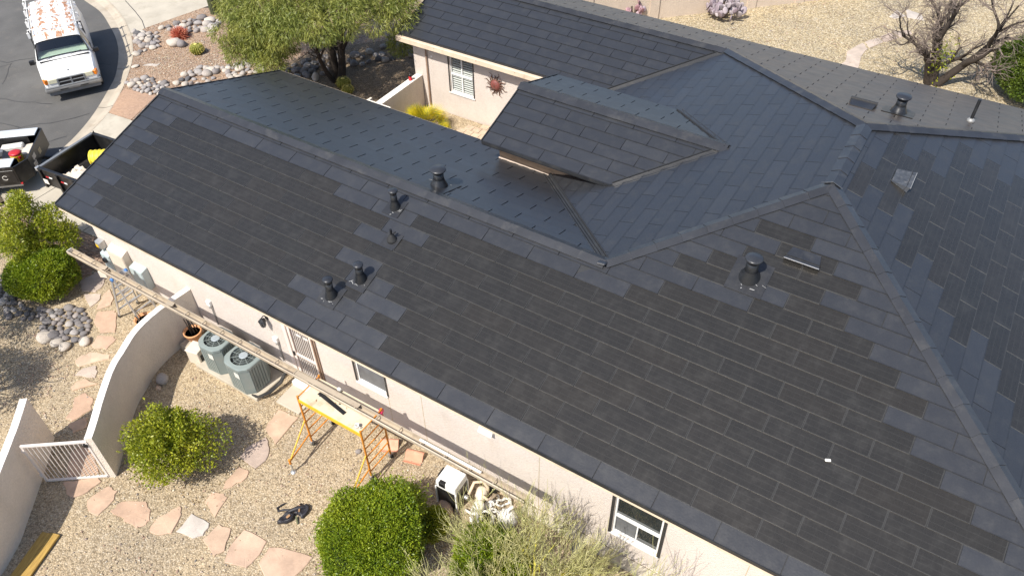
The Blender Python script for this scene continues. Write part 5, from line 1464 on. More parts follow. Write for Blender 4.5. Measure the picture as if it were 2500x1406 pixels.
# ------------------------------------------------------------------ stones: flagstones, river rocks, boulders
FL = {
 'f1': ('flag_pink', 'pink flagstone half in shade just inside the gate', [(4.8, -4.55), (5.06, -4.36), (5.40, -4.06), (5.54, -4.1), (5.51, -4.42), (5.36, -4.69), (5.13, -4.71)]),
 'f2': ('flag_pink', 'pale pink flagstone second from the gate in the stepping path', [(5.68, -4.58), (5.76, -4.1), (6.06, -4.07), (6.17, -4.25), (6.19, -4.69), (5.92, -4.72)]),
 'f3': ('flag_pink', 'wide cream flagstone third from the gate', [(6.32, -4.48), (6.35, -4.19), (6.81, -3.9), (7.06, -4.0), (7.24, -4.17), (7.22, -4.35), (7.12, -4.45), (6.85, -4.47), (6.65, -4.45)]),
 'f4': ('flag_pink', 'pink flagstone in the path just left of the white one', [(7.39, -4.28), (7.35, -4.02), (7.53, -3.59), (7.71, -3.71), (7.88, -4.14), (7.71, -4.3), (7.45, -4.36)]),
 'f5': ('flag_white', 'white flagstone, the palest stone of the stepping path', [(7.94, -4.06), (7.88, -3.59), (8.4, -3.55), (8.49, -3.82), (8.37, -3.97)]),
 'f6': ('flag_pink', 'pink flagstone in the path just right of the white one', [(8.55, -3.89), (8.58, -3.46), (8.88, -3.39), (9.15, -3.82), (9.05, -4.03)]),
 'f7': ('flag_pink', 'tan flagstone second from the right end of the stepping path', [(9.33, -4.0), (9.16, -3.68), (9.14, -3.26), (9.75, -3.21), (9.83, -3.5), (9.80, -3.81), (9.75, -3.87)]),
 'f8': ('flag_pink', 'cream flagstone at the bottom edge, last of the stepping path', [(9.95, -3.65), (9.88, -3.28), (10.12, -3.14), (10.81, -2.97), (10.81, -3.27), (10.77, -3.59), (10.35, -3.85)]),
 'f9': ('flag_pink', 'pale flagstone set above the white one, by the bright bush', [(7.91, -3.24), (7.87, -3.0), (8.12, -2.88), (8.26, -2.91), (8.38, -3.39)]),
 'f10': ('flag_pink', 'dull pink flagstone in the shade of the bright bush', [(8.02, -2.82), (7.91, -2.65), (7.88, -2.2), (8.14, -2.16), (8.24, -2.32), (8.14, -2.66)]),
 'f11': ('flag_grey', 'mottled grey flagstone between the bright bush and the scaffold', [(7.69, -2.01), (7.66, -1.79), (7.82, -1.3), (8.13, -1.48), (8.29, -1.77), (8.24, -2.04)]),
 'f12': ('flag_pink', 'large salmon flagstone below the grey door slab', [(7.65, -1.13), (7.57, -0.98), (7.5, -0.56), (8.09, -0.48), (8.11, -0.78), (8.17, -1.35)]),
 'g1': ('flag_pink', 'long narrow pink flagstone left of the curved wall, topmost of the shaded row', [(1.92, -2.14), (1.91, -1.95), (2.04, -1.74), (2.54, -1.54), (2.64, -1.66), (2.39, -1.94), (2.18, -2.24)]),
 'g2': ('flag_grey', 'greyish flagstone second in the shaded row left of the curved wall', [(2.35, -2.47), (2.34, -2.2), (2.52, -1.98), (2.74, -2.08), (2.86, -2.24)]),
 'g3': ('flag_pink', 'wedge shaped pink flagstone third in the shaded row', [(2.59, -2.75), (2.58, -2.56), (2.71, -2.39), (3.08, -2.34), (2.75, -2.8)]),
 'g4': ('flag_pink', 'big rough pink flagstone fourth in the shaded row', [(3.32, -3.43), (3.16, -3.1), (2.96, -2.93), (3.05, -2.67), (3.37, -2.68), (3.62, -2.93), (3.52, -3.41)]),
 'g5': ('flag_pink', 'flat orange flagstone under the end of the curved wall', [(3.51, -3.49), (3.75, -3.13), (3.96, -3.32), (3.84, -3.6)]),
 'g7': ('flag_pink', 'terracotta flagstone under the gate, striped by the bars shadow', [(4.25, -3.95), (4.43, -3.64), (4.82, -3.76), (5.30, -3.99), (5.02, -4.24), (4.8, -4.45), (4.43, -4.13)]),
 'h1': ('flag_grey', 'large grey flagstone right of the clipped round hedge', [(-0.52, -0.23), (-0.45, 0.30), (-0.09, 0.30), (0.2, 0.01), (0.23, -0.25), (-0.12, -0.42)]),
 'h2': ('flag_grey', 'grey flagstone wedged below the large grey one', [(0.02, -0.48), (0.43, -0.21), (0.60, -0.4), (0.62, -0.71)]),
 'h3': ('flag_pink', 'narrow brown flagstone under the ladder', [(0.84, -0.68), (0.50, -0.2), (0.47, 0.04), (0.87, -0.15), (1.04, -0.37)]),
 'h4': ('flag_pink', 'sunlit cream flagstone in front of the ladder foot', [(1.16, -1.02), (0.93, -0.71), (1.31, -0.44), (1.48, -0.51), (1.98, -0.96), (1.68, -1.18)]),
 'h5': ('flag_pink', 'cream flagstone beside the white end of the river rocks', [(1.84, -1.62), (1.67, -1.27), (2.01, -1.11), (2.21, -1.1), (2.31, -1.48), (1.95, -1.61)]),
 'p1': ('flag_grey', 'nearest grey slab of the curved path in the back yard', [(14.3, 22.9), (14.5, 23.6), (14.35, 24.5), (14.7, 25.5), (15.0, 25.1), (14.95, 24.3), (15.1, 23.0)]),
 'p2': ('flag_grey', 'second grey slab of the curved path in the back yard', [(14.75, 25.6), (15.11, 26.34), (15.40, 26.0), (15.05, 25.2)]),
 'p3': ('flag_grey', 'third grey slab of the curved path in the back yard', [(15.16, 26.4), (15.40, 27.0), (15.85, 26.7), (15.45, 26.05)]),
 'p4': ('flag_grey', 'far grey slab of the curved path by the bare tree', [(15.45, 27.1), (16.08, 27.65), (16.25, 27.3), (15.9, 26.75)]),
 'p5': ('flag_white', 'white slab behind the bare tree in the back yard', [(15.05, 28.49), (15.18, 29.31), (15.65, 28.9), (15.29, 28.41)]),
 'p6': ('flag_white', 'far white slab right of the other one behind the bare tree', [(15.7, 28.8), (15.5, 29.6), (16.2, 29.4), (16.4, 28.9)]),
 'k1': ('flag_white', 'small flat white stone lying on the tan gravel by the kerb', [(-9.25, 9.1), (-9.2, 9.3), (-8.75, 9.55), (-8.7, 9.35)]),
}
for k, (m, lab, poly) in FL.items():
    ox = sum(q[0] for q in poly) / len(poly); oy = sum(q[1] for q in poly) / len(poly)
    rg = random.Random(k); pp = []
    n = len(poly)
    for i in range(n):
        a, b = poly[i], poly[(i + 1) % n]
        for s in (0, .34, .67):
            j = 0.026 if s else 0.008
            pp.append((a[0] + (b[0] - a[0]) * s - ox + rg.uniform(-j, j), a[1] + (b[1] - a[1]) * s - oy + rg.uniform(-j, j)))
    a2 = sum(pp[i][0] * pp[(i + 1) % len(pp)][1] - pp[(i + 1) % len(pp)][0] * pp[i][1] for i in range(len(pp)))
    if a2 < 0: pp = pp[::-1]
    h = rg.uniform(.018, .03)
    mb = MB(); N = len(pp)
    ins = [(x * .965, y * .965) for x, y in pp]
    rows = [[(x, y, -.02) for x, y in pp], [(x, y, h - .012) for x, y in pp], [(x, y, h + rg.uniform(-.003, .003)) for x, y in ins]]
    mb.grid(rows, sm=False, closed=True)
    mb.add(rows[2] + [(0, 0, h + .004)], [(i, (i + 1) % N, N) for i in range(N)])
    o = tag(mb.build('flagstone', m), lab, 'flagstone', 'flagstones')
    o.location = (ox, oy, 0)

def rock_mesh(seed, sub=2):
    bm = bmesh.new(); bmesh.ops.create_icosphere(bm, subdivisions=sub, radius=1.0)
    rg = random.Random(seed); ks = [(Vector((rg.gauss(0, 1), rg.gauss(0, 1), rg.gauss(0, 1))).normalized(), rg.uniform(.55, .95)) for _ in range(7)]
    ph = [rg.uniform(0, 6) for _ in range(6)]
    for v in bm.verts:
        d = v.co.normalized()
        r = 1 + .10 * math.sin(2.3 * d.x + ph[0]) * math.sin(2.9 * d.y + ph[1]) + .06 * math.sin(5 * d.z + 4 * d.x + ph[2])
        for n, c in ks:                      # soft facets
            t = d.dot(n) * r
            if t > c: r *= 1 - .65 * (t - c) / t
        v.co = d * r
    for f in bm.faces: f.smooth = True
    me = bpy.data.meshes.new('rock'); bm.to_mesh(me); bm.free()
    return me
ROCKS = {m: [] for m in ('rock_light', 'rock_dark', 'rock_white', 'flag_pink')}
for m in ROCKS:
    for k in range(5):
        me = rock_mesh(k * 7 + len(m)); me.materials.append(MT[m]); ROCKS[m].append(me)
rr = random.Random(21)
def rock(x, y, s, m, label, group, flat=.62, name='river_rock', asp=None, cat='rock', rz=None, z=None):
    o = bpy.data.objects.new(name, rr.choice(ROCKS[m])); COL.objects.link(o)
    a = asp or rr.uniform(.7, 1.0)
    o.scale = (s, s * a, s * flat * rr.uniform(.85, 1.15))
    o.rotation_euler = (rr.uniform(-.25, .25), rr.uniform(-.25, .25), rr.uniform(0, 6.28) if rz is None else rz)
    o.location = (x, y, s * flat * .45 if z is None else z)
    return tag(o, label, cat, group)
def inpoly(poly, x, y):
    c = False; n = len(poly)
    for i in range(n):
        x1, y1 = poly[i]; x2, y2 = poly[(i + 1) % n]
        if (y1 > y) != (y2 > y) and x < (x2 - x1) * (y - y1) / (y2 - y1) + x1: c = not c
    return c
def scr_x(x, y):
    d = Vector((x, y, 0)) - CAM
    return d.dot(_r) / d.dot(_f)
def scatter(poly, n, smin, smax, mats, where, group, pack=.86):
    xs = [q[0] for q in poly]; ys = [q[1] for q in poly]; got = []
    for _ in range(n * 220):
        if len(got) >= n: break
        x, y = rr.uniform(min(xs), max(xs)), rr.uniform(min(ys), max(ys)); s = smin + (smax - smin) * rr.random() ** 1.5
        if not inpoly(poly, x, y): continue
        if any((x - a) ** 2 + (y - b) ** 2 < ((s + c) * .80 * pack) ** 2 for a, b, c in got): continue
        got.append((x, y, s))
    sx = [scr_x(x, y) for x, y, s in got]; lo, hi = min(sx), max(sx)
    for (x, y, s), q in zip(got, sx):
        m = rr.choice(mats); t = (q - lo) / (hi - lo); k = (s - smin) / (smax - smin)
        word = {'rock_light': 'pale grey', 'rock_dark': 'dark grey', 'rock_white': 'whitish'}[m]
        size = 'small' if k < .33 else 'large' if k > .66 else 'middling'
        place = ('left end of the', 'left part of the', 'middle of the', 'right part of the', 'right end of the')[min(4, int(t * 5))]
        rock(x, y, s, m, '%s %s river rock, %s %s' % (size, word, place, where), group)
L_ = ['rock_light'] * 4 + ['rock_white', 'rock_dark']
scatter([(-12.04, 10.85), (-11.06, 11.32), (-9.94, 10.49), (-10.3, 9.75), (-11.2, 10.35)], 30, .11, .25, L_, 'heap beside the street kerb', 'river rocks heaped by the kerb')
scatter([(-11.3, 11.6), (-10.76, 13.2), (-9.5, 13.5), (-9.0, 12.5), (-10.2, 12.0)], 26, .13, .28, L_, 'row behind the red bush', 'river rocks behind the red bush')
scatter([(-8.78, 7.98), (-8.28, 8.55), (-7.19, 8.62), (-6.7, 7.95), (-7.1, 7.75), (-8.39, 7.67)], 34, .10, .20, L_, 'heap beyond the left roof corner', 'river rocks beyond the left roof corner')
scatter([(-6.9, 8.7), (-7.3, 9.6), (-7.04, 10.3), (-6.3, 10.3), (-5.8, 9.5), (-6.2, 8.6)], 24, .10, .24, L_, 'patch left of the whitish rock row', 'river rocks left of the white row')
scatter([(-6.6, 10.5), (-5.6, 11.7), (-4.7, 11.4), (-5.2, 10.1)], 24, .12, .24, ['rock_white', 'rock_light', 'rock_light'], 'whitish row below the green tree', 'white river rocks below the green tree')
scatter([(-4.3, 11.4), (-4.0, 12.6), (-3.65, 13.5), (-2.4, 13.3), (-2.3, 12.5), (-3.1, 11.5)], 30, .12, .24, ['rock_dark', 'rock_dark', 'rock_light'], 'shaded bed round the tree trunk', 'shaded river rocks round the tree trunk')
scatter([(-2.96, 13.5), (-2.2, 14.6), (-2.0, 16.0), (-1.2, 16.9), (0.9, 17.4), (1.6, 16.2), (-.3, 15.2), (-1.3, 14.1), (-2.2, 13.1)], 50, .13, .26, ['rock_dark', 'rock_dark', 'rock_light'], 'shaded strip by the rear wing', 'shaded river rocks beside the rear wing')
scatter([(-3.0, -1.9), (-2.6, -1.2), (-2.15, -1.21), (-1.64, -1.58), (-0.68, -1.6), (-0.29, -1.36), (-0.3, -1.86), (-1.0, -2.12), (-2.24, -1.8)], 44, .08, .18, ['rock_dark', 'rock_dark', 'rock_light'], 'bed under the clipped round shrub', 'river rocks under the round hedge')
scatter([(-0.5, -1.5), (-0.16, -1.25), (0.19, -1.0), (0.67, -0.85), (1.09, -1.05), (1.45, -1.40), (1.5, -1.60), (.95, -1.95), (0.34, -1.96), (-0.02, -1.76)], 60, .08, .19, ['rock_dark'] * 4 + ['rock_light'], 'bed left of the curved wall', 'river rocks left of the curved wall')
for x, y, s, lab in ((.62, -2.08, .25, 'large white river rock at the left of the white end of the rock bed'), (1.02, -2.02, .18, 'white river rock in the middle of the white end of the rock bed'), (1.33, -2.0, .19, 'round white river rock at the lower right end of the rock bed'), (1.62, -1.62, .17, 'white river rock at the upper right end of the rock bed')):
    rock(x, y, s, 'rock_white', lab, None, .6)
rock(-9.55, 11.0, .34, 'rock_white', 'big cream boulder beside the red bush', None, .6, 'boulder')
rock(-9.22, 11.08, .22, 'rock_light', 'single pale rock with a dark top in front of the red bush', None, .8, 'boulder')
rock(-10.24, 9.6, .17, 'rock_white', 'white stone at the tip of the kerb rock heap', None, .5)
rock(-9.44, 8.9, .18, 'rock_white', 'flat white stone on the gravel near the kerb', None, .4)
rock(4.40, -1.42, .17, 'rock_light', 'grey upright stone at the foot of the curved wall', None, 1.0, 'boulder')
rock(4.50, -1.64, .10, 'flag_pink', 'small pink stone at the foot of the curved wall', None, .6, 'boulder')
rock(9.94, -.48, .085, 'rock_light', 'lone grey pebble on the gravel under the scaffold', None, .6, 'pebble')
rock(12.52, -.68, .27, 'flag_pink', 'brown boulder between the heater and the round green bush', None, .6, 'boulder')
rock(-2.55, 11.85, .16, 'rock_white', 'upright pale stone left of the tree trunk', None, 1.3, 'boulder')
rock(15.4, .02, .22, 'flag_grey' if 'flag_grey' in ROCKS else 'rock_dark', 'dark boulder by the wall under the palo verde', None, .7, 'boulder')

# ------------------------------------------------------------------ plants
def quads_obj(name, V, mat, parent, nper=4):
    """V: (n, nper, 3) array of faces, each its own island"""
    V = np.asarray(V, dtype=np.float32); n = V.shape[0]
    me = bpy.data.meshes.new(name)
    me.vertices.add(n * nper); me.vertices.foreach_set('co', V.reshape(-1))
    me.loops.add(n * nper); me.loops.foreach_set('vertex_index', np.arange(n * nper, dtype=np.int32))
    me.polygons.add(n); me.polygons.foreach_set('loop_start', np.arange(0, n * nper, nper, dtype=np.int32))
    me.update(calc_edges=True)
    me.materials.append(MT[mat])
    o = bpy.data.objects.new(name, me); COL.objects.link(o); o.parent = parent
    return o
def nrm(a): return a / np.maximum(np.linalg.norm(a, axis=-1, keepdims=True), 1e-9)
def leaves(P, out, rs, ln, wd, droop=0.0, spread=1.0, upbias=0.0):
    """leaf quads at P pointing along out + noise"""
    n = len(P)
    d = nrm(out + spread * rs.normal(size=(n, 3)) + np.array([0, 0, -droop + upbias]))
    s = nrm(np.cross(d, rs.normal(size=(n, 3))))
    l = (ln * rs.uniform(.6, 1.3, n))[:, None]; w = (wd * rs.uniform(.7, 1.3, n))[:, None]
    a = P; b = P + d * l * .5 + s * w * .5; c = P + d * l; e = P + d * l * .5 - s * w * .5
    return np.stack([a, b, c, e], 1)
def bumpy_dirs(rs, n):
    d = nrm(rs.normal(size=(n, 3)))
    return d
def bumpy_r(d, ph, amp):
    return 1 + amp * (np.sin(3.1 * d[:, 0] + ph[0]) * np.sin(2.7 * d[:, 1] + ph[1]) + .6 * np.sin(5.3 * d[:, 2] + 4.1 * d[:, 0] + ph[2]) + .45 * np.sin(9 * d[:, 1] + 7 * d[:, 0] + ph[3]) * np.sin(8 * d[:, 2] + ph[4]))
def shrub(name, label, cat, x, y, rx, ry, rz_, n, ln, wd, mat, seed, amp=.06, shell=.16, core=True, zc=None, stems=6, spread=.8, group=None, patch=None):
    t = thing(name, label, cat, (x, y, 0), 0, group)
    rs = np.random.RandomState(seed); ph = rs.uniform(0, 6, 6)
    zc = rz_ * .92 if zc is None else zc
    d = bumpy_dirs(rs, n)
    d[:, 2] = np.where(d[:, 2] < -.55, -d[:, 2], d[:, 2])
    r = bumpy_r(d, ph, amp) * (1 - shell * rs.uniform(0, 1, n) ** 1.4)
    P = d * r[:, None] * np.array([rx, ry, rz_]) + np.array([0, 0, zc])
    P[:, 2] = np.maximum(P[:, 2], .03)
    # stray shoots poking out past the clipped outline
    ns = max(30, n // 260); ds = bumpy_dirs(rs, ns); ds[:, 2] = np.abs(ds[:, 2]); rep = 9
    d2 = np.repeat(ds, rep, 0); k2 = np.tile(np.linspace(.9, 1.0 + .10 * (1 + amp), rep), ns) * np.repeat(rs.uniform(.97, 1.06, ns), rep)
    P2_ = d2 * (bumpy_r(d2, ph, amp) * k2)[:, None] * np.array([rx, ry, rz_]) + np.array([0, 0, zc]) + rs.normal(size=(ns * rep, 3)) * .012
    P = np.concatenate([P, P2_]); d = np.concatenate([d, d2])
    quads_obj('foliage', leaves(P, nrm(d), rs, ln, wd, spread=spread, upbias=.25), mat, t)
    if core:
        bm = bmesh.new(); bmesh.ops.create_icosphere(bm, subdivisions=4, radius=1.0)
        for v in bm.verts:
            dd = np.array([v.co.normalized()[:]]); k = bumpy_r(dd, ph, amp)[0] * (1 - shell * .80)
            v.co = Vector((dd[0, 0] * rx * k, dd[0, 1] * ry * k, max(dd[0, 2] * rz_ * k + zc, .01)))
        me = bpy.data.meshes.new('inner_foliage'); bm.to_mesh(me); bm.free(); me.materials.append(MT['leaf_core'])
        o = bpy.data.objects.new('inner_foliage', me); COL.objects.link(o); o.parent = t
    for k in range(stems):
        a = rs.uniform(0, 6.28); q = (rx * .5 * math.cos(a), ry * .5 * math.sin(a), zc)
        MB().tube([(0.04 * math.cos(a), .04 * math.sin(a), 0), (q[0] * .4, q[1] * .4, q[2] * .5), q], [.03, .02, .01], 6).build('stem', 'bark_grey', t)
    return t
# clipped round hedge by the river rocks
shrub('round_shrub', 'clipped dark green round shrub beside the river rocks at the left', 'shrub', -.98, -.80, .93, .88, .62, 26000, .055, .030, 'leaf_hedge', 3, .09, .18)
# big clipped green shrub in the middle foreground
shrub('round_shrub', 'large dense bright green rounded shrub in front of the scaffold, lower middle', 'shrub', 11.95, -2.22, .98, 1.12, .86, 56000, .055, .024, 'leaf_hedge', 5, .15, .26)
# loose yellow-green shrub inside the curved wall
shrub('loose_shrub', 'loose yellow-green shrub inside the curved wall near the gate', 'shrub', 6.84, -2.86, .84, .86, .90, 17000, .070, .033, 'leaf_bright', 8, .24, .55, core=False, stems=22, spread=1.3)
shrub('small_shrub', 'small yellow-green shrub between the round shrub and the brown boulder', 'shrub', 12.62, -1.18, .30, .36, .34, 4500, .05, .02, 'leaf_bright', 9, .1, .3)
shrub('green_shrub', 'dense green shrub half hidden behind the palo verde twigs', 'shrub', 14.15, -1.45, .72, .80, .66, 20000, .07, .02, 'leaf_hedge', 10, .1, .2)
shrub('edge_shrub', 'sliver of a green shrub at the left edge beyond the garden wall', 'shrub', 4.02, -5.75, .50, .5, .52, 7000, .05, .03, 'leaf_hedge', 12, .06, .15)
shrub('yard_shrub', 'tall dark green shrub behind the bare tree at the right edge', 'shrub', 20.9, 24.4, 1.35, 1.5, 1.15, 40000, .10, .04, 'leaf_dark', 13, .10, .22)
shrub('far_shrub', 'dark green shrub beyond the rear ridge at the top edge', 'shrub', 2.6, 22.6, 1.3, 1.3, 1.0, 12000, .10, .05, 'leaf_dark', 14, .1, .2)

def grow(rs, mb_list, p, d, L, r, depth, cfg, tips):
    """recursive branch: appends tubes to mb_list[level] and tips"""
    n = cfg['seg']; pts = [np.array(p)]; rad = [r]
    dirv = np.array(d) / np.linalg.norm(d)
    for i in range(n):
        dirv = dirv + rs.normal(size=3) * cfg['wob'] + np.array([0, 0, cfg['up'][min(depth, len(cfg['up']) - 1)]]) * .25
        dirv /= np.linalg.norm(dirv)
        pts.append(pts[-1] + dirv * L / n); rad.append(r * (1 - (1 - cfg['taper']) * (i + 1) / n))
    mb_list[min(depth, len(mb_list) - 1)].tube([tuple(q) for q in pts], rad, cfg['sides'][min(depth, len(cfg['sides']) - 1)], caps=False)
    if depth >= cfg['depth']:
        tips.append((pts[-1], dirv)); return
    nb = cfg['branch'][depth]
    for k in range(nb):
        t = rs.uniform(cfg['start'], 1.0) if k < nb - 1 else 1.0
        i = min(int(t * n), n - 1); q = pts[i] + (pts[i + 1] - pts[i]) * (t * n - i)
        ax = rs.normal(size=3); ax -= dirv * ax.dot(dirv); ax /= np.linalg.norm(ax)
        nd = dirv * math.cos(cfg['ang'][depth]) + ax * math.sin(cfg['ang'][depth]) * rs.uniform(.6, 1.2)
        rr_ = (rad[i] * cfg['rk']) if k < nb - 1 else rad[-1] * .9
        grow(rs, mb_list, q, nd, L * cfg['lk'] * rs.uniform(.7, 1.2), max(rr_, cfg['rmin']), depth + 1, cfg, tips)

# palo verde: many thin pale green twigs rising from a few yellow-green limbs
t = thing('palo_verde', 'feathery pale green palo verde with bare twigs against the front wall', 'tree', (15.2, -1.5, 0))
rs = np.random.RandomState(17)
limb, twig = MB(), MB()
cfg = dict(seg=4, wob=.10, up=[.10, .25, .45, .5], taper=.6, sides=[7, 6, 4, 3, 3], depth=4, branch=[4, 5, 5, 4], start=.25, ang=[.55, .55, .45, .38], rk=.6, lk=.76, rmin=.0047)
lists = [limb, limb, MB(), MB(), MB()]
lists[1] = MB()
tips = []
for a, tilt, L in ((2.6, .85, 1.0), (1.5, .75, 1.0), (.6, .7, .9), (3.7, 1.0, 1.0), (5.2, .9, .9), (1.0, .35, 1.0), (-.1, 1.05, 1.1), (2.1, .4, 1.0), (-.3, 1.2, 1.25), (3.1, 1.15, 1.05), (4.4, .8, .8)):
    grow(rs, lists, (0.03 * math.cos(a), .03 * math.sin(a), 0.02), (math.cos(a) * math.sin(tilt), math.sin(a) * math.sin(tilt), math.cos(tilt)), L, .045, 0, cfg, tips)
lists[0].build('trunk', 'pv_bark', t); lists[1].build('limbs', 'pv_bark', t)['kind'] = 'stuff'
lists[2].build('crown', 'pv_twig', t); lists[3].build('crown', 'pv_twig', t); lists[4].build('crown', 'pv_twig', t)
TP = np.array([q for q, _ in tips]); TD = np.array([d for _, d in tips])
k = rs.randint(0, len(TP), 3000); P = TP[k] - TD[k] * rs.uniform(0, .25, (3000, 1))
quads_obj('crown', leaves(P, TD[k], rs, .16, .006, spread=.45, upbias=.3), 'pv_twig', t)
quads_obj('crown', leaves(P, TD[k], rs, .05, .012, spread=.8), 'pv_twig', t)

# bare mesquite in the back yard
t = thing('bare_tree', 'bare brown mesquite tree with spreading limbs in the back yard', 'tree', (17.75, 23.5, 0))
rs = np.random.RandomState(5)
cfg = dict(seg=5, wob=.16, up=[.12, .05, .02, -.02, -.05], taper=.62, sides=[9, 7, 6, 4, 3, 3], depth=5, branch=[3, 4, 4, 4, 3], start=.3, ang=[.6, .7, .7, .7, .6], rk=.62, lk=.68, rmin=.006)
lists = [MB() for _ in range(6)]; tips = []
for a, tilt, L, r in ((2.2, .22, 1.7, .20), (.2, .62, 2.0, .17), (1.3, .18, 1.5, .15), (3.6, .55, 1.5, .12)):
    grow(rs, lists, (0.12 * math.cos(a), .12 * math.sin(a), -.05), (math.cos(a) * math.sin(tilt), math.sin(a) * math.sin(tilt), math.cos(tilt)), L, r, 0, cfg, tips)
lists[0].build('trunk', 'bark_dark', t); lists[1].build('limbs', 'bark_dark', t)['kind'] = 'stuff'; lists[2].build('limbs', 'bark_dark', t)['kind'] = 'stuff'
for k in (3, 4, 5): lists[k].build('crown', 'twig', t)
TP = np.array([q for q, _ in tips]); TD = np.array([d for _, d in tips])
k = rs.randint(0, len(TP), 900)
quads_obj('crown', leaves(TP[k], TD[k], rs, .30, .008, droop=.3, spread=.6), 'twig', t)
P = rs.normal(size=(260, 3)) * np.array([.22, .22, .4]) + np.array([0, -.1, 1.1])
quads_obj('shoots', leaves(P, rs.normal(size=(260, 3)), rs, .12, .05), 'leaf_bright', t)['kind'] = 'stuff'

# big green weeping tree beyond the wing
t = thing('green_tree', 'large drooping light green tree beyond the left gable roof', 'tree', (-1.80, 12.25, 0))
rs = np.random.RandomState(23)
cfg = dict(seg=5, wob=.12, up=[.2, .1, .0, -.1], taper=.6, sides=[10, 8, 6, 5], depth=3, branch=[4, 4, 3], start=.35, ang=[.55, .7, .7], rk=.6, lk=.75, rmin=.012)
lists = [MB() for _ in range(4)]; tips = []
for a, tilt, L, r in ((2.7, .32, 1.9, .20), (.7, .25, 1.9, .17), (-1.4, .5, 1.6, .11), (1.7, .45, 1.9, .13)):
    grow(rs, lists, (0.14 * math.cos(a), .14 * math.sin(a), -.05), (math.cos(a) * math.sin(tilt), math.sin(a) * math.sin(tilt), math.cos(tilt)), L, r, 0, cfg, tips)
lists[0].build('trunk', 'bark_dark', t); lists[1].build('limbs', 'bark_dark', t)['kind'] = 'stuff'; lists[2].build('limbs', 'bark_grey', t)['kind'] = 'stuff'; lists[3].build('limbs', 'bark_grey', t)['kind'] = 'stuff'
PL = []; OL = []
clumps = []
for k in range(128):
    a = rs.uniform(0, 2 * math.pi); rad = 3.35 * math.sqrt(rs.uniform(.02, 1)); 
    zt = 4.6 - .20 * rad ** 1.55 + rs.uniform(-.35, .3)
    clumps.append((rad * math.cos(a), rad * math.sin(a), zt, rs.uniform(.32, .72)))
for k in range(40):
    a = rs.uniform(0, 2 * math.pi); rad = rs.uniform(2.2, 3.5)
    if math.sin(a) < .2 and math.cos(a) > -.45: continue       # open towards the courtyard
    clumps.append((rad * math.cos(a), rad * math.sin(a), rs.uniform(1.5, 2.4), rs.uniform(.35, .6)))
for k in range(26):
    clumps.append((rs.uniform(-1.9, .1), rs.uniform(-3.3, -1.8), rs.uniform(1.7, 3.1), rs.uniform(.35, .62)))
for cx_, cy_, cz_, cr in clumps:
    n = int(900 * (cr / .6) ** 1.6)
    d = nrm(rs.normal(size=(n, 3))); r = cr * rs.uniform(.35, 1, n) ** .6
    P = d * r[:, None] * np.array([1, 1, .75]) + np.array([cx_, cy_, cz_])
    PL.append(P); OL.append(d * np.array([1, 1, .4]))
PL = np.concatenate(PL); OL = np.concatenate(OL)
# hanging strands: several leaves in line
V = leaves(PL, OL, rs, .17, .022, droop=.9, spread=.55)
quads_obj('crown', V, 'leaf_tree', t)
bm = bmesh.new(); bmesh.ops.create_icosphere(bm, subdivisions=3, radius=1.0)
for v in bm.verts:
    v.co = Vector((v.co.x * 2.2, v.co.y * 2.2, 3.15 + v.co.z * .55))
bm.free()

# small tree at the left edge, and the one outside the frame that shades the river rocks
def loose_tree(label, x, y, h, R_, n, seed, mat='leaf_hedge', low=.25):
    t = thing('garden_tree', label, 'tree', (x, y, 0)); rs = np.random.RandomState(seed)
    cfg = dict(seg=4, wob=.14, up=[.2, .1, .0], taper=.6, sides=[8, 6, 5], depth=2, branch=[4, 4], start=.35, ang=[.6, .7], rk=.6, lk=.7, rmin=.01)
    lists = [MB() for _ in range(3)]; tips = []
    for a in (0.4, 2.3, 4.4): grow(rs, lists, (0, 0, -.02), (math.cos(a) * .4, math.sin(a) * .4, 1), h * .45, .06, 0, cfg, tips)
    lists[0].build('trunk', 'bark_grey', t); lists[1].build('limbs', 'bark_grey', t)['kind'] = 'stuff'; lists[2].build('limbs', 'bark_grey', t)['kind'] = 'stuff'
    PL = []; OL = []
    for k in range(34):
        a = rs.uniform(0, 6.28); rad = R_ * math.sqrt(rs.uniform(0, 1)); z = h * (low + (1 - low) * rs.uniform(.15, 1) * (1 - .45 * (rad / R_) ** 2)); cr = rs.uniform(.18, .34) * R_
        m = n // 34; d = nrm(rs.normal(size=(m, 3)))
        PL.append(d * (cr * rs.uniform(.2, 1, m) ** .6)[:, None] + np.array([rad * math.cos(a), rad * math.sin(a), z])); OL.append(d)
    quads_obj('crown', leaves(np.concatenate(PL), np.concatenate(OL), rs, .09, .028, spread=.9), mat, t)
loose_tree('loose green tree cut by the left edge, above the round shrub', -2.05, -.35, 2.3, 1.15, 20000, 31, 'leaf_bright')
loose_tree('leafy tree just outside the left edge that dapples the gravel', .55, -5.2, 3.2, 1.35, 15000, 32, 'leaf_tree', .45)
loose_tree('leafy tree just outside the left edge that shades the river rocks', -1.6, -3.7, 3.0, 1.5, 15000, 33, 'leaf_tree', .45)

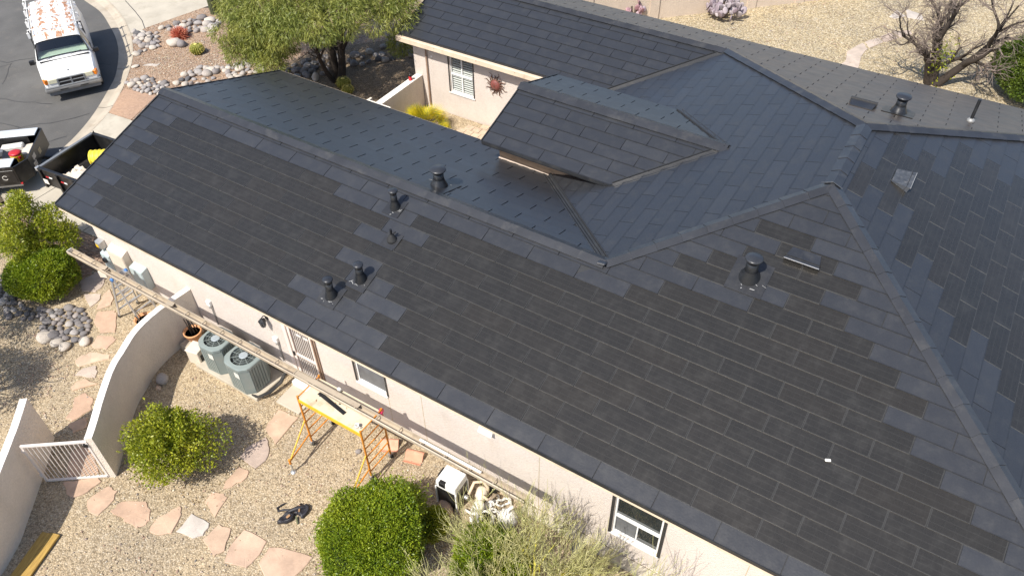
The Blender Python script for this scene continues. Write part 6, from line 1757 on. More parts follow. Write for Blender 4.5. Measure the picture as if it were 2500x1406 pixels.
# red bush, barrel cacti, columnar cactus, prickly pears, yellow palm
t = thing('red_bush', 'small coral red twiggy bush among the pale river rocks', 'bush', (-9.85, 11.55, 0)); rs = np.random.RandomState(2)
d = nrm(rs.normal(size=(1500, 3)) + np.array([0, 0, .6])); P = d * rs.uniform(.03, .25, (1500, 1)) + np.array([0, 0, .08])
P[:, 2] = np.abs(P[:, 2])
quads_obj('twigs', leaves(P, d, rs, .24, .02, spread=.4), 'leaf_red', t)
def barrel(label, x, y, r, h):
    t = thing('barrel_cactus', label, 'cactus', (x, y, 0)); mb = MB(); rows = []
    n = 40
    for i in range(9):
        s = i / 8; z = h * (.02 + .98 * s); base = r * math.sin(math.pi * (.18 + .72 * s)) ** .7 if i < 8 else r * .15
        rows.append([((base * (1 + .09 * (1 if k % 2 else -1))) * math.cos(2 * math.pi * k / n), (base * (1 + .09 * (1 if k % 2 else -1))) * math.sin(2 * math.pi * k / n), z) for k in range(n)])
    mb.grid(rows, closed=True, sm=False); mb.add(rows[-1], [tuple(range(n))]); mb.build('body', 'cactus_rib', t)
    rs = np.random.RandomState(int(abs(x * 100))); k = rs.randint(0, 20, 700); s = rs.uniform(.15, .98, 700)
    a = 2 * np.pi * (2 * k + 1) / n; b = r * np.sin(np.pi * (.18 + .72 * s)) ** .7 * 1.08
    P = np.stack([b * np.cos(a), b * np.sin(a), h * s], 1); o_ = np.stack([np.cos(a), np.sin(a), .3 + 0 * a], 1)
    quads_obj('spines', leaves(P, o_, rs, .06, .008, spread=.5), 'spine', t)
    MB().lathe([(r * .32, h * .96), (r * .2, h * 1.02), (.001, h * 1.03)], 16).build('crown', 'spine', t)
barrel('golden barrel cactus alone on the tan gravel below the red bush', -8.15, 10.98, .26, .42)
barrel('golden barrel cactus peeping over the roof edge, left of the pair', -1.2, 11.95, .24, .40)
barrel('golden barrel cactus peeping over the roof edge, right of the pair', -.80, 11.72, .19, .30)
t = thing('column_cactus', 'grey-green columnar cactus at the top edge beside the green tree', 'cactus', (-10.6, 14.1, 0))
for dx, dy, hh in ((0, 0, 1.7), (.28, .1, 1.3), (.2, -.22, 1.0)):
    mb = MB(); n = 24; rows = []
    for i in range(8):
        s = i / 7; rr_ = .12 * (1 if i < 6 else (.85 if i == 6 else .3))
        rows.append([(dx + rr_ * (1 + .12 * (1 if k % 2 else -1)) * math.cos(2 * math.pi * k / n), dy + rr_ * (1 + .12 * (1 if k % 2 else -1)) * math.sin(2 * math.pi * k / n), hh * s) for k in range(n)])
    mb.grid(rows, closed=True, sm=False); mb.add(rows[-1], [tuple(range(n))]); mb.build('column', 'cactus_green', t)
def prickly(label, x, y, n, R_, h, mat, seed):
    t = thing('prickly_pear', label, 'cactus', (x, y, 0)); rs = np.random.RandomState(seed)
    pads = [((0, 0, .02), 0)]
    base = MB().lathe([(1, 0)] , 3) if False else None
    proto = {}
    for k in range(n):
        a = rs.uniform(0, 6.28); rad = R_ * math.sqrt(rs.uniform(0, 1)); z = h * (.2 + .8 * (1 - (rad / R_) ** 2 * .6) * rs.uniform(.25, 1))
        s = rs.uniform(.11, .17)
        mb = MB(); nn = 14; ph = rs.uniform(0, 6.28); tilt = rs.uniform(-.5, .5) ; ax = Vector((math.cos(ph), math.sin(ph), tilt)).normalized()
        up = Vector((math.cos(a) * .5, math.sin(a) * .5, 1)).normalized(); up = (up - ax * up.dot(ax)).normalized(); sd = ax.cross(up)
        c = Vector((rad * math.cos(a), rad * math.sin(a), z)); rows = []
        for off, kk in ((-.02, .35), (-.02, .85), (0, 1.0), (.02, .85), (.02, .35)):
            rows.append([c + ax * off + up * (s * 1.15 * kk * math.cos(2 * math.pi * q / nn)) + sd * (s * .85 * kk * math.sin(2 * math.pi * q / nn)) for q in range(nn)])
        mb.grid(rows, closed=True); mb.add(rows[0], [tuple(range(nn))[::-1]]); mb.add(rows[-1], [tuple(range(nn))])
        mb.build('pad', mat, t)
    for k in range(6):
        a = rs.uniform(0, 6.28); MB().tube([(0, 0, 0), (.25 * math.cos(a), .25 * math.sin(a), .35), (.5 * R_ * math.cos(a), .5 * R_ * math.sin(a), h * .55)], [.07, .06, .04], 7).build('stem', 'bark_grey', t)
prickly('grey-purple prickly pear standing alone on the back yard gravel', 9.0, 24.85, 75, .78, 1.0, 'pad_purple', 4)
prickly('pinkish prickly pear peeping over the rear roof against the yard wall', 5.75, 22.75, 34, .5, 1.25, 'pad_pink', 6)
t = thing('yellow_palm', 'bright yellow-green fan palm clump by the courtyard wall', 'palm', (3.30, 11.10, 0)); rs = np.random.RandomState(9)
for k in range(46):
    a = rs.uniform(0, 6.28); el = rs.uniform(.15, 1.45); L = rs.uniform(.75, 1.15)
    o_ = np.array([math.cos(a) * math.cos(el), math.sin(a) * math.cos(el), math.sin(el)])
    tip = o_ * L * .55 + np.array([0, 0, .15])
    MB().tube([(0, 0, .08), tuple(tip)], [.012, .008], 5).build('stalk', 'cactus_green', t)
    # fan of narrow blades
    side = np.cross(o_, [0, 0, 1.0]); side /= np.linalg.norm(side) + 1e-9; upv = np.cross(side, o_)
    V = []
    for j in range(15):
        b = (j - 7) / 7 * 1.5; dd = o_ * math.cos(b) + side * math.sin(b) - np.array([0, 0, .12]); w = np.cross(dd, upv) * .013; l_ = .48 * (1 - .12 * abs(b))
        V.append([tip, tip + dd * l_ * .5 + w, tip + dd * l_, tip + dd * l_ * .5 - w])
    quads_obj('frond', np.array(V), 'leaf_palm', t)
t = thing('yellow_palm', 'small yellow palm offshoot right of the big yellow clump', 'palm', (4.05, 11.15, 0))
for k in range(12):
    a = rs.uniform(0, 6.28); el = rs.uniform(.3, 1.4); o_ = np.array([math.cos(a) * math.cos(el), math.sin(a) * math.cos(el), math.sin(el)]); tip = o_ * .22 + np.array([0, 0, .05])
    side = np.cross(o_, [0, 0, 1.0]); side /= np.linalg.norm(side) + 1e-9; upv = np.cross(side, o_); V = []
    for j in range(11):
        b = (j - 5) / 5 * 1.3; dd = o_ * math.cos(b) + side * math.sin(b); w = np.cross(dd, upv) * .011
        V.append([tip, tip + dd * .14 + w, tip + dd * .28, tip + dd * .14 - w])
    quads_obj('frond', np.array(V), 'leaf_palm', t)
    MB().tube([(0, 0, .02), tuple(tip)], [.01, .007], 5).build('stalk', 'cactus_green', t)

# loose stones and dry leaves strewn over the gravel: nobody could count them
def strewn(name, label, cat, polys, n, smin, smax, mat, seed, flat=.6, leaf=False):
    rs = np.random.RandomState(seed); P = []
    while len(P) < n:
        poly, wgt = polys[rs.randint(len(polys))]
        x = rs.uniform(min(q[0] for q in poly), max(q[0] for q in poly)); y = rs.uniform(min(q[1] for q in poly), max(q[1] for q in poly))
        if inpoly(poly, x, y) and rs.uniform() < .35 + .65 * (math.sin(x * 2.1 + 1) * math.sin(y * 2.7) > .1): P.append((x, y, wgt))
    P = np.array(P)
    if leaf:
        p3 = np.stack([P[:, 0], P[:, 1], np.full(n, .014)], 1)
        o = quads_obj(name, leaves(p3, rs.normal(size=(n, 3)) * np.array([1, 1, .12]), rs, smax, smax * .45, spread=.1), mat, None)
    else:
        s = (smin + (smax - smin) * rs.uniform(0, 1, n) ** 2.5) * P[:, 2]
        a = rs.uniform(0, 6.28, n); V = np.zeros((n, 6, 3), np.float32)
        for k, (dx, dy, dz) in enumerate(((1, 0, 0), (0, .8, 0), (-1, .1, 0), (.1, -.8, 0), (.1, .1, flat), (0, 0, -flat))):
            jx = dx * rs.uniform(.7, 1.2, n); jy = dy * rs.uniform(.7, 1.2, n)
            V[:, k, 0] = P[:, 0] + s * (jx * np.cos(a) - jy * np.sin(a)); V[:, k, 1] = P[:, 1] + s * (jx * np.sin(a) + jy * np.cos(a)); V[:, k, 2] = .008 + s * (dz + .2)
        F = np.array([(0, 1, 4), (1, 2, 4), (2, 3, 4), (3, 0, 4), (1, 0, 5), (2, 1, 5), (3, 2, 5), (0, 3, 5)])
        idx = (F[None] + 6 * np.arange(n)[:, None, None]).reshape(-1, 3)
        me = bpy.data.meshes.new(name); me.from_pydata(V.reshape(-1, 3).tolist(), [], idx.tolist()); me.materials.append(MT[mat])
        o = bpy.data.objects.new(name, me); COL.objects.link(o)
    return tag(o, label, cat, kind='stuff')
FRONT = [(4.6, .35), (13.8, .35), (14.2, -4.2), (6.0, -6.5), (5.6, -4.6)]; LEFT = [(-2.6, -2.2), (.9, -2.1), (3.2, -2.2), (3.6, -3.8), (2.0, -4.6), (-.5, -3.6)]
REAR = [(6.5, 18.5), (20, 18.0), (20, 30), (11, 29)]; SIDE = [(-9.8, 9.4), (-8.3, 8.8), (-6.9, 9.8), (-5.6, 12.4), (-9.0, 12.0)]
strewn('loose_pebbles', 'loose pebbles strewn over the gravel', 'gravel', [(FRONT, 1.0), (FRONT, 1.0), (LEFT, 1.0), (REAR, 1.4), (SIDE, 1.2)], 9000, .008, .040, 'pebble', 3)
strewn('leaf_litter', 'dry leaf litter blown under the shrubs', 'leaf litter', [([(5.6, -3.9), (8.0, -3.7), (8.1, -1.6), (6.0, -1.4)], 1), ([(10.6, -3.6), (13.3, -3.2), (13.2, -.6), (10.9, -.8)], 1), ([(-2.4, -2.0), (.4, -1.6), (.3, .2), (-2.4, .3)], 1), ([(13.3, -2.6), (17.2, -2.2), (17.0, .15), (13.5, .1)], 1), ([(-3.8, 10.6), (1.2, 10.4), (1.6, 14.5), (-3.4, 14.5)], 1)], 2600, .03, .05, 'litter', 4, leaf=True)

# ------------------------------------------------------------------ white van parked in the street (local x forward, origin under the front bumper)
def M_van():
    m, nt, b = new_mat('van_paint')
    v = coords(nt, 'Object')
    sx = nt.nodes.new('ShaderNodeSeparateXYZ'); nt.links.new(v, sx.inputs[0])
    # clear coat has peeled off the roof in streaks, leaving rusty primer
    mp = nt.nodes.new('ShaderNodeMapping'); mp.inputs['Scale'].default_value = (1.3, 3.2, 1.0); nt.links.new(v, mp.inputs[0])
    n = tex(nt, 'ShaderNodeTexNoise', 2.6, mp.outputs[0], Detail=10.0, Roughness=0.72)
    wv = nt.nodes.new('ShaderNodeMath'); wv.operation = 'SINE'
    nt.links.new(math_n(nt, 'MULTIPLY', sx.outputs[1], 13.0), wv.inputs[0])
    f = math_n(nt, 'ADD', n.outputs[0], math_n(nt, 'MULTIPLY', wv.outputs[0], 0.05))
    peel = ramp(nt, f, [(0.525, (0, 0, 0)), (0.545, (1, 1, 1))])
    top = nt.nodes.new('ShaderNodeMapRange'); nt.links.new(sx.outputs[2], top.inputs[0]); top.inputs[1].default_value = 1.80; top.inputs[2].default_value = 1.86
    mask = nt.nodes.new('ShaderNodeMath'); mask.operation = 'MULTIPLY'
    nt.links.new(peel, mask.inputs[0]); nt.links.new(top.outputs[0], mask.inputs[1])
    rc = tex(nt, 'ShaderNodeTexNoise', 8.0, v, Detail=5.0)
    rust = ramp(nt, rc.outputs[0], [(0.3, (0.30, 0.13, 0.06)), (0.7, (0.52, 0.30, 0.18))])
    c = mixc(nt, mask.outputs[0], (0.80, 0.80, 0.78), rust)
    d = tex(nt, 'ShaderNodeTexNoise', 1.5, v, Detail=6.0)
    dd = ramp(nt, d.outputs[0], [(0.4, (0.94, 0.93, 0.91)), (0.7, (1, 1, 1))])
    c = mixc(nt, 1.0, c, dd, 'MULTIPLY')
    nt.links.new(c, b.inputs['Base Color'])
    rg = nt.nodes.new('ShaderNodeMapRange'); nt.links.new(mask.outputs[0], rg.inputs[0]); rg.inputs[3].default_value = 0.28; rg.inputs[4].default_value = 0.85
    nt.links.new(rg.outputs[0], b.inputs['Roughness'])
    b.inputs['Coat Weight'].default_value = 0.2
    return m
MT['van'] = M_van()
MT['chrome'] = M_plain('bumper_chrome', (0.20, 0.195, 0.185), 0.45, 0.12, 3.0, metal=0.3, dirt=(0.3, 0.28, 0.25))
MT['grille_grey'] = M_plain('grille_grey', (0.17, 0.18, 0.19), 0.4, 0.08)
MT['lens'] = M_plain('headlamp_lens', (0.62, 0.60, 0.44), 0.18, 0.1, 8.0)
MT['amber'] = M_plain('amber_lens', (0.72, 0.20, 0.01), 0.2, 0.1)
MT['dash'] = M_plain('dashboard', (0.50, 0.56, 0.47), 0.7, 0.1)
def M_windshield():
    m, nt, b = new_mat('windshield')
    v = coords(nt, 'Object'); n = tex(nt, 'ShaderNodeTexNoise', 2.0, v, Detail=4.0)
    c = ramp(nt, n.outputs[0], [(0.3, (0.80, 0.88, 0.84)), (0.7, (0.86, 0.92, 0.88))])
    nt.links.new(c, b.inputs['Base Color'])
    b.inputs['Roughness'].default_value = 0.02; b.inputs['IOR'].default_value = 1.5
    tr = nt.nodes.new('ShaderNodeBsdfTransparent'); nt.links.new(c, tr.inputs[0])
    gl = nt.nodes.new('ShaderNodeBsdfGlossy'); gl.inputs['Roughness'].default_value = 0.03
    mx = nt.nodes.new('ShaderNodeMixShader'); mx.inputs[0].default_value = 0.10; nt.links.new(tr.outputs[0], mx.inputs[1]); nt.links.new(gl.outputs[0], mx.inputs[2])
    nt.links.new(mx.outputs[0], nt.nodes['Material Output'].inputs[0])
    return m
MT['windshield'] = M_windshield()
VROT = math.atan2(-.51, .86)
VAN = (-9.42, 6.28, -0.10)
t = thing('work_van', 'white work van with peeling rusty roof parked in the street', 'van', VAN, VROT)
# stations: x, bottom z, top z, half width at the belt, half width at the top, z of the belt
ST = [(-.10, .42, .86, .86, .80, .70), (-.16, .40, .98, .93, .84, .78), (-.45, .36, 1.07, .975, .86, .90), (-.95, .34, 1.16, 1.0, .88, 1.02), (-1.08, .33, 1.20, 1.0, .90, 1.08),
      (-1.16, .33, 1.30, 1.0, .89, 1.12), (-1.46, .33, 1.80, 1.0, .78, 1.12), (-1.60, .33, 1.90, 1.0, .77, 1.12), (-2.0, .33, 1.96, 1.0, .77, 1.12), (-3.2, .33, 1.98, 1.0, .77, 1.12), (-4.6, .33, 1.97, 1.0, .77, 1.12), (-5.05, .36, 1.94, .98, .76, 1.12), (-5.16, .45, 1.80, .94, .72, 1.1)]
rows = []
for x, zb, zt, w, wt, zm in ST:
    h = zt - zm
    half_ = [(w * .93, zb), (w * .985, zb + .10), (w, zb + .28 if zb + .28 < zm else (zb + zm) / 2), (w * .995, zm), (w + (wt - w) * .55, zm + h * .58), (wt + .015, zt - .09 if h > .2 else zm + h * .8), (wt - .05, zt - .025), (wt - .18, zt), (wt * .4, zt + .018), (0, zt + .022)]
    rows.append([(x, y, z) for y, z in half_] + [(x, -y, z) for y, z in half_[-2::-1]])
mb = MB()
# leave the windscreen and front side windows open
n = len(rows[0]); full = [q for r_ in rows for q in r_]
fs = []; 
for i in range(len(rows) - 1):
    for k in range(n - 1):
        top_face = 6 <= k <= 11
        if i in (5,) and 5 <= k <= 12: continue               # windscreen opening
        if i in (6, 7) and (k in (3, 4) or k in (13, 14)): continue   # front door windows
        fs.append((i * n + k, (i + 1) * n + k, (i + 1) * n + k + 1, i * n + k + 1))
mb.add(full, fs, 0, True)
mb.add(rows[0], [tuple(range(n))]); mb.add(rows[-1], [tuple(range(n))[::-1]])
body = mb.build('body', 'van', t)
es = body.modifiers.new('split', 'EDGE_SPLIT'); es.split_angle = R(35)
r5, r6, r7, r8 = rows[5], rows[6], rows[7], rows[8]
# windscreen: slightly bowed grid across the opening
g = []
for s in (0, .33, .66, 1.0):
    row = []
    for k in range(5, 14):
        a = Vector(r5[k]); b = Vector(r6[k]); q = a.lerp(b, s); q.x += .02; row.append(q)
    g.append(row)
wsc = MB().grid(g[::-1]).build('windscreen', 'windshield', t)
mb = MB()
lo = [Vector(q) for q in g[0]]; hi = [Vector(q) for q in g[-1]]
for e in (lo, hi): mb.tube([tuple(q + Vector((.012, 0, .004))) for q in e], .016, 6)
for e in (0, -1): mb.tube([tuple(Vector(g[k][e]) + Vector((.012, 0, 0))) for k in range(4)], .018, 6)
mb.build('windscreen_seal', 'rubber', t)
for sy in (1, -1):
    ks = (3, 4, 5) if sy > 0 else (15, 14, 13)
    q = [[Vector(rows[i][k]) - Vector((0, sy * .008, 0)) for k in ks] for i in (6, 7, 8)]
    MB().grid(q if sy > 0 else q[::-1]).build('side_window', 'glass', t)
    MB().bar((-1.56, sy * .985, 1.12), (-2.0, sy * .985, 1.12), .02, .03).build('window_trim', 'rubber', t)
    MB().obox((-1.28, sy * 1.12, 1.17), ((1, 0, 0), (0, 1, 0), (0, 0, 1)), (.06, .10, .085)).build('mirror', 'black', t, bevel=.03, seg=2)
    MB().bar((-1.32, sy * .98, 1.12), (-1.28, sy * 1.06, 1.15), .03, .03).build('mirror_arm', 'black', t)
    for wx in (-.92, -4.0):
        wh = bpy.data.objects.new('wheel', None); COL.objects.link(wh); wh.parent = t; wh.location = (wx, sy * .86, .34)
        MB().lathe([(.20, -.11), (.30, -.12), (.345, -.08), (.35, 0), (.345, .08), (.30, .12), (.20, .11)], 28, (0, 0, 0), (0, sy, 0)).build('tyre', 'rubber', wh)
        MB().lathe([(.001, .06), (.10, .07), (.17, .05), (.20, .09)], 20, (0, 0, 0), (0, sy, 0)).build('rim', 'chrome', wh)
    MB().box((-.26, sy * .62 - .16, .76), (-.075, sy * .62 + .16, .92)).build('headlight', 'lens', t, bevel=.012)
    MB().obox((-.17, sy * .865, .845), ((1, sy * -.35, 0), (sy * .35, 1, 0), (0, 0, 1)), (.09, .06, .085)).build('turn_signal', 'amber', t, bevel=.01)
    MB().bar((-1.10, sy * .30, 1.255), (-1.02, sy * .30 + .52 * (1 if sy < 0 else .9) , 1.255), .018, .018).build('wiper', 'black', t) if False else None
for y0 in (-.62, .12):
    MB().bar((-1.105, y0, 1.235), (-1.16, y0 + .52, 1.325), .016, .016).build('wiper', 'black', t)
MB().box((-1.10, -.86, 1.19), (-1.02, .86, 1.215)).build('cowl_grille', 'black', t)
# grille: cross bars over a dark opening
MB().box((-.14, -.45, .63), (-.085, .45, .90)).build('grille_opening', 'black', t)
for z in (.63, .765, .895): MB().box((-.12, -.47, z - .017), (-.065, .47, z + .017)).build('grille_bar', 'grille_grey', t, bevel=.006)
for y in (-.46, 0, .46): MB().box((-.12, y - .03, .62), (-.063, y + .03, .905)).build('grille_bar', 'grille_grey', t, bevel=.006)
MB().box((-.30, -.99, .44), (-.0, .99, .60)).build('bumper', 'chrome', t, bevel=.05, seg=2)
MB().box((-.26, -.97, .60), (-.03, .97, .64)).build('bumper_pad', 'grille_grey', t, bevel=.01)
for y in (-.35, .35): MB().box((-.004, y - .14, .50), (.004, y + .14, .53)).build('bumper_slot', 'black', t)
MB().box((-.24, -.9, .30), (-.08, .9, .44)).build('valance', 'grille_grey', t, bevel=.02)
MB().obox((-.30, 0, 1.075), ((1, 0, .2), (0, 1, 0), (-.2, 0, 1)), (.03, .022, .012)).build('emblem', 'grille_grey', t)
# cab interior seen through the glass
MB().box((-1.80, -.88, .80), (-1.22, .88, 1.31)).build('dashboard', 'dash', t, bevel=.04)
for y in (-.45, .45): MB().box((-2.3, y - .24, .7), (-2.12, y + .24, 1.45)).build('seat', 'black', t, bevel=.05)
pts = [(-1.62 - .05 * math.sin(a), .45 + .18 * math.cos(a), 1.10 + .16 * math.sin(a)) for a in [2 * math.pi * k / 20 for k in range(21)]]
MB().tube(pts, .014, 6, caps=False).build('steering_wheel', 'black', t)
MB().box((-2.5, -.95, .5), (-2.45, .95, 1.85)).build('bulkhead', 'frame_dark', t)
MB().box((-2.45, -.93, .35), (-.9, .93, .45)).build('cab_floor', 'frame_dark', t)
# roof rack
for x in (-1.95, -3.0, -4.05, -4.9): MB().tube([(x, -.90, 1.95), (x, -.88, 2.10), (x, .88, 2.10), (x, .90, 1.95)], .018, 8).build('rack_bar', 'white', t)
for y in (-.80, .80): MB().tube([(-1.8, y, 2.06), (-5.0, y, 2.06)], .016, 8).build('rack_rail', 'white', t)
for x in (-1.95, -3.0, -4.05, -4.9):
    for y in (-.9, .9): MB().box((x - .04, y - .04, 1.80), (x + .04, y + .04, 2.0)).build('rack_foot', 'white', t)


# ------------------------------------------------------------------ black tool trailer (local x to the nose, y to the back)
TR = math.atan2(.667, .745)
tu = Vector((.745, .667, 0)); tv = Vector((-.667, .745, 0))
org = tu * -2.85 + tv * 5.95
t = thing('tool_trailer', 'black tool trailer with grey lids and an open load of tools, at the left edge', 'trailer', (org.x, org.y, 0.012), TR)
X0 = -2.6; W = 1.12; ZT = 1.05; ZB = .42
outer_ = [(X0, -W), (-.25, -W), (.05, -W + .42), (.05, W - .05), (-.02, W), (X0, W)]
inner_ = [(X0 + .05, -W + .50), (-.12, -W + .50), (-.06, -W + .55), (-.06, W - .46), (X0 + .05, W - .46)]
MB().prism(outer_, ZB, ZB + .06).build('floor', 'black_metal', t)
mb = MB()
for a, b in zip(outer_, outer_[1:] + outer_[:1]):
    mb.bar((*a, (ZB + ZT) / 2), (*b, (ZB + ZT) / 2), .04, ZT - ZB)
mb.build('side_panel', 'black_metal', t)
# side lockers with lids, two per side
for y0, y1 in ((-W + .03, -W + .48), (W - .44, W - .03)):
    MB().box((X0 + .05, y0 + (.45 if y0 < 0 else -.03), ZB + .06), (-.28, y0 + (.47 if y0 < 0 else -.01), ZT)).build('locker_wall', 'black_metal', t)
    for xa, xb in ((X0, -1.42), (-1.40, -.30 if y0 < 0 else -.02)):
        MB().box((xa, y0 - .02, ZT + .005), (xb - .02, y1, ZT + .04)).build('locker_lid', 'lid', t, bevel=.008)
for xa in (-1.9, -.9):
    MB().box((xa, -W - .035, ZB + .1), (xa + .6, -W - .021, ZT - .1)).build('locker_door', 'black_metal', t, bevel=.006)
# hazard and maker's stickers on the nose
MB().obox((-.11, -W + .19, .80), ((.58, .81, 0), (.81, -.58, 0), (0, 0, 1)), (.11, .004, .09)).build('sticker', 'panel_side', t)
for k in range(3): MB().obox((.073, -.45 + .09 * k, .62), ((0, 1, 0), (1, 0, 0), (0, 0, 1)), (.03, .003, .10)).build('sticker', 'panel_beige', t)
MB().obox((.073, .25, .72), ((0, 1, 0), (1, 0, 0), (0, 0, 1)), (.10, .003, .09)).build('sticker', 'panel_side', t)
MB().obox((.073, -.25, .84), ((0, 1, 0), (1, 0, 0), (0, 0, 1)), (.12, .003, .08)).build('sticker', 'panel_beige', t)
mb = MB(); pts = [(-.62 + .075 * math.cos(a), -W - .025, .70 + .075 * math.sin(a)) for a in [.6 + 2 * math.pi * .82 * k / 20 for k in range(21)]]
mb.tube(pts, .016, 6); mb.build('emblem', 'hose', t)
MB().box((-1.15, -W - .02, ZB - .07), (-.22, -W + .05, ZB - .01)).build('side_step', 'chrome', t)
MB().box((-.26, -W - .03, ZB - .0), (-.20, -W + .02, ZB + .05)).build('marker_lamp', 'red', t)
for sy in (-1, 1):
    wh = bpy.data.objects.new('wheel', None); COL.objects.link(wh); wh.parent = t; wh.location = (-1.75, sy * (W + .10), .30)
    MB().lathe([(.18, -.10), (.28, -.11), (.315, -.07), (.32, 0), (.315, .07), (.28, .11), (.18, .10)], 26, (0, 0, 0), (0, sy, 0)).build('tyre', 'rubber', wh)
    MB().lathe([(.001, .05), (.06, .07), (.07, .03), (.15, .03), (.18, .08)], 20, (0, 0, 0), (0, sy, 0)).build('rim', 'white', wh)
    fp = [(-1.75 + .42 * math.cos(a), sy * (W + .10), .30 + .42 * math.sin(a)) for a in [math.pi * k / 12 for k in range(13)]]
    mb = MB(); mb.grid([[(x, y - .13, z) for x, y, z in fp], [(x, y + .13, z) for x, y, z in fp]]); mb.build('mudguard', 'black_metal', t)
MB().bar((.05, -.3, .42), (1.05, 0, .40), .07, .08).build('drawbar', 'black_metal', t)
MB().bar((.05, .3, .42), (1.05, 0, .40), .07, .08).build('drawbar', 'black_metal', t)
MB().box((.95, -.07, .36), (1.2, .07, .48)).build('coupler', 'alu', t, bevel=.02)
MB().tube([(.75, .1, .05), (.75, .1, .75)], .03, 8).build('jack', 'alu', t)
Mtr = Matrix.Translation((org.x, org.y, .012)) @ Matrix.Rotation(TR, 4, 'Z')
def on_trailer(x, y, z): q = Mtr @ Vector((x, y, z)); return (q.x, q.y, q.z)
b = thing('water_cooler', 'yellow drink cooler with a red lid among the tools in the trailer', 'cooler', on_trailer(-.42, -.28, ZB + .20))
MB().lathe([(.15, 0), (.165, .06), (.17, .30), (.18, .34), (.185, .40)], 26).build('tub', 'yellow', b)
MB().lathe([(.19, .40), (.19, .44), (.15, .47), (.06, .475), (.001, .475)], 26).build('lid', 'red', b)
MB().box((-.04, -.195, .06), (.04, -.16, .13)).build('spigot', 'hose', b)
MB().obox((.0, -.175, .24), ((1, 0, 0), (0, 1, 0), (0, 0, 1)), (.05, .008, .035)).build('label', 'hose', b)
for x in (-1, 1): MB().box((x * .2 - .02, -.04, .28), (x * .2 + .02, .04, .36)).build('handle', 'red', b)
rg = random.Random(7)
def load(label, name, cat, x, y, z, half, rz, mat, bev=.01):
    o = MB().obox((0, 0, half[2]), ((1, 0, 0), (0, 1, 0), (0, 0, 1)), half).build(name, mat, bevel=bev)
    o.location = on_trailer(x, y, z); o.rotation_euler = (rg.uniform(-.12, .12), rg.uniform(-.12, .12), TR + rz); return tag(o, label, cat)
z = ZB + .06
load('black tool case at the bottom of the trailer load', 'tool_case', 'case', -1.5, 0, z, (.7, .5, .12), .1, 'black')
load('lime green case in the trailer load', 'tool_case', 'case', -1.9, .30, z + .26, (.3, .14, .08), .1, 'cactus_gold')
load('white foam box beside the trailer rear lid', 'foam_box', 'box', -.75, .42, z + .24, (.34, .13, .10), .05, 'hose', .03)
load('grey power tool case left of the cooler', 'tool_case', 'case', -1.2, .15, z + .26, (.22, .16, .08), .4, 'grille_grey')
load('yellow level lying on the trailer load', 'spirit_level', 'level', -1.25, -.25, z + .27, (.55, .035, .03), .15, 'yellow')
load('second yellow level, nearer the front lids of the trailer', 'spirit_level', 'level', -1.35, -.40, z + .25, (.5, .04, .03), .05, 'yellow_drum')
load('black nail gun case beside the cooler', 'tool_case', 'case', -.80, -.05, z + .15, (.16, .20, .12), .2, 'black')
load('white folded sheet in the trailer load', 'folded_sheet', 'sheet', -.25, .20, z + .05, (.14, .35, .16), .1, 'panel_beige')
load('blue tool box right of the levels', 'tool_case', 'case', -.85, -.42, z + .2, (.12, .1, .09), .5, 'panel_grey')
load('dark rubbish bag near the trailer nose', 'tool_bag', 'bag', -.35, -.50, z, (.2, .1, .16), .2, 'leather', .05)

# ------------------------------------------------------------------ black dump trailer on the driveway
DT = R(6)
t = thing('dump_trailer', 'black open dump trailer on the driveway, half hidden by the roof corner', 'trailer', (-4.62, 1.86, 0.012), DT)
LX, LY, ZB2, ZT2 = 3.7, 2.12, .55, 1.15
MB().box((0, 0, ZB2), (LX, LY, ZB2 + .06)).build('floor', 'black_metal', t)
for a, b, nm in (((0, 0), (LX, 0), 'side_panel'), ((0, LY), (LX, LY), 'side_panel'), ((0, 0), (0, LY), 'tailgate'), ((LX, 0), (LX, LY), 'headboard')):
    MB().bar((*a, (ZB2 + ZT2) / 2), (*b, (ZB2 + ZT2) / 2), .05, ZT2 - ZB2).build(nm, 'black_metal', t)
    MB().bar((*a, ZT2 + .015), (*b, ZT2 + .015), .10, .06).build('top_rail', 'grille_grey' if nm == 'tailgate' else 'black_metal', t, bevel=.008)
for k in range(6): MB().box((.05 + k * .72, -.10, ZB2 - .02), (.13 + k * .72, -.03, ZT2)).build('stake', 'black_metal', t)
for k in range(3): MB().box((-.09, .3 + k * .7, ZB2), (-.028, .38 + k * .7, ZT2)).build('stake', 'black_metal', t)
MB().box((-.06, -.04, ZB2 - .12), (.02, LY + .04, ZB2 - .02)).build('rear_beam', 'black_metal', t)
for y in (.12, LY - .22): MB().box((-.075, y, ZB2 - .10), (-.061, y + .12, ZB2 - .04)).build('tail_lamp', 'red', t)
for x in (.35, 1.0): MB().box((x, -.115, .98), (x + .13, -.103, 1.02)).build('reflector', 'red', t)
for x in (.49, 1.14): MB().box((x, -.115, .98), (x + .13, -.103, 1.02)).build('reflector', 'white', t)
MB().box((.14, -.118, .70), (.34, -.104, .86)).build('number_plate', 'hose', t)
MB().obox((-.10, .02, 1.10), ((1, 0, 0), (0, 1, 0), (0, 0, 1)), (.05, .07, .06)).build('latch', 'alu', t, bevel=.01)
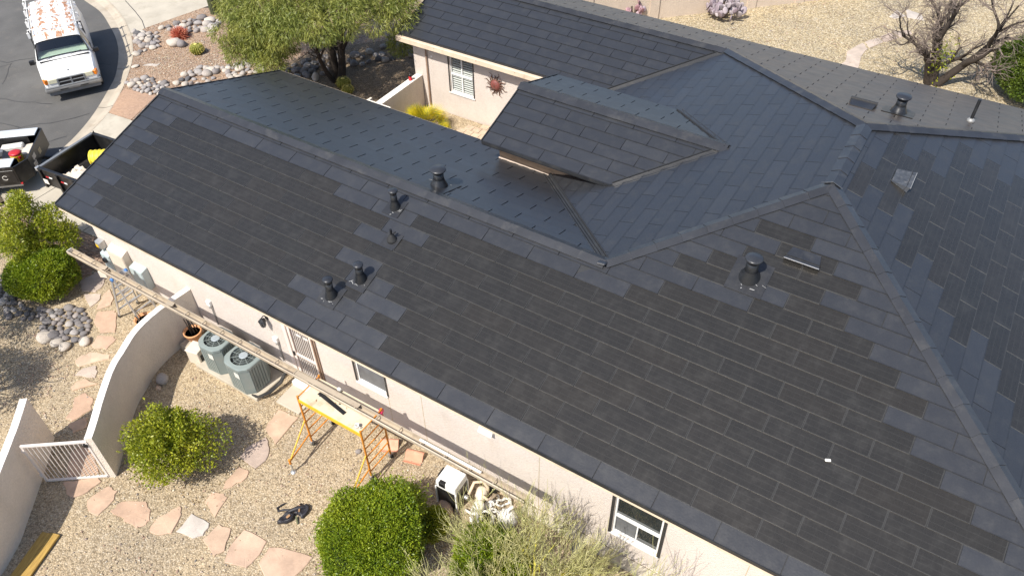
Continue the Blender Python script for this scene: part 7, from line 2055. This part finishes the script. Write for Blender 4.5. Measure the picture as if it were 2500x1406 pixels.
for sy, y in ((-1, -.16), (1, LY + .16)):
    for x in (1.7, 2.5):
        wh = bpy.data.objects.new('wheel', None); COL.objects.link(wh); wh.parent = t; wh.location = (x, y, .34)
        MB().lathe([(.19, -.10), (.30, -.11), (.335, -.07), (.34, 0), (.335, .07), (.30, .11), (.19, .10)], 24, (0, 0, 0), (0, sy, 0)).build('tyre', 'rubber', wh)
        MB().lathe([(.001, .05), (.07, .07), (.16, .03), (.19, .08)], 18, (0, 0, 0), (0, sy, 0)).build('rim', 'white', wh)
MB().box((.3, .3, .34), (LX, LY - .3, ZB2 - .001)).build('chassis', 'black_metal', t)
MB().tube([(.10, LY - .03, 1.18), (.10, LY + .0, 1.28)], .02, 8).build('tarp_hook', 'black', t)
Mdt = Matrix.Translation((-4.62, 1.86, .012)) @ Matrix.Rotation(DT, 4, 'Z')
b = thing('ribbed_drum', 'yellow ribbed plastic drum lying in the dump trailer', 'drum', Mdt @ Vector((.96, 1.50, ZB2 + .06)), R(35))
prof = []
for k in range(25):
    s = k / 24; r_ = .24 + .018 * math.sin(s * 2 * math.pi * 5) - (.05 if k in (0, 24) else 0)
    prof.append((r_, .7 * s))
MB().lathe(prof, 28, (-.35, 0, .27), (1, 0, .04)).build('shell', 'yellow_drum', b)
b = thing('plastic_sheet', 'crumpled pale plastic sheet heaped in the dump trailer', 'sheet', Mdt @ Vector((1.1, .55, ZB2 + .06)), DT)
rg = random.Random(5); rows = []
for i in range(13):
    rows.append([(-.75 + 1.5 * j / 14 + rg.uniform(-.03, .03), -.45 + .9 * i / 12 + rg.uniform(-.03, .03), .10 + .16 * math.sin(math.pi * i / 12) * math.sin(math.pi * j / 14) + rg.uniform(-.05, .05)) for j in range(15)])
o = MB().grid(rows, sm=False).build('sheet', 'panel_beige', b)
b = thing('paper_cup', 'white cup lying at the near end of the dump trailer', 'cup', Mdt @ Vector((.42, .22, ZB2 + .07)))
MB().lathe([(.05, 0), (.07, .16), (.062, .16), (.044, .01), (.001, .01)], 16, (0, 0, .07), (1, .3, .15)).build('cup', 'hose', b)
MB().tube([(.06, .06, .1), (.1, .12, .1), (.14, .1, .1)], .012, 6).build('handle', 'hose', b)
